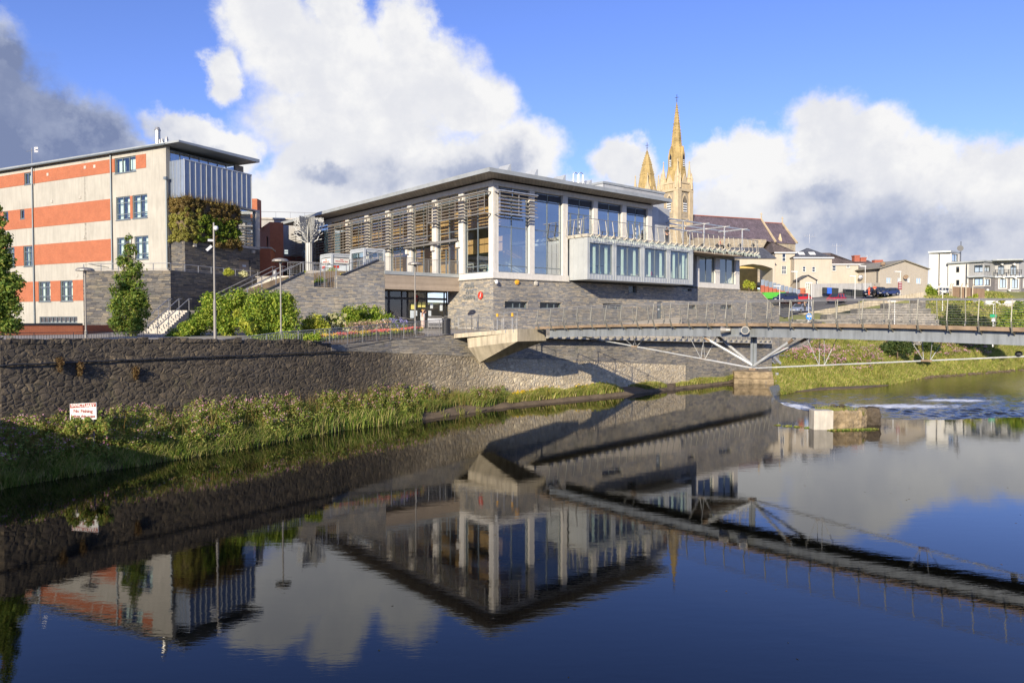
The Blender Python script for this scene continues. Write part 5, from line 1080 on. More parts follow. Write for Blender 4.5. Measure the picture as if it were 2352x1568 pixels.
m.wallv([(0, a2.z), (L_, b2.z), (L_, b.z), (L_ * .62, a.z + (b.z - a.z) * .68), (L_ * .5, a.z + (b.z - a.z) * .52), (0, a.z)], 0, .3, F_)
for i in range(1, 46): u = L_ * i / 46; zz = a.z + (b.z - a.z) * u / L_; m.box(u - .06, u + .06, -.05, 0, zz - .85, zz + .05, F_)
tag(m.build('ramp_parapet', M['concrete'], org=a), 'long pale concrete parapet climbing beside the car park above the stepped stone wall', 'wall')

# ------------------------------------------------------------------ church
ch = thing('church', 'grey stone church with two golden spires and a long dark slate roof on the hill', 'church', (52, 222, 20))
M['st_gold'] = pm('golden_lichened_stone', (.40, .29, .12), .85, var=.40, scale=.4, bump=.1, streak=.15); M['st_grey'] = slate_mat('church_stone', [(.30, .26, .20), (.46, .38, .27), (.38, .33, .26), (.52, .42, .28)], (.24, .20, .14), (1.2, 2.4), bump=.4)
M['st_pale'] = pm('church_dressed_stone', (.56, .45, .29), .85, var=.15, scale=.6, bump=.1, streak=.2)
def tower(cx, cy, s, zc, stages, spire, tipz, full, gold):
    F_ = Frame(cx, cy, R(52)); h = s / 2; tw = MB().box(-h, h, -h, h, 18, zc, F_).build('tower', M['st_grey'], ch)
    for z0_, z1_, e, mt in stages: MB().box(-h - e, h + e, -h - e, h + e, z0_, z1_, F_).build('string_course', M[mt], tw)
    for su in (-1, 1):
        for sv in (-1, 1):
            u_, v_ = su * (h - .45), sv * (h - .45); MB().box(u_ - .85, u_ + .85, v_ - .85, v_ + .85, 18, zc + 1.9, F_).build('buttress', M['st_pale'], tw)
            c = F_.w(u_, v_, 0); MB().lathe(c, [(1.0, zc + 1.9), (1.0, zc + 3.6), (1.15, zc + 3.8), (.62, zc + 4.3), (.3, zc + 6.6), (.12, zc + 8.4), (.22, zc + 8.6), (.06, zc + 9.2)], 8, R(38)).build('pinnacle', M['st_pale'], tw)
            for eu, ev in ((.9, 0), (0, .9)): c2 = F_.w(u_ + su * eu, v_ + sv * ev, 0); MB().lathe(c2, [(.35, zc + .5), (.35, zc + 3.2), (.42, zc + 3.4), (.15, zc + 4.6), (.03, zc + 5.6)], 6).build('pinnacle', M['st_pale'], tw)
    pp = MB()
    for su, sv, ax in ((0, -1, 'v'), (-1, 0, 'u')):
        o = -h - .05
        pts = [(-1.5, zc + 1.9), (1.5, zc + 1.9), (0, zc + 5.0)]
        (pp.wallv if ax == 'v' else pp.wallu)(pts, o, o + .5, F_)
    for su, sv, ax in ((0, 1, 'v'), (1, 0, 'u')): (pp.wallv if ax == 'v' else pp.wallu)([(-1.5, zc + 1.9), (1.5, zc + 1.9), (0, zc + 5.0)], h - .45, h + .05, F_)
    pp.build('gable', M['st_pale'], tw)
    if full:
        for ax in ('v', 'u'):
            def bx(a0, a1, o0, o1, z0_, z1_, m_): (m_.box(a0, a1, o0, o1, z0_, z1_, F_) if ax == 'v' else m_.box(o0, o1, a0, a1, z0_, z1_, F_)); return m_
            o = -h
            m_ = MB(); pts = [(-1.15, 39.2)] + [(1.15, 39.2), (1.15, 43.2), (.8, 44.2), (0, 45.1), (-.8, 44.2), (-1.15, 43.2)]
            (m_.wallv if ax == 'v' else m_.wallu)(pts, o - .10, o - .02, F_); w_ = m_.build('window_surround', M['st_pale'], tw)
            m_ = MB(); pts = [(-.8, 39.5), (.8, 39.5), (.8, 43.0), (.5, 43.8), (0, 44.4), (-.5, 43.8), (-.8, 43.0)]; (m_.wallv if ax == 'v' else m_.wallu)(pts, o - .14, o - .11, F_); m_.build('opening', M['dark'], w_)
            m_ = MB()
            for i in range(4): bx(-.78, .78, o - .30, o - .15, 39.6 + i * .72, 39.98 + i * .72, m_)
            m_.build('louvre_blades', M['white'], w_)
            m_ = MB(); bx(-.1, .1, o - .2, o - .15, 42.4, 44.0, m_); m_.build('tracery', M['st_pale'], w_)
            m_ = MB()
            for i in range(-3, 4): bx(i * .62 - .12, i * .62 + .12, o - .42, o - .1, zc + .2, zc + 1.7, m_)
            m_.build('arcade', M['st_pale'], tw)
            m_ = MB()
            for i in range(-2, 3): bx(i * .75 - .1, i * .75 + .1, o - .2, o + .1, 33.5, 36.8, m_)
            m_.build('arcade', M['st_pale'], tw)
    sp = MB().lathe(Vector((cx, cy, 0)), spire, 8, R(22.5 + 38)).build('spire', M['st_gold' if gold else 'st_pale'], tw)
    m_ = MB()
    for (r0, z0_), (r1, z1_) in zip(spire[:-1], spire[1:]):
        if z1_ - z0_ > 1:
            n = int((z1_ - z0_) / .75)
            for i in range(n):
                t = i / n; r = r0 + (r1 - r0) * t; z = z0_ + (z1_ - z0_) * t
                if z < zc + 12 and full: continue
                for k in range(8): c = Vector((cx + (r + .05) * math.cos(R(60.5 + 45 * k)), cy + (r + .05) * math.sin(R(60.5 + 45 * k)), z)); m_.box(c.x - .09, c.x + .09, c.y - .09, c.y + .09, z, z + .18)
    for z_, r_ in ((spire[-2][1] - .2, .35),): m_.lathe(Vector((cx, cy, z_)), [(r_ * .5, -.2), (r_, 0), (r_ * .5, .25)], 8)
    m_.build('crockets', M['st_gold' if gold else 'st_pale'], sp)
    m_ = MB(); c = Vector((cx, cy, tipz)); m_.bar(c + Vector((0, 0, -.5)), c + Vector((0, 0, 2.7)), .12, .12); m_.bar(c + Vector((-.55, .3, 1.8)), c + Vector((.55, -.3, 1.8)), .12, .12); m_.bar(c + Vector((-.3, .1, 1.0)), c + Vector((.3, -.1, 1.0)), .1, .1); m_.build('cross', M['dark'], tw)
    if full:
        for k in range(4):
            a = R(38 + 90 * k - 90); d = Vector((math.cos(a), math.sin(a), 0)); F2 = Frame(cx + d.x * 1.6, cy + d.y * 1.6, math.atan2(d.x, d.y))
            m_ = MB(); m_.wallu([(-.62, 52.2), (.62, 52.2), (.62, 56.8), (0, 59.2), (-.62, 56.8)], 0, 1.1, F2); l_ = m_.build('spire_dormer', M['st_gold' if gold else 'st_pale'], tw)
            m_ = MB(); m_.wallu([(-.36, 53), (.36, 53), (.36, 56), (0, 57), (-.36, 56)], 1.12, 1.16, F2); m_.build('opening', M['dark'], l_); m_ = MB()
            for i in range(4): m_.box(1.16, 1.3, -.34, .34, 53.1 + i * .55, 53.38 + i * .55, F2)
            m_.build('louvre_blades', M['white'], l_)
    return tw
c1 = at(*ZX(601, 900), 215); tower(c1.x, 219, 6.3, 45.9, [(37.3, 37.7, .25, 'st_pale'), (45.6, 46.3, .45, 'st_pale'), (46.3, 48.0, .12, 'st_pale'), (47.9, 48.3, .35, 'st_pale')],
     [(3.3, 48.0), (3.05, 50.5), (2.5, 54.5), (2.15, 57.6), (1.55, 60.2), (1.22, 64.0), (1.32, 64.15), (1.12, 64.4), (.98, 65.9), (1.05, 66.05), (.90, 66.3), (.2, 71.9), (.12, 72.6)], 72.3, True, True)
c2 = at(*ZX(290, 900), 235); tower(c2.x, 238, 6.2, 49.0 - 3.4, [(45.2, 46.0, .4, 'st_pale')], [(3.4, 48.6), (2.9, 51.5), (2.35, 54.6), (2.42, 54.8), (1.6, 57.8), (1.66, 58.0), (.15, 62.6), (.12, 63)], 62.6, False, True)
P = at(*Z4(700, 945), 222); q1 = Z4(1190, 975); q2 = Z4(1345, 1005)
def solve_D(px, z): d = ray(*px); return (z - CAM_H) / d.z
D1 = solve_D(q1, P.z); Q = at(*q1, D1); NF = frame2(Vector((P.x, P.y, 0)), Vector((Q.x, Q.y, 0))); L1 = (Vector((Q.x, Q.y)) - Vector((P.x, P.y))).length; zr = P.z
sgn = 1 if NF.V.y > 0 else -1
def roofpart(u0_, u1_, zr_, half, ze, nm='nave_roof'):
    m_ = MB()
    for s_ in (-1, 1): m_.add([NF.w(u0_, 0, zr_), NF.w(u1_, 0, zr_), NF.w(u1_, s_ * half, ze), NF.w(u0_, s_ * half, ze), NF.w(u0_, 0, zr_ - .3), NF.w(u1_, 0, zr_ - .3), NF.w(u1_, s_ * half, ze - .3), NF.w(u0_, s_ * half, ze - .3)], [(0, 1, 2, 3), (7, 6, 5, 4), (0, 4, 5, 1), (3, 2, 6, 7), (0, 3, 7, 4), (1, 5, 6, 2)])
    r_ = m_.build(nm, M['roof_church'], ch); MB().box(u0_, u1_, -.15, .15, zr_, zr_ + .22, NF).build('ridge_tiles', M['brick_red'], r_); return r_
r1 = roofpart(-6, L1, zr, 6.5, 31.5); L2 = NF.hv(q2, 0)[0]; r2 = roofpart(L1, L2, zr - .9, 6.2, 31.5, 'chancel_roof')
for u_, zz, r_ in ((L1, zr, r1), (L2, zr - .9, r2)):
    m = MB()
    for s_ in (-1, 1): m.bar(NF.w(u_, 0, zz + .15), NF.w(u_, s_ * 6.8, 31.5), .4, .5)
    m.bar(NF.w(u_, 0, zz), NF.w(u_, 0, zz + 1.1), .3, .3); m.bar(NF.w(u_, 0, zz + 1), NF.w(u_, 0, zz + 2.2), .18, .18); m.bar(NF.w(u_ - .5, 0, zz + 1.7), NF.w(u_ + .5, 0, zz + 1.7), .18, .18); m.build('gable_coping', M['st_pale'], r_)
m = MB(); m.box(-6, L2, -6, 6, 18, 31.3, NF); m.wallu([(-6, 31.3), (6, 31.3), (0, zr - 1.3)], L2 - .4, L2 - .05, NF); m.build('nave_wall', M['st_grey'], ch)
m = MB(); m.lathe(NF.w(L1 + 3, -5.2, 31), [(.7, 0), (.7, 1.6), (.3, 2.6), (.35, 2.8), (.05, 3.4)], 6); m.build('pinnacle', M['st_pale'], ch)
a, b = at(*Z4(702, 1110), 200), at(*Z4(1228, 1132), 205); m = MB(); slab(m, Vector((a.x, a.y, 0)), Vector((b.x, b.y, 0)), 18, a.z, 18, b.z + .4, 0, .6); m.build('aisle_wall', M['st_grey'], ch)
for px_ in (755, 865, 952, 1035, 1130):
    c = at(*Z4(px_, 1165), 199.5); m = MB()
    for dx, dz in ((-.28, 0), (.28, 0), (0, .28), (0, -.28)): m.tube([c + Vector((dx, .3, dz)), c + Vector((dx, -.1, dz))], .25, 8)
    m.build('quatrefoil_window', M['dark'], ch)

# ------------------------------------------------------------------ houses
def house(lab, D, pl, pr, yb, ye, yr, depth, roof, wall, hips=(0, 0), Zf=Z5, wins=(), zbase=None, mid=None, nm='house', over=.3, wf='white', gr=None):
    a, b, r_ = at(*Zf(pl, ye), D), at(*Zf(pr, ye), D), at(*Zf((pl + pr) / 2, yr), D + depth / 2); z0_ = zbase if zbase is not None else at(*Zf(pl, yb), D).z; ze = a.z
    h = thing(nm, lab, 'house', ((a.x + b.x) / 2, D + depth / 2, z0_), gr); F_ = WF; x0_, x1_ = a.x, b.x
    holes = []
    for (wa, wb, wc, wd) in wins: p, q = at(*Zf(wa, wb), D), at(*Zf(wc, wd), D); holes.append((p.x, q.x, q.z, p.z))
    m_ = MB(); wallholes(m_, F_, 'v', D, D + .3, x0_, x1_, z0_ - 2, ze, holes); m_.box(x0_, x0_ + .3, D + .3, D + depth, z0_ - 2, ze - .01); m_.box(x1_ - .3, x1_, D + .3, D + depth, z0_ - 2, ze - .01); m_.box(x0_ + .3, x1_ - .3, D + depth - .3, D + depth, z0_ - 2, ze - .01); m_.build('wall', M[wall], h)
    for hh in holes:
        window(F_, 'v', D + .12, *hh, h, mull=[(hh[0] + hh[1]) / 2] if hh[1] - hh[0] > .9 else (), trans=[(hh[2] + hh[3]) / 2], fm=wf, w=.09)
        MB().box(hh[0] - .05, hh[1] + .05, D - .1, D + .02, hh[2] - .12, hh[2] - .01).build('sill', M['granite_joint'], h)
    MB().box(x0_ + .4, x1_ - .4, D + 1.6, D + 1.7, z0_, ze - .1).build('inner_wall', M['dark'], h)
    if roof:
        yy0, yy1, yc = D - over, D + depth + over, D + depth / 2; xa, xb = x0_ - over, x1_ + over; ra, rb_ = xa + hips[0], xb - hips[1]; zr_ = r_.z
        P = [(xa, yy0, ze), (xb, yy0, ze), (xb, yy1, ze), (xa, yy1, ze), (ra, yc, zr_), (rb_, yc, zr_)]; m_ = MB().add(P, [(0, 1, 5, 4), (1, 2, 5), (2, 3, 4, 5), (3, 0, 4), (3, 2, 1, 0)]); rr = m_.build('roof', M[roof], h)
        MB().box(xa, xb, yy0 - .1, yy0, ze - .2, ze + .02).build('gutter', M['white'], rr)
        if hips[0] == 0: MB().wallu([(D, ze), (D + depth, ze), (yc, zr_ - .15)], x0_, x0_ + .3).build('gable', M[wall], h)
        if hips[1] == 0: MB().wallu([(D, ze), (D + depth, ze), (yc, zr_ - .15)], x1_ - .3, x1_).build('gable', M[wall], h)
    return h
# arch building: wall with an opening below a flat arch
a, b = at(*Z5(-160, 395), 146), at(*Z5(215, 395), 146); z0_ = at(*Z5(0, 600), 146).z; c0_, c1_ = at(*Z5(-150, 455), 146), at(*Z5(195, 480), 146)
hA = thing('arch_house', 'beige rendered house with a wide flat archway under its dark roof', 'house', (a.x, 150, 13)); m = MB()
pts = [(a.x, z0_ - 3), (a.x, a.z), (b.x, a.z), (b.x, z0_ - 3), (c1_.x, z0_ - 3), (c1_.x, c1_.z)] + [(c1_.x + (c0_.x - c1_.x) * t, c1_.z + .9 * math.sin(t * math.pi)) for t in (.1, .25, .5, .75, .9)] + [(c0_.x, c1_.z), (c0_.x, z0_ - 3)]
m.add([(p[0], 146, p[1]) for p in pts] + [(p[0], 152, p[1]) for p in pts], [(3, 4, 5, 2), (2, 5, 6, 7, 8), (1, 2, 8), (1, 8, 9, 10), (1, 10, 11), (0, 1, 11, 12)] + [(i, (i + 1) % 13, 13 + (i + 1) % 13, 13 + i) for i in range(13)]); m.build('wall', M['render_beige'], hA)
r0, r1_ = at(*Z5(-160, 300), 150), at(*Z5(110, 300), 150); m = MB(); m.add([(a.x, 145.7, a.z), (b.x + .3, 145.7, a.z), (r1_.x, 150, r1_.z), (r0.x, 150, r0.z), (a.x, 154, a.z), (b.x + .3, 154, a.z)], [(0, 1, 2, 3), (1, 5, 2), (3, 2, 5, 4), (0, 3, 4)]); m.build('roof', M['roof_slate'], hA)
c = at(*Z5(30, 540), 160); MB().box(c.x - 3, c.x + .9, 160, 161, 12, c.z + 3).build('yard_wall', pm('ochre_render', (.62, .42, .14), .9), hA)
house('tall beige house with a brown mossy hipped roof behind the arch house', 149, 216, 385, 620, 342, 245, 9, 'roof_brown', 'render_beige', (1.0, 4.5), wins=[(276, 352, 308, 420), (274, 456, 312, 530)])
hm = house('beige house with dark slate roof, two skylights and a small gabled porch', 147, 381, 704, 640, 386, 306, 7, 'roof_slate', 'render_beige', (4.5, 4.0), wins=[(452, 462, 480, 508), (533, 465, 562, 510), (548, 582, 582, 615)])
for px_ in (440, 533): c = at(*Z5(px_, 357), 148.2); MB().add([c + Vector(v) for v in ((-.6, -.4, -.25), (.6, -.4, -.25), (.5, .3, .35), (-.7, .3, .35), (-.6, -.5, -.15), (.6, -.5, -.15), (.5, .2, .45), (-.7, .2, .45))], [(0, 1, 5, 4), (4, 5, 6, 7), (1, 2, 6, 5), (2, 3, 7, 6), (3, 0, 4, 7)]).build('skylight', M['white'], hm)
a, b, c = at(*Z5(415, 583), 144), at(*Z5(578, 583), 144), at(*Z5(497, 540), 144); m = MB(); m.box(a.x + .3, b.x - .3, 144, 147, 12, a.z); m.wallv([(a.x + .3, a.z), (b.x - .3, a.z), (c.x, c.z - .15)], 144, 144.3); m.build('porch', M['render_beige'], hm)
m = MB()
for s_, e_ in ((a, 1), (b, -1)): m.add([(s_.x, 143.7, s_.z - .05), (c.x, 143.7, c.z), (c.x, 147, c.z), (s_.x, 147, s_.z - .05), (s_.x, 143.7, s_.z + .08), (c.x, 143.7, c.z + .14), (c.x, 147, c.z + .14), (s_.x, 147, s_.z + .08)], [(0, 1, 2, 3), (4, 5, 6, 7), (0, 1, 5, 4), (2, 3, 7, 6), (3, 0, 4, 7)])
m.build('porch_roof', M['roof_slate'], hm); p, q = at(*Z5(476, 604), 143.9), at(*Z5(512, 660), 143.9); window(WF, 'v', 143.95, p.x, q.x, q.z, p.z, hm, mull=[(p.x + q.x) / 2], trans=[(p.z + q.z) / 2], fm='white', name='porch_door')
house('cream house with a brown hipped roof behind the long barn', 156, 700, 930, 560, 442, 346, 9, 'roof_brown', 'render_beige', (2, 7.5), wins=[(706, 455, 740, 500), (828, 455, 860, 475)])
hc = house('low cream house with a red chimney behind the brown roof', 166, 925, 1062, 520, 442, 408, 7, 'roof_brown', 'render_beige', (1, 0))
for (x0_, y0_, x1_, y1_, k) in ((898, 376, 942, 412, 0), (950, 394, 998, 410, 0)): p, q = at(*Z5(x0_, y0_), 168), at(*Z5(x1_, y1_), 168); cm = MB().box(p.x, q.x, 168, 169.4, q.z - 2, p.z).build('chimney', M['brick_red'], hc); MB().box(p.x - .1, q.x + .1, 167.9, 169.5, p.z, p.z + .25).build('cap', M['brick_red'], cm)
p, q = at(*Z5(1070, 406), 172), at(*Z5(1142, 440), 172); hd = house('house mostly hidden by the barn, with a wide red brick chimney', 170, 1060, 1160, 520, 450, 436, 8, 'roof_brown', 'render_beige', (0, 0)); MB().box(p.x, q.x, 172, 173.4, q.z - 2, p.z).build('chimney', M['brick_red'], hd)
# barn
Pb = at(*Z5(1115, 605), 150); Pl = at(*Z5(641, 605), 166); Pr = at(*Z5(1527, 600), 158)
bn = thing('barn', 'long beige rendered hall with a shallow grey green corrugated roof and gable front', 'building', (Pb.x, Pb.y + 6, 12))
FG = frame2(Vector((Pb.x, Pb.y, 0)), Vector((Pr.x, Pr.y, 0))); FS = frame2(Vector((Pb.x, Pb.y, 0)), Vector((Pl.x, Pl.y, 0)))
WG = (Vector((Pr.x, Pr.y)) - Vector((Pb.x, Pb.y))).length; LS = (Vector((Pl.x, Pl.y)) - Vector((Pb.x, Pb.y))).length
ze1 = FG.hv(Z5(1115, 480), 0)[1]; ze2 = FG.hv(Z5(1527, 487), 0)[1]; ua, za = FG.hv(Z5(1322, 414), 0)
hw = [FG.hv(Z5(*q), 0) for q in ((1171, 556), (1213, 610), (1267, 558), (1288, 600), (1352, 558), (1372, 602), (1428, 560), (1468, 612))]; hol = [(hw[i][0], hw[i + 1][0], hw[i + 1][1], hw[i][1]) for i in (0, 2, 4, 6)]
zlow = min(ze1, ze2); m = MB(); wallholes(m, FG, 'v', 0, .3, 0, WG, 9, zlow, hol); m.wallv([(0, zlow), (WG, zlow), (WG, ze2), (ua, za), (0, ze1)], 0, .3, FG); m.build('wall', M['render_beige'], bn)
for h_ in hol: window(FG, 'v', .1, *h_, bn, mull=[(h_[0] + h_[1]) / 2 + .1], fm='white', w=.12); MB().box(h_[0] - .1, h_[1] + .1, -.08, .02, h_[2] - .12, h_[2] - .01, FG).build('sill', M['granite_joint'], bn)
hs_ = [FS.hv(Z5(*q), 0) for q in ((1000, 0), (792, 582), (824, 616), (890, 572), (920, 612), (676, 590), (705, 616))][1:]; hol = [(min(hs_[i][0], hs_[i + 1][0]), max(hs_[i][0], hs_[i + 1][0]), hs_[i + 1][1], hs_[i][1]) for i in (0, 2, 4)]
zs = FS.hv(Z5(641, 522), 0)[1]; m = MB(); wallholes(m, FS, 'v', 0, -.3, .3, LS, 9, min(ze1, zs) - .05, hol); m.build('wall', M['render_beige'], bn)
for h_ in hol: window(FS, 'v', -.1, *h_, bn, mull=[(h_[0] + h_[1]) / 2], fm='white', w=.1)
M['corrug'] = lining_mat('corrugated_roof', (.30, .27, .20), 1.6, .6, .12, .85)
def FGw(u, z, back): return FG.w(u, 0, z) + FS.U * back
m = MB()
for (u0_, z0_, u1_, z1_) in ((-.5, ze1 - .08, ua, za), (ua, za, WG + .4, ze2 - .1)): m.add([FGw(u0_, z0_, -.4), FGw(u1_, z1_, -.4), FGw(u1_, z1_, LS), FGw(u0_, z0_, LS), FGw(u0_, z0_ + .2, -.4), FGw(u1_, z1_ + .2, -.4), FGw(u1_, z1_ + .2, LS), FGw(u0_, z0_ + .2, LS)], [(0, 1, 2, 3), (4, 5, 6, 7), (0, 1, 5, 4), (1, 2, 6, 5), (2, 3, 7, 6), (3, 0, 4, 7)])
rr = m.build('roof', M['corrug'], bn); MB().tube([FGw(-.6, ze1 - .12, -.4), FGw(-.6, ze1 - .12, LS)], .12, 6).build('gutter', M['dark'], rr)
u_, z_ = FG.hv(Z5(1145, 445), .2); MB().lathe(FG.w(u_, .3, z_ - .9), [(.12, 0), (.12, .7), (.5, .75), (.45, 1.3), (.2, 1.5)], 10).build('roof_cowl', M['bridge_rust'], rr)
for p_ in ((1338, 556), (952, 556)):
    Fx = FG if p_[0] > 1115 else FS; u_, z_ = Fx.hv(Z5(*p_), -.5 if Fx is FG else .5); d_ = MB(); c = Fx.w(u_, -.5 if Fx is FG else .5, z_); dn = Vector((-.5, -.8, .35)).normalized(); d_.tube([c, c + dn * .08, c + dn * .2], [.1, .38, .5], 12, cap=False); d_.tube([c, c - dn * .5], .04, 5); tag(d_.build('satellite_dish', M['bridge_rust'] if p_[0] > 1115 else M['steel'], org=c), 'rusty brown satellite dish on the barn gable' if p_[0] > 1115 else 'grey satellite dish on the long side wall of the barn', 'satellite dish')
for x_, F2 in ((1097, FS), (714, FS)): u_ = F2.hv(Z5(x_, 520), 0)[0]; MB().tube([F2.w(u_, .12, 12), F2.w(u_, .12, ze1 - .2)], .1, 6).build('downpipe', M['dark'], bn)
text3d('CHAS ROWAN', .0001, Pb, (FG.U, 0), M['granite_joint'], bn) if False else None
# grey yard wall in front of the barn
a, b, c = at(*Z5(536, 612), 143), at(*Z5(1045, 604), 147), at(*Z5(1118, 602), 149.4); m = MB(); slab(m, Vector((a.x, a.y, 0)), Vector((b.x, b.y, 0)), 10, a.z, 10, b.z, 0, .3); slab(m, Vector((a.x, a.y, 0)) + Vector((-.2, 5, 0)), Vector((a.x, a.y, 0)), 10, a.z, 10, a.z, 0, .3)
tag(m.build('yard_wall', M['grey_render'], org=a), 'plain grey rendered yard wall behind the wheelie bins', 'wall'); m = MB(); slab(m, Vector((b.x, b.y, 0)), Vector((c.x, c.y, 0)), 10, b.z, 10, c.z, -.02, .3); tag(m.build('beige_yard_wall', M['render_beige'], org=b), 'short beige wall joining the grey yard wall to the barn gable', 'wall')
# stepped brick walls with grey fence panels
sb = thing('stepped_brick_wall', 'stepped orange brick wall with grey fence panels beside the green skip', 'wall', at(*Z5(270, 700), 140)); m = MB(); g_ = MB()
for i in range(10):
    x0_ = 95 + i * 34; y0_ = 598 + i * 9.5; p, q = at(*Z5(x0_, y0_ + 26), 140 - i * .4), at(*Z5(x0_ + 34, y0_ + 26), 140 - i * .4); m.box(p.x, q.x, p.y, p.y + .4, 8, p.z); g_.box(p.x + .05, q.x - .05, p.y + .1, p.y + .2, p.z, p.z + 1.1)
m.build('brickwork', M['brick_red'], sb); g_.build('fence_panel', M['zinc_blue'], sb)
p = at(*Z5(455, 648), 137); MB().box(p.x - .5, p.x + .5, 137, 138, 8, p.z).build('brick_pier', M['brick'], sb)
# white and grey apartment block
ap = thing('apartment_block', 'modern white, grey clad and dark brick apartment block behind the grass mound', 'building', (118, 190, 14))
M['brick_grey'] = brick_mat('grey_brick', (.17, .16, .165), (.23, .21, .21), (.12, .12, .12)); M['clad_grey'] = lining_mat('grey_panel_cladding', (.36, .36, .35), .5, .7, .04, .6)
def wall_seg(x0_, D0, x1_, D1, ytop, ybot, mt, wins=(), nm='wall', cap=True, fm='dark', gm='glass', trim=None):
    a, b = at(*ZV(x0_, 500), D0), at(*ZV(x1_, 500), D1); F_ = frame2(Vector((a.x, a.y, 0)), Vector((b.x, b.y, 0))); L_ = (Vector((b.x, b.y)) - Vector((a.x, a.y))).length
    zt_ = F_.hv(ZV((x0_ + x1_) / 2, ytop), 0)[1]; zb_ = F_.hv(ZV((x0_ + x1_) / 2, ybot), 0)[1]; hol = []
    for w in wins: p, q = F_.hv(ZV(w[0], w[1]), 0), F_.hv(ZV(w[2], w[3]), 0); hol.append((max(.05, p[0]), min(L_ - .05, q[0]), q[1], p[1]))
    m_ = MB(); wallholes(m_, F_, 'v', 0, .35, 0, L_, zb_, zt_, hol); m_.build(nm, M[mt], ap)
    for h_ in hol:
        window(F_, 'v', .12, *h_, ap, mull=[h_[0] + (h_[1] - h_[0]) * .5] if h_[1] - h_[0] > 1 else (), fm=fm, gm=gm, w=.12)
        if trim: t_ = MB(); t_.box(h_[0] - .25, h_[1] + .25, -.06, -.005, h_[3], h_[3] + .22, F_); t_.box(h_[0] - .25, h_[0], -.06, -.005, h_[2], h_[3], F_); t_.box(h_[1], h_[1] + .25, -.06, -.005, h_[2], h_[3], F_); t_.box(h_[0] - .25, h_[1] + .25, -.06, -.005, h_[2] - .2, h_[2], F_); t_.build('window_surround', M['granite'], ap)
    return F_, L_, zb_, zt_
for seg in ((360, 186, 780, 184, 205, 860, 'render_pale', ()), (780, 184, 960, 188, 190, 860, 'render_pale', ((797, 210, 912, 372),)), (725, 183.5, 1110, 180, 400, 900, 'render_pale', ((876, 462, 936, 568), (876, 712, 936, 815))),
            (1110, 180, 1410, 177, 385, 650, 'clad_grey', ((1220, 432, 1408, 560),)), (1410, 177, 1620, 180, 380, 650, 'clad_grey', ((1412, 432, 1525, 558),)), (1620, 180, 2070, 178, 345, 650, 'clad_grey', ((1672, 440, 1790, 610), (1908, 445, 2025, 615))), (2070, 178, 2400, 182, 380, 650, 'clad_grey', ((2230, 445, 2330, 615),))): wall_seg(*seg)
for seg in ((1112, 180.3, 1410, 177.3, 650, 1100, 'brick_grey', ((1222, 690, 1408, 815),)), (1410, 177.3, 1620, 180.3, 650, 1100, 'brick_grey', ((1412, 690, 1520, 815), (1426, 942, 1515, 1048))), (1620, 180.3, 2120, 178.3, 650, 1100, 'brick_grey', ((1700, 692, 1825, 865), (1930, 695, 2050, 870), (1695, 945, 1825, 1060), (1930, 950, 2050, 1065))), (2120, 178.3, 2400, 182, 650, 1100, 'brick_grey', ((2155, 700, 2300, 860),))): wall_seg(*seg, trim=True)
m = MB(); a, b, c, d = at(*ZV(345, 205), 185.5), at(*ZV(778, 170), 183), at(*ZV(968, 170), 188), at(*ZV(700, 180), 194); zt_ = at(*ZV(600, 195), 185).z; m.prism([(p.x, p.y) for p in (a, b, c, d)], zt_, zt_ + .4); m.build('roof', M['roof_metal'], ap)
zt_ = at(*ZV(1110, 378), 180).z; m = MB(); m.prism([tuple(at(*ZV(x_, 500), D_)[:2]) for x_, D_ in ((705, 183), (1108, 179.4), (1410, 176.2), (1665, 180), (2400, 186), (2400, 198), (705, 195))], zt_ - .1, zt_ + .3); m.build('roof', M['roof_metal'], ap)
zt2 = at(*ZV(1850, 325), 177).z; m = MB(); m.prism([tuple(at(*ZV(x_, 500), D_)[:2]) for x_, D_ in ((1560, 178), (1650, 177.2), (2145, 176), (2200, 190), (1500, 190))], zt2 - .2, zt2 + .15); m.build('roof', M['roof_metal'], ap)
zt3 = at(*ZV(1500, 640), 178).z; m = MB(); m.prism([tuple(at(*ZV(x_, 500), D_)[:2]) for x_, D_ in ((1092, 179.7), (1410, 176.5), (1620, 179.7), (2120, 177.6), (2400, 181), (2400, 182.4), (1100, 181))], zt3 - .25, zt3 + .15); m.build('string_course', M['zinc'], ap)
m = MB(); a, b = at(*ZV(1625, 600), 178.2), at(*ZV(2120, 600), 176.5); m.bar(a + Vector((0, 0, 1.1)), b + Vector((0, 0, 1.1)), .08, .08)
for i in range(7): m.bar(a.lerp(b, i / 6), a.lerp(b, i / 6) + Vector((0, 0, 1.1)), .16, .08)
for i in range(1, 50): m.bar(a.lerp(b, i / 50), a.lerp(b, i / 50) + Vector((0, 0, 1.1)), .03, .03)
m.build('balcony_railing', M['dark'], ap)
for x_, y_, D_ in ((1743, 410, 179), (1973, 415, 178), (1770, 660, 179), (1997, 667, 178), (1467, 902, 178), (1883, 905, 178.5)): c = at(*ZV(x_, y_), D_); MB().tube([c + Vector((0, -.3, 0)), c + Vector((0, .1, 0))], .28, 10).build('wall_lamp', M['white'], ap)
for x_, D_ in ((560, 184.8), (1080, 179.8)): a = at(*ZV(x_, 210 if x_ < 900 else 400), D_); MB().tube([a, Vector((a.x, a.y, 13.5))], .1, 6).build('downpipe', M['dark'], ap)
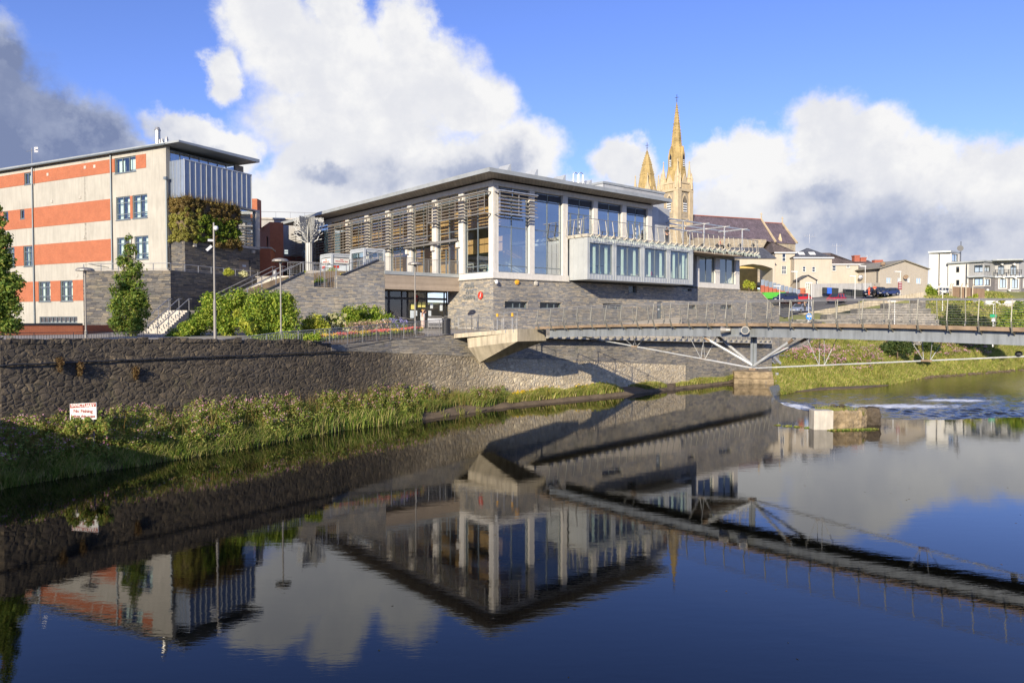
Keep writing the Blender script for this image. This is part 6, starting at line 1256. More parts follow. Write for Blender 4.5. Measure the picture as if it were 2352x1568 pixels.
m = MB(); c = at(*ZV(966, 200), 187); m.tube([Vector((c.x, c.y, c.z - 3)), Vector((c.x, c.y, c.z + 3))], .08, 6); q = at(*ZV(954, 112), 186.5); dn = Vector((-.4, -.9, .1)).normalized(); m.tube([q + dn * .15, q, q + dn * .05], [.75, .2, .1], 14); m.bar(q, Vector((c.x, c.y, q.z)), .1, .1); tag(m.build('satellite_dish', M['dark'], org=c), 'black satellite dish on a pole above the white apartment block', 'satellite dish')
# fences, hedge, mound wall
p, q = at(*ZV(345, 822), 165), at(*ZV(1110, 830), 168); m = MB(); n = 70
for i in range(n + 1): c = p.lerp(q, i / n); m.bar(c - Vector((0, 0, 3)), c, .09, .04)
for z_ in (-.4, -2.3): m.bar(p + Vector((0, .1, z_)), q + Vector((0, .1, z_)), .05, .1)
tag(m.build('palisade_fence', M['zinc'], org=p), 'grey steel palisade fence in front of the white apartment block', 'fence')
fb = thing('board_fence', 'brown vertical board fence on the grass mound with concrete posts', 'fence', at(*ZV(1100, 950), 160)); tops = [(815, 835, 157), (1100, 850, 157.6), (1270, 872, 158.2), (1420, 880, 158.5)]
for i, ((x0_, y0_, D0), (x1_, y1_, D1)) in enumerate(zip(tops[:-1], tops[1:])):
    a, b = at(*ZV(x0_, y0_), D0), at(*ZV(x1_, y1_), D1); m = MB(); slab(m, Vector((a.x, a.y, 0)), Vector((b.x, b.y, 0)), a.z - 2.6, a.z, b.z - 3.0, b.z, 0, .06); m.build('boards', lining_mat('brown_boards', (.24, .16, .10), .18, .5, .03, .8) if i == 0 else bpy.data.materials['brown_boards'], fb)
for i, x_ in enumerate((550, 762, 800, 975, 1065, 1195)):
    c = at(*ZV(x_, 830), 156.5); t_ = at(*ZV(x_ + 28, 775), 156.3); m = MB(); m.bar(Vector((c.x, c.y, c.z - 3.0)), c, .2, .18); m.bar(c, t_, .14, .14); o_ = m.build('cranked_post', M['concrete'], org=c); tag(o_, 'cranked concrete fence post on the grass mound, number %s from the ivy bush' % ['one', 'two', 'three', 'four', 'five', 'six'][i] if False else ['cranked concrete fence post in front of the parked white car', 'cranked concrete fence post just before the brown board fence', 'cranked concrete post at the near end of the brown board fence', 'cranked concrete post midway along the first fence boards', 'cranked concrete post in front of the downpipe of the white block', 'cranked concrete post in front of the grey brick corner'][i], 'fence post', 'cranked concrete fence posts')
a, b = at(*ZV(1440, 1068), 150), at(*ZV(2400, 1075), 150); m = MB(); m.box(a.x, b.x, 150, 150.5, 5, a.z); m.prism([(a.x, 150.5), (b.x, 150.5), (b.x, 178), (a.x, 178)], 5, a.z - .1); tag(m.build('white_wall', M['render_pale'], org=a), 'white rendered retaining wall below the grey brick apartment block', 'wall')

# ------------------------------------------------------------------ vegetation
RN = np.random.default_rng(11)
def leaves(name, clumps, n, size, m_, parent=None, up=.3, shell=.45, aspect=.55, flat=0, seed=None):
    g = np.random.default_rng(seed if seed is not None else RN.integers(1e6)); C = np.array(clumps, float); vol = (C[:, 3] * C[:, 4] * C[:, 5]) ** .8; k = g.choice(len(C), n, p=vol / vol.sum()); C = C[k]
    d = g.normal(size=(n, 3)); d /= np.linalg.norm(d, axis=1)[:, None]; r = g.random(n) ** shell; r *= 1 + .14 * g.normal(size=n); P = C[:, :3] + d * C[:, 3:6] * r[:, None]
    nrm = d + g.normal(size=(n, 3)) * .7 + np.array([0, 0, up]); nrm /= np.linalg.norm(nrm, axis=1)[:, None]
    t = np.cross(nrm, g.normal(size=(n, 3))); t /= np.linalg.norm(t, axis=1)[:, None]; b = np.cross(nrm, t); s = size * (.6 + .8 * g.random(n))[:, None]
    V = np.stack([P - t * s * .5, P + b * s * aspect * .5, P + t * s * .5, P - b * s * aspect * .5], 1).reshape(-1, 3); F = np.arange(n * 4).reshape(-1, 4)
    return npmesh(name, V, F, m_, parent)
def blades(name, P, h, w, m_, lean=.35, seed=1, parent=None, seg2=True):
    g = np.random.default_rng(seed); n = len(P); a = g.random(n) * 6.283; d = np.stack([np.cos(a), np.sin(a), np.zeros(n)], 1); la = g.random(n) * 6.283; ld = np.stack([np.cos(la), np.sin(la), np.zeros(n)], 1) * (lean * (.3 + g.random(n)))[:, None]
    hh = (h * (.55 + .7 * g.random(n)) if np.isscalar(h) else h * (.7 + .5 * g.random(n)))[:, None]; up = np.array([0, 0, 1.]); ww = w * (.7 + .6 * g.random(n))[:, None]
    B = P; Mi = P + (up * .6 + ld * .3) * hh; T = P + (up * (1 - .25 * np.linalg.norm(ld, axis=1)[:, None]) + ld) * hh
    V = np.stack([B - d * ww / 2, B + d * ww / 2, Mi + d * ww * .4, Mi - d * ww * .4, T + d * ww * .06, T - d * ww * .06], 1).reshape(-1, 3); i = np.arange(n)[:, None] * 6
    F = np.concatenate([i + np.array([0, 1, 2, 3]), i + np.array([3, 2, 4, 5])], 0); return npmesh(name, V, F, m_, parent)
M['grass'] = leaf_mat('river_grass', [(.10, .18, .028), (.20, .30, .045), (.33, .40, .08), (.44, .40, .13), (.56, .46, .22)], .45)
M['grass_dry'] = leaf_mat('dry_grass', [(.18, .27, .035), (.33, .38, .07), (.48, .44, .13), (.60, .50, .22)], .45)
M['balsam'] = leaf_mat('balsam_leaves', [(.12, .20, .035), (.24, .33, .06), (.40, .44, .11), (.38, .24, .09)], .45)
M['pink'] = leaf_mat('pink_flowers', [(.50, .18, .30), (.66, .34, .46), (.72, .48, .56)], .3)
M['shrub'] = leaf_mat('shrub_leaves', [(.09, .17, .018), (.17, .27, .028), (.30, .39, .045), (.50, .52, .08)], .35)
M['tree_leaf'] = leaf_mat('tree_leaves', [(.06, .12, .018), (.12, .20, .03), (.22, .29, .05), (.36, .36, .07)], .4)
M['yellow_leaf'] = leaf_mat('yellow_green_leaves', [(.24, .31, .03), (.45, .50, .06), (.62, .56, .09)], .35)
M['dark_leaf'] = leaf_mat('dark_conifer_leaves', [(.02, .045, .012), (.05, .08, .02), (.10, .12, .03)], .2)
M['brown_leaf'] = leaf_mat('brown_grass_heads', [(.14, .09, .03), (.30, .19, .06), (.24, .20, .05), (.44, .32, .12)], .35); M['golden_leaf'] = leaf_mat('golden_leaves', [(.22, .24, .04), (.40, .38, .08), (.52, .44, .14)], .35)
M['bark'] = pm('bark', (.14, .10, .07), .9, var=.3, scale=3, bump=.4)
def bank_scatter(s0, s1, t0, t1, n, seed):
    g = np.random.default_rng(seed); S = s0 + (s1 - s0) * g.random(n); T = t0 + (t1 - t0) * g.random(n); out = np.empty((n, 3))
    for i in range(n): out[i] = bank_pt(S[i], T[i])
    out[:, :2] += g.normal(size=(n, 2)) * .08; return out, S, T
def pnoise(P, sc, off=0): return np.array([noise.noise(Vector((p[0] * sc + off, p[1] * sc, off))) for p in P])
P, S, T = bank_scatter(0.3, 7.2, .03, .85, 52000, 1); ht = (.55 + .45 * pnoise(P, .45, 3) + .25 * pnoise(P, 1.6, 9)) * (1 + .3 * T); ht = np.clip(ht, .12, 2); k = (RN.random(len(P)) < (1 - .75 * ((S > 4.55) & (S < 5.15) & (T < .35)))) & ~((S > 5.95) & (T < .36 + .1 * np.sin(S * 9)))
o = blades('bank_grass', P[k], ht[k], .035, M['grass'], .75, 2); tag(o, 'tall green grass along the near river bank below the rubble wall', 'grass', kind='stuff')
P, S, T = bank_scatter(0.3, 7.0, .2, .97, 1250, 5); g_ = np.random.default_rng(9); cl = []; fl = []
nn_ = pnoise(P, .35, 7)
for p, t, s, q in zip(P, T, S, nn_):
    if q < -.28: continue
    h = (.4 + .7 * t + .45 * g_.random()) * (1 if s < 6 else .75)
    if s > 5.9 and t < .45: continue
    if g_.random() < .12: h *= .4 + (.25 if s > 5 and s < 6.2 and t > .5 else 0)
    for j in range(3): cl.append((p[0] + g_.normal() * .12, p[1] + g_.normal() * .12, p[2] + h * (.35 + .3 * j), .28 - .04 * j, .28 - .04 * j, .28))
    fl.append((p[0], p[1], p[2] + h * 1.02, .22, .22, .13))
o = leaves('balsam_plants', cl, 95000, .12, M['balsam'], up=.4); tag(o, 'leafy balsam plants massed below the rubble wall', 'plants', kind='stuff')
o = leaves('pink_balsam_flowers', [f for f in fl if g_.random() < .8], 6000, .07, M['pink'], aspect=.8); tag(o, 'pink balsam flowers over the near bank plants', 'flowers', kind='stuff')
P, S, T = bank_scatter(4.6, 5.6, .02, .2, 900, 6); o = blades('river_reeds', P, .95, .05, M['grass'], .3, 4); tag(o, 'upright reeds at the water edge of the near bank', 'reeds', kind='stuff')
P, S, T = bank_scatter(7.2, 9.9, .36, .98, 26000, 8); nn_ = pnoise(P, .28, 2); k = nn_ > -.25 + .0; ht = np.clip(.45 + .75 * nn_, .15, 1.3); o = blades('ledge_grass', P[k], ht[k], .05, M['grass_dry'], .6, 5); tag(o, 'green and straw grass on the ledge below the slate wall and footbridge', 'grass', kind='stuff')
P, S, T = bank_scatter(7.3, 9.8, .55, .95, 9000, 12); nn_ = pnoise(P, .28, 2); k = nn_ > .0; P = P[k]; P[:, 2] += .25 + RN.random(len(P)) * .7 * np.clip(nn_[k] * 2, .2, 1); V = [(p[0], p[1], p[2], .12, .12, .1) for p in P[::14]]
o = leaves('ledge_weeds', V, 9000, .12, M['balsam']); tag(o, 'leafy weeds with yellow flowers on the ledge below the footbridge', 'plants', kind='stuff')
o = leaves('ragwort_flowers', [(p[0], p[1], p[2] + .2, .15, .15, .1) for p in P[::60]], 500, .09, M['yellow_leaf'] if False else leaf_mat('yellow_flowers', [(.75, .48, .02), (.8, .6, .05)]), aspect=.9); tag(o, 'yellow ragwort flowers among the weeds on the ledge', 'flowers', kind='stuff')
# far bank
def terr_scatter(x0_, x1_, y0_, y1_, n, seed, cond=None):
    g = np.random.default_rng(seed); x_ = x0_ + (x1_ - x0_) * g.random(n); y_ = y0_ + (y1_ - y0_) * g.random(n); lim = np.interp(x_, [20, 28.7, 32.6, 37, 47.3, 62.5, 86.9, 120, 180], [77, 77.6, 82.2, 86.6, 90.4, 106.6, 122.3, 142, 175]); k = y_ > lim
    if cond is not None: k &= cond(x_, y_, y_ - lim)
    x_, y_ = x_[k], y_[k]; return np.stack([x_, y_, H(x_, y_)], 1), (y_ - lim[k])
def bank_band(x0_, x1_, d1, n, seed):
    g = np.random.default_rng(seed); x_ = x0_ + (x1_ - x0_) * g.random(n); d_ = d1 * g.random(n) ** 1.1 + .1; y_ = np.interp(x_, [20, 28.7, 32.6, 37, 47.3, 62.5, 86.9, 120, 180], [77, 77.6, 82.2, 86.6, 90.4, 106.6, 122.3, 142, 175]) + d_; k = x_ / y_ < .76; return np.stack([x_[k], y_[k], H(x_[k], y_[k])], 1), d_[k]
P, dl = bank_band(29.5, 100, 14, 120000, 21); o = blades('far_bank_grass', P, np.clip(.6 + .4 * pnoise(P, .2, 5) + .15 * (dl > 3), .35, 2), .085, M['grass_dry'], .6, 6); tag(o, 'green and straw coloured grass on the far river bank beyond the weir', 'grass', kind='stuff')
P, dl = bank_band(36, 98, 14, 2600, 22); P = P[dl > 3.8]; cl = []; fl = []
for p, q in zip(P, pnoise(P, .16, 9)):
    if q < -.12: continue
    h = .5 + .7 * RN.random(); cl.append((p[0], p[1], p[2] + h * .4, .45, .45, h * .5)); fl.append((p[0], p[1], p[2] + h * .92, .5, .5, .25))
o = leaves('far_bank_balsam', cl, 60000, .24, M['balsam'], up=.4); tag(o, 'balsam plants massed on the far bank below the stepped stone wall', 'plants', kind='stuff')
o = leaves('far_bank_pink_flowers', fl, 11000, .15, M['pink'], aspect=.8); tag(o, 'pink balsam flowers on the far bank below the footbridge', 'flowers', kind='stuff')
P, dl = terr_scatter(74, 112, 120, 172, 60000, 23, lambda x, y, d: (d > 14) & (x / y > .55)); o = blades('mound_grass', P, .55, .13, M['grass_dry'], .5, 7); tag(o, 'yellow green grass on the mound below the board fence', 'grass', kind='stuff')
# river margin stones
m = MB(); g_ = random.Random(5)
for i in range(170):
    t = g_.random(); px_ = 1990 + 400 * t; c = atz(px_, 876 - 30 * t + g_.uniform(-1.5, 2.5), -.98); r = g_.uniform(.12, .35); m.ball(c, r, r * g_.uniform(.7, 1.3), r * .5, 6, 4)
tag(m.build('bank_stones', M['soil']), 'dark stones along the far water edge', 'stones', kind='stuff')
m = MB(); m.prism([tuple(atz(*ZR(*q), -.98)[:2]) for q in ((560, 590), (700, 560), (870, 540), (1370, 522), (1365, 528), (1200, 545), (930, 556), (700, 574))], -1.2, -.93); struct('gravel_spit', m, M['soil'])

def plant(nm, lab, cat, clumps, n, size, mat_, base, group=None, trunk=None, up=.3, shell=.45, extra=()):
    t = thing(nm, lab, cat, base, group)
    if trunk:
        m_ = MB(); top = Vector(trunk[0]); m_.tube([Vector(base), Vector(base).lerp(top, .5) + Vector((.05, 0, 0)), top], [trunk[1], trunk[1] * .7, trunk[1] * .25], 7); rg = random.Random(n)
        for c in clumps[:trunk[2]]: z = base[2] + (c[2] - base[2]) * .6; s_ = Vector(base).lerp(top, max(0, min(1, (z - base[2]) / (top.z - base[2])))); m_.tube([s_, s_.lerp(Vector(c[:3]), .5) + Vector((0, 0, .1)), Vector(c[:3])], [trunk[1] * .4, trunk[1] * .25, trunk[1] * .1], 5)
        m_.build('trunk', M['bark'], t)
    leaves('foliage', clumps, n, size, M[mat_], t, up=up, shell=shell)
    for (nm2, cl2, n2, s2, mt2) in extra: leaves(nm2, cl2, n2, s2, M[mt2], t, aspect=.85)
    return t
def pxclumps(D, lst, dd=.8, sub=0, seed=3):       # (px, py, r px[, depth offset]) -> clumps
    g = np.random.default_rng(seed); out = []
    for q in lst:
        c = at(q[0], q[1], D + (q[3] if len(q) > 3 else 0)); r = q[2] * D / FOC; out.append((c.x, c.y, c.z, r, r * dd, r))
        for _ in range(sub): d = g.normal(size=3); d /= np.linalg.norm(d); out.append((c.x + d[0] * r * .75, c.y + d[1] * r * .6, c.z + d[2] * r * .75, r * .42, r * .42, r * .36))
    return out
# trees
cl = pxclumps(50, [(296, 545, 9), (300, 575, 16), (288, 600, 20), (308, 620, 24), (290, 640, 26), (278, 668, 26), (312, 672, 30), (298, 700, 36), (268, 705, 22), (325, 712, 24), (280, 738, 28), (312, 742, 28), (300, 762, 20)], sub=7)
b_ = at(300, 778, 50); plant('slim_tree', 'slim upright green tree in front of the slate retaining wall corner', 'tree', cl, 14000, .17, 'tree_leaf', (b_.x, b_.y, 5.7), trunk=(tuple(at(298, 560, 50)), .11, 30), shell=.6)
cl = pxclumps(40, [(-8, 478, 13), (0, 505, 17), (5, 545, 22), (-10, 580, 36), (12, 598, 24), (-20, 630, 40), (15, 655, 34), (-5, 690, 44), (25, 700, 26), (-20, 735, 40), (18, 745, 30)], sub=7, seed=5)
b_ = at(-18, 790, 40); plant('leaning_tree', 'dense green tree behind the river wall by the low brick yard wall', 'tree', cl, 16000, .18, 'tree_leaf', (b_.x, b_.y, 5.6), trunk=(tuple(at(-8, 500, 40)), .14, 30), shell=.6)
# shrubs of the promenade beds
def shrub(nm, lab, D, lst, n, size, mat_, gy=None, sub=6, seed=1, **k):
    cl = pxclumps(D, lst, sub=sub, seed=seed); b_ = at(sum(q[0] for q in lst) / len(lst), 772, D); return plant(nm, lab, 'shrub', cl, n, size, mat_, (b_.x, b_.y, gy or 5.8), **k)
GP = 'shrubs in the promenade beds'
shrub('shrub', 'large glossy green shrub at the foot of the stairs behind the camera pole', 53, [(470, 735, 34), (505, 705, 34), (520, 745, 32), (545, 690, 30), (480, 690, 20), (450, 750, 24), (560, 730, 30)], 15000, .17, 'shrub', seed=1, group=GP)
shrub('shrub', 'largest rounded green shrub standing behind the lamp post at the stair wall', 52, [(600, 700, 38), (640, 705, 38), (665, 735, 30), (610, 745, 36), (650, 755, 26), (585, 765, 18), (575, 735, 26)], 18000, .17, 'shrub', seed=2, group=GP)
shrub('shrub', 'small round light green shrub beside the lowest stair treads', 51, [(400, 768, 15), (425, 758, 18), (385, 776, 9), (445, 745, 15)], 4200, .15, 'shrub', seed=3, group=GP)
shrub('shrub', 'bronze and yellow green shrub with narrow leaves next to the cream hydrangea', 54, [(705, 750, 18), (722, 738, 20), (740, 752, 20), (700, 768, 16), (728, 770, 18)], 5200, .15, 'yellow_leaf', seed=4, group=GP)
shrub('shrub', 'spreading mid green shrub against the slate stair wall by the entrance', 60, [(805, 722, 22), (835, 717, 20), (865, 722, 20), (890, 738, 18), (820, 745, 24), (860, 745, 24), (785, 735, 16)], 11000, .16, 'shrub', gy=6.1, seed=5, group=GP)
cl = pxclumps(57, [(745, 745, 14), (765, 735, 16), (785, 748, 14), (800, 760, 10)], sub=4, seed=8); fc = [(c[0] + .0, c[1] - .3, c[2] + .1, .16, .16, .13) for c in cl] + [tuple(at(px_, py_, 56.3)) + (.17, .15, .14) for px_, py_ in ((742, 728), (757, 722), (770, 727), (784, 730), (792, 724), (750, 738), (765, 742), (778, 738), (790, 741), (772, 752), (800, 757), (760, 755), (738, 745))]
M['cream_flower'] = leaf_mat('cream_flowers', [(.62, .60, .28), (.75, .72, .42)], .2)
t = plant('hydrangea', 'hydrangea bush covered in cream yellow flower heads below the slate stair wall', 'shrub', cl, 2600, .15, 'shrub', tuple(at(768, 775, 57)), group=None, extra=(('flower_heads', fc, 3200, .10, 'cream_flower'),))
shrub('fern', 'yellow green fern fronds low in front of the large rounded shrub', 50, [(560, 742, 10), (578, 752, 12), (545, 720, 9)], 1300, .22, 'yellow_leaf', seed=9, sub=2)
cl = pxclumps(47.5, [(x_, 776 - (x_ - 600) * .02, 9) for x_ in range(590, 740, 14)], sub=3, seed=10); t = plant('low_hedge', 'low dark green ground hedge inside the promenade railing', 'hedge', cl, 6000, .13, 'shrub', tuple(at(660, 785, 47.5)))
# flower bed
M['bed_red'] = leaf_mat('red_begonias', [(.60, .03, .02), (.70, .08, .05), (.72, .22, .18), (.75, .35, .28)], .2); M['bed_yellow'] = leaf_mat('yellow_begonias', [(.75, .48, .02), (.80, .60, .08)], .2)
M['bed_pink'] = leaf_mat('pale_pink_flowers', [(.60, .36, .26), (.68, .45, .36), (.20, .24, .06), (.16, .2, .05)], .2); M['bed_blue'] = leaf_mat('violet_flowers', [(.28, .25, .60), (.42, .38, .70), (.12, .18, .04)], .2)
m = MB(); A, B = wp(748, 49.6), wp(985, 56.4); d_ = (B - A).normalized(); n_ = Vector((-d_.y, d_.x, 0))
m.add([A + n_ * .5 + Vector((0, 0, 5.55)), B + n_ * .5 + Vector((0, 0, 6.05)), B + n_ * 3.4 + Vector((0, 0, 6.35)), A + n_ * 4.5 + Vector((0, 0, 5.95)), A + n_ * .5 + Vector((0, 0, 4.9)), B + n_ * .5 + Vector((0, 0, 4.9)), B + n_ * 3.4 + Vector((0, 0, 4.9)), A + n_ * 4.5 + Vector((0, 0, 4.9))], [(0, 1, 2, 3), (0, 4, 5, 1), (1, 5, 6, 2), (2, 6, 7, 3), (3, 7, 4, 0)])
fb_ = thing('flower_bed', 'flower bed with rows of red and yellow flowers below pale pink ones by the railing', 'flower bed', (A + B) / 2 + Vector((0, 0, 5.8))); m.build('soil', M['soil'], fb_)
L_ = (B - A).length; cr, cy_, cg, cpk, cbl = [], [], [], [], []; g_ = random.Random(2)
for i in range(150):
    t = g_.random(); s_ = t * L_; o_ = g_.uniform(.7, 1.5); c = A + d_ * s_ + n_ * o_; z = 5.62 + .5 * t + .1; k = math.sin(s_ * 2.1) > .35
    (cy_ if k else cr).append((c.x, c.y, z + .28, .17, .17, .10)); cg.append((c.x, c.y, z + .1, .25, .25, .15))
for i in range(90): t = g_.uniform(.35, .78); s_ = t * L_; c = A + d_ * s_ + n_ * g_.uniform(1.7, 2.8); cpk.append((c.x, c.y, 5.95 + .5 * t + g_.uniform(0, .7), .28, .28, .22))
for i in range(45): t = g_.uniform(.72, .93); s_ = t * L_; c = A + d_ * s_ + n_ * g_.uniform(1.7, 2.6); cbl.append((c.x, c.y, 6.0 + .5 * t + g_.uniform(0, .75), .28, .28, .22)); cg.append((c.x, c.y, 6.0 + .5 * t + g_.uniform(0, .5), .28, .28, .25))
for nm_, cl_, n_2, s_2, mt_ in (('red_flowers', cr, 5500, .085, 'bed_red'), ('yellow_flowers', cy_, 2200, .085, 'bed_yellow'), ('green_leaves', cg, 6000, .12, 'shrub'), ('pink_flowers', cpk, 6500, .09, 'bed_pink'), ('violet_flowers', cbl, 3200, .09, 'bed_blue')): leaves(nm_, cl_, n_2, s_2, M[mt_], fb_, aspect=.9)
# plants up on the stair bed and plaza
def small(nm, lab, px_, py_, D, r, n, mat_, mult=1): cl = pxclumps(D, [(px_, py_, r), (px_ - r * .8, py_ + r * .3, r * .7), (px_ + r * .8, py_ + r * .3, r * .7)], sub=4); c = at(px_, py_ + r, D); return plant(nm, lab, 'shrub', cl, n, .13, mat_, tuple(c))
small('bed_shrub', 'yellow green shrub on the stair bed in front of the poster kiosk', 762, 628, 63, 15, 2600, 'yellow_leaf'); small('bed_shrub', 'yellow green shrub on the stair bed between the two kiosks', 795, 636, 62, 12, 2000, 'yellow_leaf')
small('bed_shrub', 'feathery green shrub showing through the notch of the stair wall', 735, 650, 60.5, 15, 2600, 'shrub'); small('bed_shrub', 'green shrub beside the sloping handrail end of the stair wall', 665, 652, 60, 13, 1800, 'shrub')
small('bed_shrub', 'bright yellow flowered shrub at the top of the sloping coping', 690, 640, 61, 8, 900, 'yellow_leaf'); small('plaza_shrub', 'round yellow green shrub behind the railing of the slate retaining wall', 525, 624, 66, 9, 1500, 'yellow_leaf'); small('plaza_shrub', 'low silver green shrub in a white tub by the timber door', 558, 628, 67, 8, 900, 'cream_flower')
small('plaza_shrub', 'small shrub at the foot of the metal tree sculpture', 700, 628, 69, 7, 700, 'yellow_leaf')
# living wall on the zinc clad corner
lw_ = thing('living_wall', 'living wall box overgrown with brown grasses and yellow green leaves below the zinc box', 'living wall', LB.w(3.5, -1.2, 14.5))
MB().box(.5, 6.7, -1.9, -.1, 14.5, 18.3, LB).build('planter_box', M['soil'], lw_)
def lwc(u0_, u1_, v0_, v1_, z0_, z1_, n, r, seed):
    g = random.Random(seed); out = []
    for i in range(n): c = LB.w(g.uniform(u0_, u1_), g.uniform(v0_, v1_), g.uniform(z0_, z1_)); out.append((c.x, c.y, c.z, r, r, r))
    return out
leaves('brown_grass', lwc(.3, 6.8, -2.3, -2.0, 16.7, 18.5, 130, .22, 1) + lwc(.1, .6, -2.2, -.1, 17.2, 18.45, 40, .22, 2) + lwc(3.0, 6.8, -2.4, -2.1, 14.3, 15.2, 30, .28, 9), 24000, .12, M['brown_leaf'], lw_)
leaves('green_leaves', lwc(1.6, 6.8, -2.35, -2.1, 14.7, 17.0, 110, .24, 3), 15000, .15, M['shrub'], lw_)
leaves('yellow_leaves', lwc(.1, .7, -2.2, -.1, 14.5, 17.2, 80, .22, 4) + lwc(.3, 1.8, -2.35, -2.1, 14.5, 17.6, 45, .22, 5), 15000, .13, M['golden_leaf'], lw_)
P = np.array([tuple(LB.w(RN.uniform(.2, 6.7), RN.uniform(-2.3, -.1), 18.3)) for _ in range(1400)]); blades('seed_heads', P, .75, .03, M['brown_leaf'], .4, 9, lw_)
# weeds on the old wall
for px_, py_, lab in ((135, 830, 'small dry brown weed tuft high on the rubble wall near the cable'), (180, 840, 'wide dry brown weed tuft hanging over the cable on the rubble wall'), (308, 850, 'long hanging tuft of dry brown weeds below the cable on the rubble wall')):
    r_ = (px_ - 1176) / FOC; a, b = WL[2][0], WL[3][0]
    if px_ > 250: a, b = WL[3][0], WL[4][0]
    s_ = (r_ * a.y - a.x) / ((b.x - a.x) - r_ * (b.y - a.y)); Pw = a.lerp(b, s_); z = at(px_, py_, Pw.y).z
    o = leaves('dry_weed', [(Pw.x + .12, Pw.y - .12, z, .22, .12, .28), (Pw.x + .1, Pw.y - .1, z - .3, .15, .1, .25)], 500, .09, M['brown_leaf'] if False else leaf_mat('rusty_weed', [(.10, .055, .025), (.20, .12, .05), (.22, .17, .07)])); tag(o, lab, 'weed', 'dry weeds on the rubble wall')
# shrubs and small trees of the far bank
def farbush(nm, lab, D, lst, n, size, mat_, seed): cl = pxclumps(D, lst, sub=6, seed=seed); b_ = at(sum(q[0] for q in lst) / len(lst), max(q[1] + q[2] for q in lst) + 4, D); return plant(nm, lab, 'shrub', cl, n, size, mat_, tuple(b_), 'shrubs on the far bank', trunk=(tuple(at(lst[0][0], lst[0][1], D)), .1, 4))
farbush('bank_shrub', 'dark green conifer like shrub seen through the footbridge railing by the white wall', 118, [(2190, 735, 22), (2160, 745, 20), (2220, 740, 22), (2190, 712, 16), (2170, 760, 18), (2215, 765, 20)], 9000, .34, 'dark_leaf', 21)
farbush('bank_shrub', 'second dark green shrub beyond the footbridge, nearer the green lamp post sign', 116, [(2250, 745, 20), (2275, 760, 20), (2240, 765, 18)], 6000, .34, 'dark_leaf', 22)
farbush('bank_shrub', 'broad mixed green shrub beyond the footbridge on the side of the green sign', 112, [(2320, 725, 22), (2345, 710, 20), (2300, 745, 20), (2340, 755, 26), (2310, 765, 18)], 9000, .32, 'shrub', 23)
farbush('bank_shrub', 'loose yellowish young trees rising in front of the grey brick flats', 128, [(2225, 690, 9), (2240, 680, 7), (2300, 688, 9), (2285, 700, 8), (2250, 698, 9)], 1800, .30, 'yellow_leaf', 24)
farbush('bank_shrub', 'dark bush under the footbridge girder on the far bank, the larger one', 101, [(2060, 790, 20), (2040, 800, 18), (2085, 800, 16)], 6000, .28, 'dark_leaf', 25)
farbush('bank_shrub', 'dark bush under the footbridge girder on the far bank, close to the hangers', 103, [(2130, 793, 14), (2150, 798, 10)], 3000, .28, 'dark_leaf', 26)
farbush('ivy_bush', 'bright green ivy bush growing between the barn and the parked white car', 158, [(2132, 663, 10), (2140, 672, 12), (2148, 680, 9), (2125, 668, 8)], 3500, .34, 'shrub', 27)
farbush('road_shrub', 'small green and brown shrub by the road behind the silver car', 137, [(1865, 718, 8), (1880, 714, 8), (1893, 718, 6)], 1500, .25, 'yellow_leaf', 28)
farbush('slope_shrub', 'rusty green shrub on the slope beyond the arts centre by the lamp post', 130, [(1715, 653, 9), (1728, 656, 8)], 1500, .28, 'yellow_leaf', 29)

P = np.array([(RN.uniform(20.8, 23.4), RN.uniform(47.5, 50), .75) for _ in range(900)]); P = P[(pnoise(P, .9, 2) > -.05)]; o = blades('block_weeds', P, .5, .03, M['grass_dry'], .5, 31); tag(o, 'dry grass tufts growing on the ruined concrete block', 'weeds', kind='stuff')
o = leaves('floating_weed', [(20.6 + i * .55, 46.15 + .1 * i, .03, .4, .2, .06) for i in range(6)] + [(17.9 + i * .5, 48.5 - i * .4, .02, .3, .12, .04) for i in range(4)], 900, .14, M['balsam']); tag(o, 'green water weed caught in front of the ruined concrete block', 'weed', kind='stuff')

g_ = random.Random(77); cl = []
for i in range(26): q = at(g_.uniform(150, 250), g_.uniform(958, 985), g_.uniform(33.2, 34.1)); cl.append((q.x, q.y, q.z - .1, .2, .15, .2))
o = leaves('sign_weeds', cl, 3200, .12, M['balsam']); tag(o, 'leafy plants growing up in front of the sanctuary sign', 'plants', kind='stuff')

P, S, T = bank_scatter(0.3, 7.0, .25, .95, 1500, 41); o = blades('dead_stems', P, 1.35, .022, M['brown_leaf'], .22, 42); tag(o, 'dry brown stems standing above the plants of the near bank', 'stems', kind='stuff')
P, S, T = bank_scatter(1.0, 6.8, .0, .25, 2600, 43); o = blades('dry_tufts', P[pnoise(P, .8, 5) > .12], .55, .035, M['grass_dry'], .9, 44); tag(o, 'straw coloured tufts hanging over the near water edge', 'grass', kind='stuff')
g2 = np.random.default_rng(51); n = 150; P = np.stack([g2.uniform(-14, 22, n), g2.uniform(14, 52, n), np.full(n, .004)], 1); P = P[(P[:, 0] > -P[:, 1] * .45)]; s = .025 + .03 * g2.random((len(P), 1)); a = g2.random(len(P)) * 6.28; t = np.stack([np.cos(a), np.sin(a), 0 * a], 1); b = np.stack([-np.sin(a), np.cos(a), 0 * a], 1)
V = np.stack([P - t * s, P + b * s * .5, P + t * s, P - b * s * .5], 1).reshape(-1, 3); o = npmesh('floating_leaves', V, np.arange(len(V)).reshape(-1, 4), M['brown_leaf']); tag(o, 'scattered small leaves floating on the calm river', 'leaves', kind='stuff')

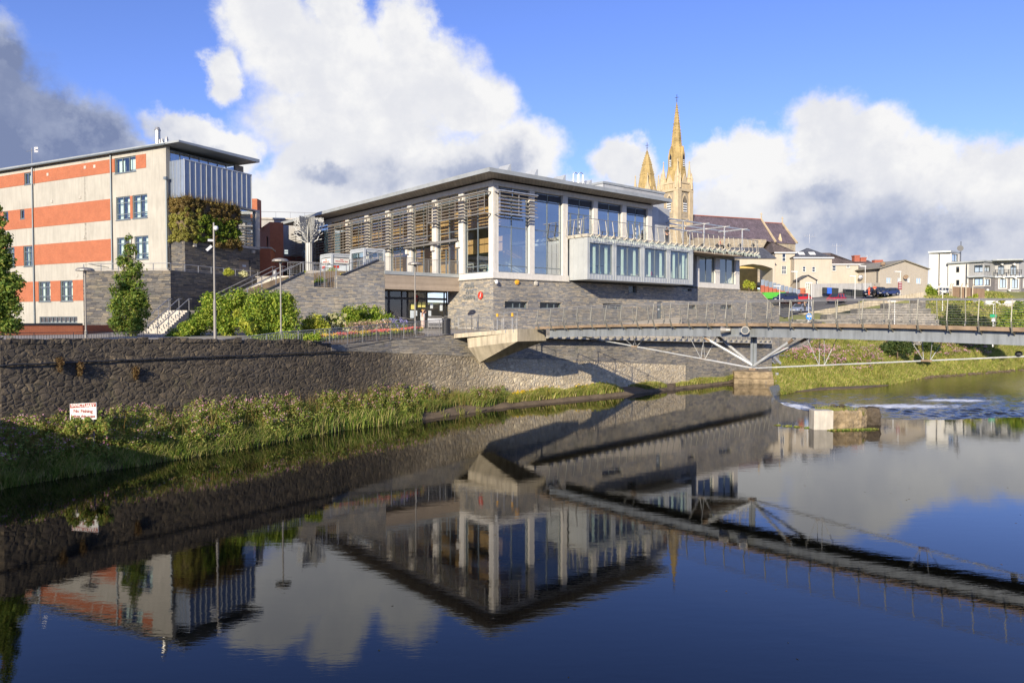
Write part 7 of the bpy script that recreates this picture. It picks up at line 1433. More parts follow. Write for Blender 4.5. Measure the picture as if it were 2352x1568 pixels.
# ------------------------------------------------------------------ promenade furniture
pts = [(WL[4][0], 5.45), (WL[5][0], 5.55), (WL[6][0], 5.44), (WL[7][0], 5.42), (WL[8][0], 5.66), (WL[9][0], 5.95)]
r_ = MB(); hs = [.42, .75, 1.05, 1.12, 1.18, 1.2]
for i in range(5):
    (a, za), (b, zb_) = pts[i], pts[i + 1]; n_ = Vector((-(b - a).y, (b - a).x, 0)).normalized() * .12; a = a + n_ + Vector((0, 0, za)); b = b + n_ + Vector((0, 0, zb_)); L_ = (b - a).length
    r_.tube([a + Vector((0, 0, hs[i])), b + Vector((0, 0, hs[i + 1]))], .035, 6); n = max(1, round(L_ / 1.15))
    for j in range(n + 1): t = j / n; c = a.lerp(b, t); r_.bar(c, c + Vector((0, 0, hs[i] * (1 - t) + hs[i + 1] * t)), .05, .03)
    k = int(L_ / .13)
    for j in range(1, k): t = j / k; c = a.lerp(b, t); h_ = hs[i] * (1 - t) + hs[i + 1] * t; r_.bar(c + Vector((0, 0, .1)), c + Vector((0, 0, h_ - .12)), .018, .018)
    r_.bar(a + Vector((0, 0, .1)), b + Vector((0, 0, .1)), .03, .02); r_.bar(a + Vector((0, 0, hs[i] - .12)), b + Vector((0, 0, hs[i + 1] - .12)), .03, .02)
tag(r_.build('promenade_railing', M['stain'], org=pts[3][0] + Vector((0, 0, 5.5))), 'long steel railing with thin balusters on the river wall in front of the flower bed', 'railing')
M['lamp_grey'] = pm('lamp_post_grey', (.27, .25, .22), .6, .2, var=.06, bump=0)
def lamp(px_, ytop, D, zb_, lab, grp='mushroom lamps on the promenade'):
    t_ = at(px_, ytop, D); t = thing('lamp_post', lab, 'lamp post', (t_.x, t_.y, zb_), grp); H_ = t_.z - zb_; c = Vector((t_.x, t_.y, zb_))
    MB().lathe(c, [(.09, 0), (.09, .75), (.055, .85), (.05, H_ - .45), (.045, H_ - .3)], 10).build('post', M['lamp_grey'], t)
    MB().lathe(c, [(.08, H_ - .4), (.1, H_ - .16), (.56, H_ - .2), (.55, H_ - .12), (.42, H_ - .02), (.3, H_), (.12, H_ + .03)], 16).build('lamp_shade', M['grey_steel'], t)
lamp(644, 594, 49.3, 5.6, 'lamp post with a mushroom shade in front of the largest rounded shrub'); lamp(953, 602, 56.2, 6.0, 'lamp post with a mushroom shade in front of the entrance glazing'); lamp(195, 615, 47, 5.6, 'lamp post with a mushroom shade beside the edge of the slate retaining wall')
t_ = at(491, 513, 46.5); t = thing('camera_pole', 'tall plain pole carrying two white security cameras above the shrubs', 'camera pole', (t_.x, t_.y, 5.5)); c = Vector((t_.x, t_.y, 0)); MB().lathe(c, [(.095, 5.5), (.095, 8.2), (.065, 8.4), (.06, t_.z), (.045, t_.z + .05)], 10).build('pole', M['lamp_grey'], t)
MB().lathe(c + Vector((.18, -.1, t_.z - .35)), [(.05, -.12), (.13, -.05), (.15, .05), (.1, .16)], 10).build('dome_camera', M['white'], t); MB().bar(c + Vector((-.12, -.1, t_.z - 1.45)), c + Vector((-.38, -.25, t_.z - 1.75)), .16, .16).build('camera', M['white'], t); MB().bar(c + Vector((0, 0, t_.z - 1.1)), c + Vector((-.3, -.2, t_.z - 1.1)), .1, .14).build('camera', M['white'], t)
# litter bin, bollards, barriers
bx_ = at(*ZE(1118, 845), 57.2); t = thing('litter_bin', 'black slatted litter bin at the railing end beside the bridge landing', 'bin', bx_); m = MB(); 
for k in range(14): a = 2 * math.pi * k / 14; m.box(-.05, .05, -.02, .02, 0, 1.95 - .8, Frame(bx_.x + .30 * math.cos(a), bx_.y + .30 * math.sin(a), -a, bx_.z))
m.build('slats', M['dark'], t); MB().lathe(bx_, [(.26, .02), (.26, 1.1), (.36, 1.12), (.36, 1.22), (.2, 1.25)], 14).build('liner_and_rim', M['dark'], t)
for px_, lab in ((1918, 'steel bollard with a yellow top at the footbridge landing, behind the crowd barriers'), (2153, 'steel bollard with a yellow top nearest the start of the footbridge girder')):
    c = at(*ZE(px_, 775), 57.5 if px_ < 2000 else 56.8); t = thing('bollard', lab, 'bollard', c, 'yellow topped bollards at the footbridge'); MB().lathe(c, [(.05, 0), (.05, 1.05)], 8).build('post', M['stain'], t); MB().lathe(c, [(.1, 1.02), (.1, 1.25), (.06, 1.3)], 8).build('cap', M['yellow'], t)
def barrier(c, yaw, lab, w=2.1):
    F_ = Frame(c[0], c[1], yaw, c[2]); t = thing('crowd_barrier', lab, 'barrier', c, 'steel crowd barriers at the entrance'); m = MB(); P = [F_.w(0, 0, .1), F_.w(0, 0, 1.0), F_.w(.1, 0, 1.1), F_.w(w - .1, 0, 1.1), F_.w(w, 0, 1.0), F_.w(w, 0, .1)]; m.tube(P, .022, 6); m.bar(F_.w(0, 0, .2), F_.w(w, 0, .2), .03, .03); m.build('frame', M['stain'], t)
    m = MB()
    for i in range(1, 17): m.bar(F_.w(w * i / 17, 0, .2), F_.w(w * i / 17, 0, 1.1), .014, .014)
    m.build('bars', M['stain'], t)
    for u_ in (.25, w - .25): MB().bar(F_.w(u_, -.3, 0), F_.w(u_, 0, .22), .03, .03).add([], []).bar(F_.w(u_, .3, 0), F_.w(u_, 0, .22), .03, .03).build('foot', M['stain'], t)
for (x0_, x1_, D_, z_, lab) in ((842, 1062, 64.0, 6.33, 'crowd barrier in front of the posters of the entrance glazing'), (1072, 1300, 66.0, 6.35, 'crowd barrier furthest back against the slate side wall'), (1315, 1555, 61.0, 6.22, 'crowd barrier in front of the wall lettering, angled to the landing'), (1575, 1990, 59.8, 6.2, 'longest looking crowd barrier along the landing below the slate corner'), (2010, 2215, 59.2, 6.25, 'crowd barrier nearest the curved railing end of the footbridge')):
    a, b = at(*ZE(x0_, 700), D_), at(*ZE(x1_, 700), D_ + (1.0 if x0_ > 1500 else 0)); d = b - a; barrier((a.x, a.y, z_), math.atan2(d.x, d.y), lab, math.hypot(d.x, d.y))
r_ = MB(); a, b, c = at(*ZE(245, 560), 66), at(*ZE(640, 625), 62.5), at(*ZE(840, 640), 61.5); r_.tube([a, b], .03, 6)
for p in (a.lerp(b, .1), a.lerp(b, .5), b): r_.bar(p, p - Vector((0, 0, 1.0)), .05, .05)
tag(r_.build('entrance_handrail', M['stain'], org=b), 'short steel handrail sloping past the shrub in front of the entrance doors', 'handrail')
r_ = MB(); a, b = at(*ZE(1310, 565), 63.2), at(*ZE(1865, 612), 60.5); r_.tube([a, b, b - Vector((0, 0, .9))], .03, 6); r_.bar(a, a - Vector((0, 0, .95)), .05, .05); r_.bar(a.lerp(b, .55), a.lerp(b, .55) - Vector((0, 0, .95)), .05, .05); tag(r_.build('ramp_handrail', M['stain'], org=a), 'steel handrail with a hooked end behind the crowd barriers at the slate corner', 'handrail')
# fishing sign
sp_ = [at(*zoomer(0, 1250, 1.3835)(*q), 34.6) for q in ((388, 505), (547, 490), (547, 598), (388, 598))]; a, b = sp_[0], sp_[1]; FSg = frame2(Vector((a.x, a.y, 0)), Vector((b.x, b.y - .15, 0))); w_ = 1.36; t = thing('fishing_sign', 'white sanctuary sign with red lettering standing among the pink flowers', 'sign', (a.x + .7, a.y, 1.2)); zt_ = a.z; sl = .09
m = MB(); m.wallv([(0, zt_ - .80), (w_, zt_ - .71), (w_, zt_ + .09), (0, zt_)], -.02, .02, FSg); bd = m.build('board', M['white'], t)
m = MB(); m.wallv([(.02, zt_ - .2), (w_ - .02, zt_ - .11), (w_ - .02, zt_ + .07), (.02, zt_ - .02)], -.03, -.021, FSg); m.build('red_band', pm('sign_red', (.28, .05, .04), .5, bump=0), bd)
rd = (FSg.U + Vector((0, 0, .066))).normalized()
def sgn_text(s_, size, dz, mt): 
    return text3d(s_, size, FSg.w(w_ / 2, -.035, zt_ + .045 - dz), (FSg.U, 0), M[mt], bd, depth=.002)
M['sign_txt'] = pm('sign_red_text', (.30, .05, .04), .5, bump=0)
sgn_text('SANCTUARY', .21, .105, 'white'); sgn_text('No Fishing', .23, .38, 'sign_txt'); sgn_text('below this point', .19, .62, 'sign_txt')
for u_ in (.2, w_ - .2): MB().box(u_ - .03, u_ + .03, .021, .08, .6, zt_ - .05, FSg).build('post', M['timber'], t)

# ------------------------------------------------------------------ car park: cars, bins, lamps
def paint(nm, c): return M.setdefault(nm, pm(nm, c, .22, .2, var=.02, bump=0, spec=.6))
def car(lab, px_, py_, D, yaw, col, kind, grp='cars parked beyond the arts centre'):
    c = at(px_, py_, D); c.z = max(Hs(c.x, c.y) + .15, c.z) if abs(Hs(c.x, c.y) - c.z) < .4 else c.z; L_, W_, H_ = {'suv': (4.4, 1.9, 1.65), 'big': (4.9, 2.0, 1.85), 'hatch': (4.0, 1.75, 1.45), 'mpv': (4.5, 1.8, 1.65)}[kind]; F_ = Frame(c.x, c.y, yaw, c.z)
    t = thing('parked_car', lab, 'car', c, grp); sec = [(-.5, .38, .60), (-.49, .3, .78), (-.36, .28, .92 if kind != 'hatch' else .88), (-.2, .28, 1.0), (.3, .28, 1.02), (.47, .3, 1.0), (.5, .38, .8)]; m = MB(); V = []
    for (u, zl, zh) in sec:
        w = W_ / 2 * (1 - .12 * (abs(u) * 2) ** 4); k = H_ / 1.6; V += [F_.w(u * L_, -w, zl), F_.w(u * L_, -w, zh * k * .85), F_.w(u * L_, -w * .92, zh * k), F_.w(u * L_, w * .92, zh * k), F_.w(u * L_, w, zh * k * .85), F_.w(u * L_, w, zl)]
    n = len(sec); m.add(V, [(i * 6 + j, (i + 1) * 6 + j, (i + 1) * 6 + (j + 1) % 6, i * 6 + (j + 1) % 6) for i in range(n - 1) for j in range(6)] + [(0, 1, 2, 3, 4, 5), tuple(6 * (n - 1) + j for j in range(6))[::-1]]); m.build('body', paint('car_' + col, dict(red=(.50, .02, .045), navy=(.02, .03, .09), black=(.012, .013, .018), silver=(.36, .42, .56), white=(.78, .78, .76), blue=(.03, .05, .16), brightred=(.55, .02, .03))[col]), t, bevel=.04)
    zc = 1.0 * H_ / 1.6; cab = [(-.27, zc - .04, 1.0), (-.12, H_ - .05, .80), (.25, H_, .80), (.43 if kind != 'hatch' else .38, H_ - .15, .8), (.485, zc - .02, .95)]; P = []
    for (u, z, wf) in cab: P += [F_.w(u * L_, -W_ / 2 * wf * .95, z), F_.w(u * L_, W_ / 2 * wf * .95, z)]
    P0_ = [F_.w(-.27 * L_, -W_ / 2 * .93, zc - .06), F_.w(-.27 * L_, W_ / 2 * .93, zc - .06), F_.w(.485 * L_, -W_ / 2 * .93, zc - .06), F_.w(.485 * L_, W_ / 2 * .93, zc - .06)]
    m = MB().add(P, [(0, 1, 3, 2), (4, 5, 7, 6), (6, 7, 9, 8), (0, 2, 4, 6, 8), (1, 9, 7, 5, 3)]); m.build('windows', M.setdefault('car_glass', pm('car_glass', (.03, .04, .05), .05, 0, bump=0, spec=.8)), t)
    m = MB(); m.add([P[2] + Vector((0, 0, .02)), P[3] + Vector((0, 0, .02)), P[5] + Vector((0, 0, .02)), P[4] + Vector((0, 0, .02)), P[7] + Vector((0, 0, .02)), P[6] + Vector((0, 0, .02))], [(0, 1, 2, 3), (3, 2, 4, 5)])
    for s_ in (-1, 1):
        for (ua, za, ub, zb_) in ((-.27, zc, -.12, H_ - .04), (.03, zc, .03, H_ - .02), (.25, zc, .25, H_), (-.12, H_ - .03, .38, H_ - .05)): m.bar(F_.w(ua * L_, s_ * W_ / 2 * (.95 if za == zc else .77), za), F_.w(ub * L_, s_ * W_ / 2 * .77, zb_), .06, .06)
    m.build('roof_and_pillars', M['car_' + col], t)
    for u in (-.32, .31):
        for s_ in (-1, 1):
            w_ = MB().tube([F_.w(u * L_, s_ * (W_ / 2 - .2), .33), F_.w(u * L_, s_ * (W_ / 2 + .01), .33)], .34, 14).build('wheel', M['tyre'], t); MB().tube([F_.w(u * L_, s_ * (W_ / 2 + .011), .33), F_.w(u * L_, s_ * (W_ / 2 + .03), .33)], .2, 10).build('rim', M['steel'], w_)
    for s_ in (-1, 1): MB().box(-.485 * L_, -.44 * L_, s_ * W_ * .3 - .2, s_ * W_ * .3 + .2, .66, .80, F_).build('headlight', M['stain'], t); MB().box(.475 * L_, .492 * L_, s_ * W_ * .36 - .1, s_ * W_ * .36 + .1, .75, .95, F_).build('tail_light', M['red'], t)
    MB().box(-.505 * L_, -.49 * L_, -.26, .26, .42, .54, F_).build('number_plate', M['white'], t); MB().box(-.503 * L_, -.48 * L_, -.5, .5, .56, .66, F_).build('grille', M['dark'], t)
    for s_ in (-1, 1): MB().box(-.2 * L_, -.16 * L_, s_ * (W_ / 2 + .02), s_ * (W_ / 2 + .2), zc, zc + .16, F_).build('wing_mirror', M['dark'], t)
def zp(x, y): return Z5(x, y)
car('red sport utility car driving up beside the ramp parapet', *zp(742, 772), 136, R(52), 'red', 'suv'); car('large black sport utility car parked beside the two workers in orange vests', *zp(1070, 722), 139.5, R(62), 'black', 'big')
car('dark blue hatchback parked right behind the ramp parapet before the barn gable', *zp(1190, 712), 137.5, R(72), 'blue', 'hatch'); car('navy estate car parked beside the green skip', *zp(305, 765), 133, R(70), 'navy', 'mpv')
car('bright red car parked beside the navy estate car', *zp(430, 762), 136, R(80), 'brightred', 'hatch'); car('silver blue people carrier on the ramp with a person leaning at its door', *zp(435, 868), 127.5, R(52), 'silver', 'mpv')
car('white car parked by the porch and the orange brick pier', *zp(497, 692), 146, R(85), 'white', 'hatch'); c = ZV(612, 985); car('white car parked behind the ivy bush and the cranked fence posts', c[0], c[1], 160, R(80), 'white', 'hatch')
M['bin_dark'] = pm('bin_dark_grey', (.035, .04, .042), .5, var=.05, bump=0); M['bin_blue'] = pm('bin_blue', (.03, .13, .62), .5, var=.05, bump=0)
def wbin(px_, py_, D, lab, mt, grp):
    c = at(px_, py_, D); t = thing('wheelie_bin', lab, 'wheelie bin', c, grp); F_ = Frame(c.x, c.y, R(85), c.z); m = MB(); P = [F_.w(u * k, v * k, z) for z, k in ((.08, .82), (1.15, 1)) for u, v in ((-.3, -.36), (.3, -.36), (.3, .36), (-.3, .36))]; m.add(P, [(3, 2, 1, 0), (4, 5, 6, 7), (0, 1, 5, 4), (1, 2, 6, 5), (2, 3, 7, 6), (3, 0, 4, 7)]); m.build('body', M[mt], t)
    MB().add([F_.w(u, v, z) for u, v, z in ((-.32, -.4, 1.16), (.32, -.4, 1.16), (.32, .38, 1.16), (-.32, .38, 1.16), (-.3, -.38, 1.22), (.3, -.38, 1.22), (.3, .4, 1.32), (-.3, .4, 1.32))], [(3, 2, 1, 0), (4, 5, 6, 7), (0, 1, 5, 4), (1, 2, 6, 5), (2, 3, 7, 6), (3, 0, 4, 7)]).build('lid', M[mt], t); MB().tube([F_.w(-.28, .36, .12), F_.w(.28, .36, .12)], .12, 8).build('wheel', M['tyre'], t)
for i, (x_, mt, lab) in enumerate(((641, 'bin_dark', 'dark grey wheelie bin beside the blue pair, on the white porch car side'), (668, 'bin_blue', 'blue wheelie bin touching the single dark bin'), (687, 'bin_blue', 'blue wheelie bin touching the row of three dark bins'), (706, 'bin_dark', 'dark grey wheelie bin touching a blue one, first of three'), (723, 'bin_dark', 'dark grey wheelie bin, middle one of the three after the blue bins'), (740, 'bin_dark', 'dark grey wheelie bin ending the short row of six by the yard wall'))): wbin(*zp(x_, 699 + i), 142.4, lab, mt, 'wheelie bins in the short row by the yard wall')
for i in range(9): wbin(*zp(818 + i * 19, 712 + i * 1.2), 144 - i * .05 + .25, 'dark grey wheelie bin in the long row before the grey yard wall', 'bin_dark', 'wheelie bins in the long dark row by the yard wall')
def plamp(x, y, D, lab, h=5.0, Zf=Z5, left=True):
    c = at(*Zf(x, y), D); t = thing('street_lamp', lab, 'street lamp', (c.x, c.y, c.z - h), 'white street lamps around the car park'); b = Vector((c.x, c.y, c.z - h)); MB().lathe(b, [(.09, 0), (.09, 1.2), (.06, 1.25), (.05, h)], 8).build('post', M['white'], t); s_ = -1 if left else 1; MB().add([b + Vector(v) for v in ((s_ * 1.15, -.15, h - .02), (.1 * -s_, -.15, h - .08), (.1 * -s_, .15, h - .08), (s_ * 1.15, .15, h - .02), (s_ * 1.1, -.15, h + .12), (.1 * -s_, -.12, h + .1), (.1 * -s_, .12, h + .1), (s_ * 1.1, .12, h + .12))], [(3, 2, 1, 0), (4, 5, 6, 7), (0, 1, 5, 4), (1, 2, 6, 5), (2, 3, 7, 6), (3, 0, 4, 7)]).build('lamp_head', M['white'], t)
for x, y, D, lab, h in ((903, 547, 137, 'white street lamp in front of the barn side wall by the long bin row', 7), (528, 604, 133, 'white street lamp between the porch and the short row of bins', 8), (256, 633, 128, 'white street lamp beside the stepped orange brick wall', 6.5), (990, 462, 141, 'tallest white street lamp, on the yard wall beside the black car', 8.5), (1291, 508, 142, 'white street lamp carrying a dark red sign in front of the barn gable', 6.5), (402, 508, 142, 'white street lamp in front of the skylight house, left of the porch' if False else 'white street lamp between the arch house and the gabled porch', 6.5), (1243, 762, 114, 'white street lamp below the stepped stone wall seen through the bridge railing', 5.5), (2090, 785, 110, 'white street lamp with a green sign among the bank shrubs', 6.5)): plamp(x, y, D, lab, h)
c = at(*zp(1654, 690), 140); plamp(1655, 640, 140, 'slim white lamp post standing below the grass mound', 5.0)
def plate(nm, lab, px_, py_, D, w_, h_, mt, cat='sign', post=0, text=None, rnd=False):
    c = at(px_, py_, D); m = MB()
    if rnd: m.tube([c + Vector((0, -.05, 0)), c], w_ / 2, 16)
    else: m.box(c.x - w_ / 2, c.x + w_ / 2, D - .05, D, c.z - h_ / 2, c.z + h_ / 2)
    o = tag(m.build(nm, M[mt] if mt in M else mt, org=c), lab, cat)
    return o, c
M['sign_blue'] = pm('sign_blue', (.02, .22, .70), .4, bump=0); M['maroon'] = pm('sign_maroon', (.22, .02, .03), .5, bump=0); M['green_sign'] = pm('sign_green', (.02, .35, .16), .5, bump=0)
o, c = plate('cycle_sign', 'round blue path sign with a white figure on a post behind the footbridge railing', *zp(506, 893), 105, .95, 0, 'sign_blue', rnd=True)
MB().box(c.x - .3, c.x + .3, 104.90, 104.94, c.z - .05, c.z + .25).build('white_symbol', M['white'], o); MB().box(c.x - .02, c.x + .04, 104.90, 104.94, c.z - .38, c.z + .38).build('white_symbol', M['white'], o); MB().lathe(Vector((c.x, 105.1, c.z - 2.2)), [(.05, 0), (.05, 5.6)], 8).build('post', M['white'], o); MB().box(c.x - .25, c.x + .25, 104.95, 105, c.z - 1.15, c.z - .65).build('white_plate', M['white'], o)
o, c = plate('maroon_sign', 'dark red notice board with pale lines fixed to the street lamp before the barn gable', *zp(1287, 628), 141.8, .75, 1.5, 'maroon')
for i in range(4): MB().box(c.x - .28, c.x + .28, 141.72, 141.74, c.z + .5 - i * .33, c.z + .58 - i * .33).build('lettering', M['poster'], o)
o, c = plate('green_sign', 'green sign on the lamp post among the bank shrubs', *zp(2088, 886), 109.8, 1.0, .5, 'green_sign'); o, c = plate('white_notice', 'small white notice below the green sign among the bank shrubs', *zp(2087, 922), 109.8, .5, .5, 'white')
# green skip
a = at(*zp(196, 745), 137); t = thing('green_skip', 'bright green skip beside the navy estate car', 'skip', a); M['lime'] = pm('bright_green_paint', (.08, .40, .04), .5, var=.1, bump=0); F_ = Frame(a.x, a.y, R(85), a.z); m = MB(); m.wallv([(-2.3, .9), (-1.6, .1), (1.6, .1), (2.3, 1.1), (2.1, 1.35), (-2.0, 1.3)], -.9, .9, F_); m.build('tub', M['lime'], t); MB().box(1.0, 2.0, -.95, -.9, .6, 1.1, F_).build('number_plate', M['poster'], t)
# aerials on the houses
for (x0_, y0_, y1_, D, lab) in ((511, 185, 250, 152, 'television aerial on the brown mossy roof'), (745, 268, 345, 160, 'television aerial on the brown roof behind the barn'), (1006, 365, 410, 170, 'television aerial beside the low red chimney')):
    a, b = at(*zp(x0_, y0_), D), at(*zp(x0_, y1_ + 12), D); m = MB(); m.bar(a, b, .09, .09); m.bar(a + Vector((-1.2, 0, -.4)), a + Vector((1.4, 0, -.55)), .06, .06)
    for i in range(5): q = a + Vector((-1 + i * .5, 0, -.42)); m.bar(q + Vector((-.1, 0, -.35)), q + Vector((.1, 0, .35)), .05, .05)
    tag(m.build('television_aerial', M['steel'], org=b), lab, 'aerial', 'aerials on the far roofs')
# black ball on the tie rod
c = bp(22.0 * ST, WB_ / 2); c.z = rodz(22.0 * ST) + .12; tag(MB().ball(c, .16, .16, .16, 12, 8).build('black_buoy', M['dark'], org=c), 'small black ball resting against the bridge tie rod over the far bank', 'ball')

# ------------------------------------------------------------------ people
M['skin'] = pm('skin', (.55, .33, .23), .6, var=.05, bump=0)
def cloth(nm, c): return M.setdefault(nm, pm(nm, c, .85, var=.08, bump=0))
def skinmesh(nm, verts, edges, radii, mt, parent, lvl=1):
    me = bpy.data.meshes.new(nm); me.from_pydata([Vector(v) for v in verts], edges, []); o = bpy.data.objects.new(nm, me); COL.objects.link(o); o.parent = parent
    o.modifiers.new('skin', 'SKIN')
    for i, r in enumerate(radii): me.skin_vertices[0].data[i].radius = (r, r) if isinstance(r, (int, float)) else r; me.skin_vertices[0].data[i].use_root = (i == 0)
    s = o.modifiers.new('subd', 'SUBSURF'); s.levels = lvl; s.render_levels = lvl; me.materials.append(mt)
    o.modifiers['skin'].use_smooth_shade = True
    return o
def person(lab, loc, yaw, h, arms, legs, top, bottom, hair, skirt=False, sleeve=1, vest=None, shoes=(.04, .04, .04), sit=0):
    """arms: ((elbow), (hand)) for each side in body units, facing -Y; legs: (knee, foot) each side"""
    t = thing('person', lab, 'person', loc, rz=yaw); k = h / 1.75
    def S(v): return (v[0] * k, v[1] * k, (v[2] - sit) * k)
    V = [(0, 0, .98), (0, 0, 1.15), (0, -.01, 1.34), (0, 0, 1.46), (0, -.01, 1.54), (0, -.02, 1.63), (0, -.02, 1.72)]; E = [(i, i + 1) for i in range(6)]; Rr = [.145, .125, .155, .07, .06, (.082, .10), (.06, .07)]; V += [(0, -.115, 1.62)]; E += [(5, 7)]; Rr += [.018]
    AI = []
    for s_, (el_, ha) in zip((-1, 1), arms):
        b = len(V); V += [(s_ * .19, 0, 1.41), el_, ha]; E += [(2, b), (b, b + 1), (b + 1, b + 2)]; Rr += [.06, .042, .028]; e_, h_ = Vector(el_), Vector(ha); d = (h_ - e_).normalized(); sd = d.cross(Vector((0, 0, 1)) if abs(d.z) < .9 else Vector((1, 0, 0))).normalized(); pc = h_ + d * .06; p = len(V); V += [tuple(pc)]; E += [(b + 2, p)]; Rr += [(.036, .018)]
        for f in range(4): q = len(V); o_ = sd * (f - 1.5) * .02; V += [tuple(pc + d * .05 + o_), tuple(pc + d * (.085 + .01 * (f in (1, 2))) + o_ + Vector((0, 0, -.012)))]; E += [(p, q), (q, q + 1)]; Rr += [.0095, .008]
        q = len(V); V += [tuple(pc + sd * -.045 + d * .01), tuple(pc + sd * -.06 + d * .04)]; E += [(p, q), (q, q + 1)]; Rr += [.011, .009]; AI.append(b)
    LI = []
    for s_, (kn, ft) in zip((-1, 1), legs):
        b = len(V); V += [(s_ * .1, 0, .90), kn, ft, (ft[0], ft[1] - .17, ft[2] - .045)]; E += [(0, b), (b, b + 1), (b + 1, b + 2), (b + 2, b + 3)]; Rr += [.095, .06, .042, .035]; LI.append(b)
    body = skinmesh('body', [S(v) for v in V], E, [tuple(x * k for x in r) if isinstance(r, tuple) else r * k for r in Rr], M['skin'], t)
    tv = [V[0], V[1], V[2], (0, 0, 1.43)]; te = [(0, 1), (1, 2), (2, 3)]; tr_ = [.16, .14, .172, .09]
    if sleeve:
        for b in AI: q = len(tv); e_ = V[b].__class__(V[b]) if False else V[b]; end = tuple(Vector(V[b]).lerp(Vector(V[b + 1]), .75)) if sleeve == 1 else V[b + 1]; tv += [V[b], end]; te += [(2, q), (q, q + 1)]; tr_ += [.075, .056]; 
        if sleeve == 2:
            for b in AI: tv += [tuple(Vector(V[b + 1]).lerp(Vector(V[b + 2]), .85))]; te += [(4 + 2 * AI.index(b) + 1, len(tv) - 1)]; tr_ += [.042]
    skinmesh('top', [S(v) for v in tv], te, [r * k for r in tr_], top, t)
    if skirt: MB_ = MB().lathe(Vector((0, 0, 0)), [(.16 * k, 1.06 * k), (.19 * k, .92 * k), (.19 * k, .6 * k), (.17 * k, .22 * k), (.17 * k, .12 * k)], 12); o = MB_.build('trousers', bottom); o.parent = t
    else:
        bv = [(0, 0, 1.0)]; be = []; brr = [.155]
        for b in LI: q = len(bv); bv += [V[b], V[b + 1], (V[b + 2][0], V[b + 2][1], V[b + 2][2] + .03)]; be += [(0, q), (q, q + 1), (q + 1, q + 2)]; brr += [.11, .08, .062]
        skinmesh('trousers', [S(v) for v in bv], be, [r * k for r in brr], bottom, t)
    hc = MB().ball(Vector(S((0, .018, 1.675))), .098 * k, .112 * k, .10 * k, 12, 8).build('hair', hair); hc.parent = t
    for b in LI: f = Vector(S(V[b + 2])); m_ = MB().ball(f + Vector((0, -.08 * k, -.035 * k)), .05 * k, .14 * k, .045 * k, 8, 5).build('shoe', cloth('shoes', shoes)); m_.parent = t
    return t
stand = (((-.1, -.01, .5), (-.11, 0, .09)), ((.1, -.01, .5), (.11, 0, .09)))
blond, brown, black_ = cloth('hair_blond', (.50, .30, .10)), cloth('hair_brown', (.12, .07, .04)), cloth('clothes_black', (.02, .02, .022))
c = at(*ZE(752, 742), 64.3); c.z = 6.36; person('person in white top and pale trousers, hands raised to the face before the entrance', c, R(70), 1.68, (((-.34, -.18, 1.50), (-.12, -.2, 1.66)), ((.34, -.18, 1.50), (.12, -.2, 1.66))), stand, cloth('white_top', (.78, .76, .72)), cloth('pale_trousers', (.66, .50, .42)), blond, skirt=True, sleeve=0)
c = at(*ZE(322, 640), 69.0); c.z = 6.38; person('person in a dark sleeveless top standing in the entrance doorway, facing out', c, R(20), 1.75, (((-.27, -.04, 1.15), (-.2, -.2, 1.0)), ((.27, -.02, 1.14), (.26, -.1, .9))), stand, black_, black_, brown, sleeve=0)
c = at(*ZE(245, 640), 69.6); c.z = 6.38; person('person in a blue shirt partly hidden at the edge of the entrance doorway', c, R(-20), 1.78, (((-.27, -.04, 1.15), (-.2, -.2, 1.0)), ((.27, -.02, 1.14), (.26, -.1, .9))), stand, cloth('blue_shirt', (.05, .10, .35)), black_, brown)
u_ = AC.hv(ZC(1782, 900), -1.4)[0]; c = AC.w(u_, -1.4, 15.25); person('person in black with crossed forearms leaning at the upper terrace railing', c, R(15), 1.78, (((-.26, -.05, 1.16), (-.06, -.28, 1.14)), ((.28, -.02, 1.15), (.30, -.12, .9))), stand, black_, black_, black_, sleeve=1)
u_ = AC.hv(Z4(885, 1150), -1.2)[0]; c = AC.w(u_, -1.2, 15.25); person('person in an orange top sitting low at the far end of the terrace', c, R(60), 1.7, (((-.26, -.05, 1.16), (-.1, -.28, 1.1)), ((.26, -.05, 1.16), (.1, -.28, 1.1))), (((-.12, -.42, .95), (-.12, -.42, .52)), ((.12, -.42, .95), (.12, -.42, .52))), cloth('orange_top', (.60, .20, .12)), black_, brown, sit=.43)
MB_ = MB().box(c.x - .22, c.x + .22, c.y - .15, c.y + .25, 15.25, 15.68); tag(MB_.build('stool', M['timber'], org=c), 'low stool under the person in the orange top on the terrace', 'stool')
hv_ = cloth('orange_vest', (.75, .12, .06))
for x_, y_, D_, yw, lab in ((1340, 1050, 136.8, 200, 'worker in an orange vest standing at the front of the black car'), (1440, 1030, 136.2, 150, 'worker in an orange vest and dark trousers beside the door of the black car')):
    c = at(*ZH(x_, y_), D_); person(lab, c, R(yw), 1.78, (((-.28, -.04, 1.16), (-.12, -.25, 1.2)), ((.28, -.02, 1.15), (.2, -.2, 1.1))), stand, hv_, hv_ if x_ < 1400 else black_, brown, sleeve=2)
c = at(*ZW(930, 395), 126.2); person('person in a green top with raised arms behind the open door of the silver car', c, R(20), 1.75, (((-.3, -.1, 1.5), (-.12, -.2, 1.66)), ((.3, -.1, 1.5), (.12, -.2, 1.66))), stand, cloth('green_top', (.04, .12, .08)), black_, brown, sleeve=0)

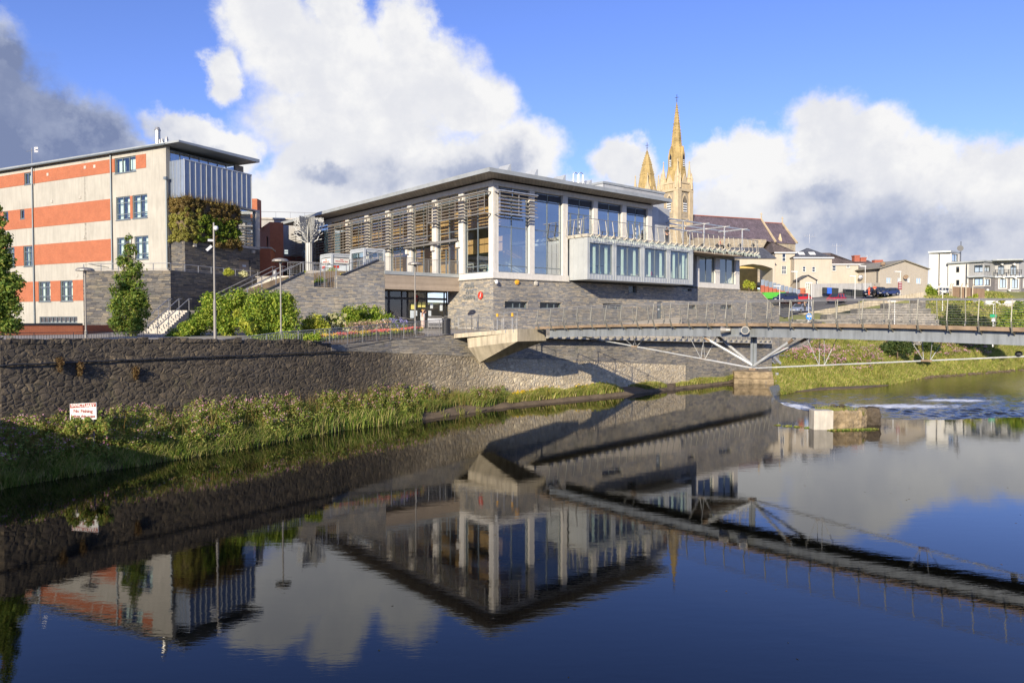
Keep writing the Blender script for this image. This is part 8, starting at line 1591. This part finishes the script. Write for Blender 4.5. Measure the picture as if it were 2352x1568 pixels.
# ------------------------------------------------------------------ furniture seen through the glass
M['seat_pale'] = pm('pale_plastic_chair', (.62, .62, .38), .5, bump=0); M['seat_aqua'] = pm('aqua_plastic_chair', (.30, .50, .52), .5, bump=0); M['seat_plum'] = pm('plum_chair', (.30, .03, .08), .6, bump=0)
def chair(u_, v_, z_, yaw, mt, lab):
    c = AC.w(u_, v_, z_); F_ = Frame(c.x, c.y, yaw, c.z); t = thing('chair', lab, 'chair', c, 'chairs behind the arts centre windows'); MB().box(-.22, .22, -.22, .22, .43, .48, F_).build('seat', M[mt], t); MB().wallv([(-.22, .48), (.22, .48), (.18, .88), (-.18, .88)], .18, .22, F_).build('backrest', M[mt], t)
    for a in (-.19, .19):
        for b in (-.19, .19): MB().bar(F_.w(a * 1.15, b * 1.15, 0), F_.w(a, b, .43), .035, .035).build('leg', M['stain'], t)
def table(u_, v_, z_, lab, cone=True):
    c = AC.w(u_, v_, z_); t = thing('cafe_table', lab, 'table', c, 'tables behind the arts centre windows'); h = 1.02 if cone else .74; MB().lathe(c, [(.42, h), (.42, h + .04)], 16).build('tabletop', M['dark'], t); MB().lathe(c, [(.30, 0), (.16, .45), (.13, h * .75), (.24, h)], 14).build('pedestal', M['seat_aqua'], t)
F0_ = 11.37
for u_, v_, mt, lab in ((2.0, 1.6, 'seat_pale', 'pale yellow chair behind the glass nearest the corner column'), (2.9, 1.9, 'seat_aqua', 'aqua chair behind the corner window, beside the pale yellow chair'), (6.6, 1.5, 'seat_pale', 'pale chair behind the second tall window from the corner'), (7.8, 1.7, 'seat_aqua', 'aqua chair at the far side of the second tall window'),
                        (11.1, -1.2, 'seat_aqua', 'aqua chair in the first zinc bay window'), (18.9, -1.1, 'seat_pale', 'pale chair in the third zinc bay window'), (18.3, -.9, 'seat_plum', 'plum chair behind the pale chair in the third zinc bay window'), (20.6, -1.0, 'seat_plum', 'plum chair at the far side of the third zinc bay window')): chair(u_, v_, F0_, R(40 + u_ * 37), mt, lab)
for u_, v_, lab, cn in ((12.2, -1.3, 'pedestal table in the first zinc bay window', True), (14.6, -1.3, 'pedestal table in the second zinc bay window', True), (5.8, 1.8, 'low round table behind the second tall window from the corner', False), (1.3, 2.2, 'low round table behind the corner window', False)): table(u_, v_, F0_, lab, cn)
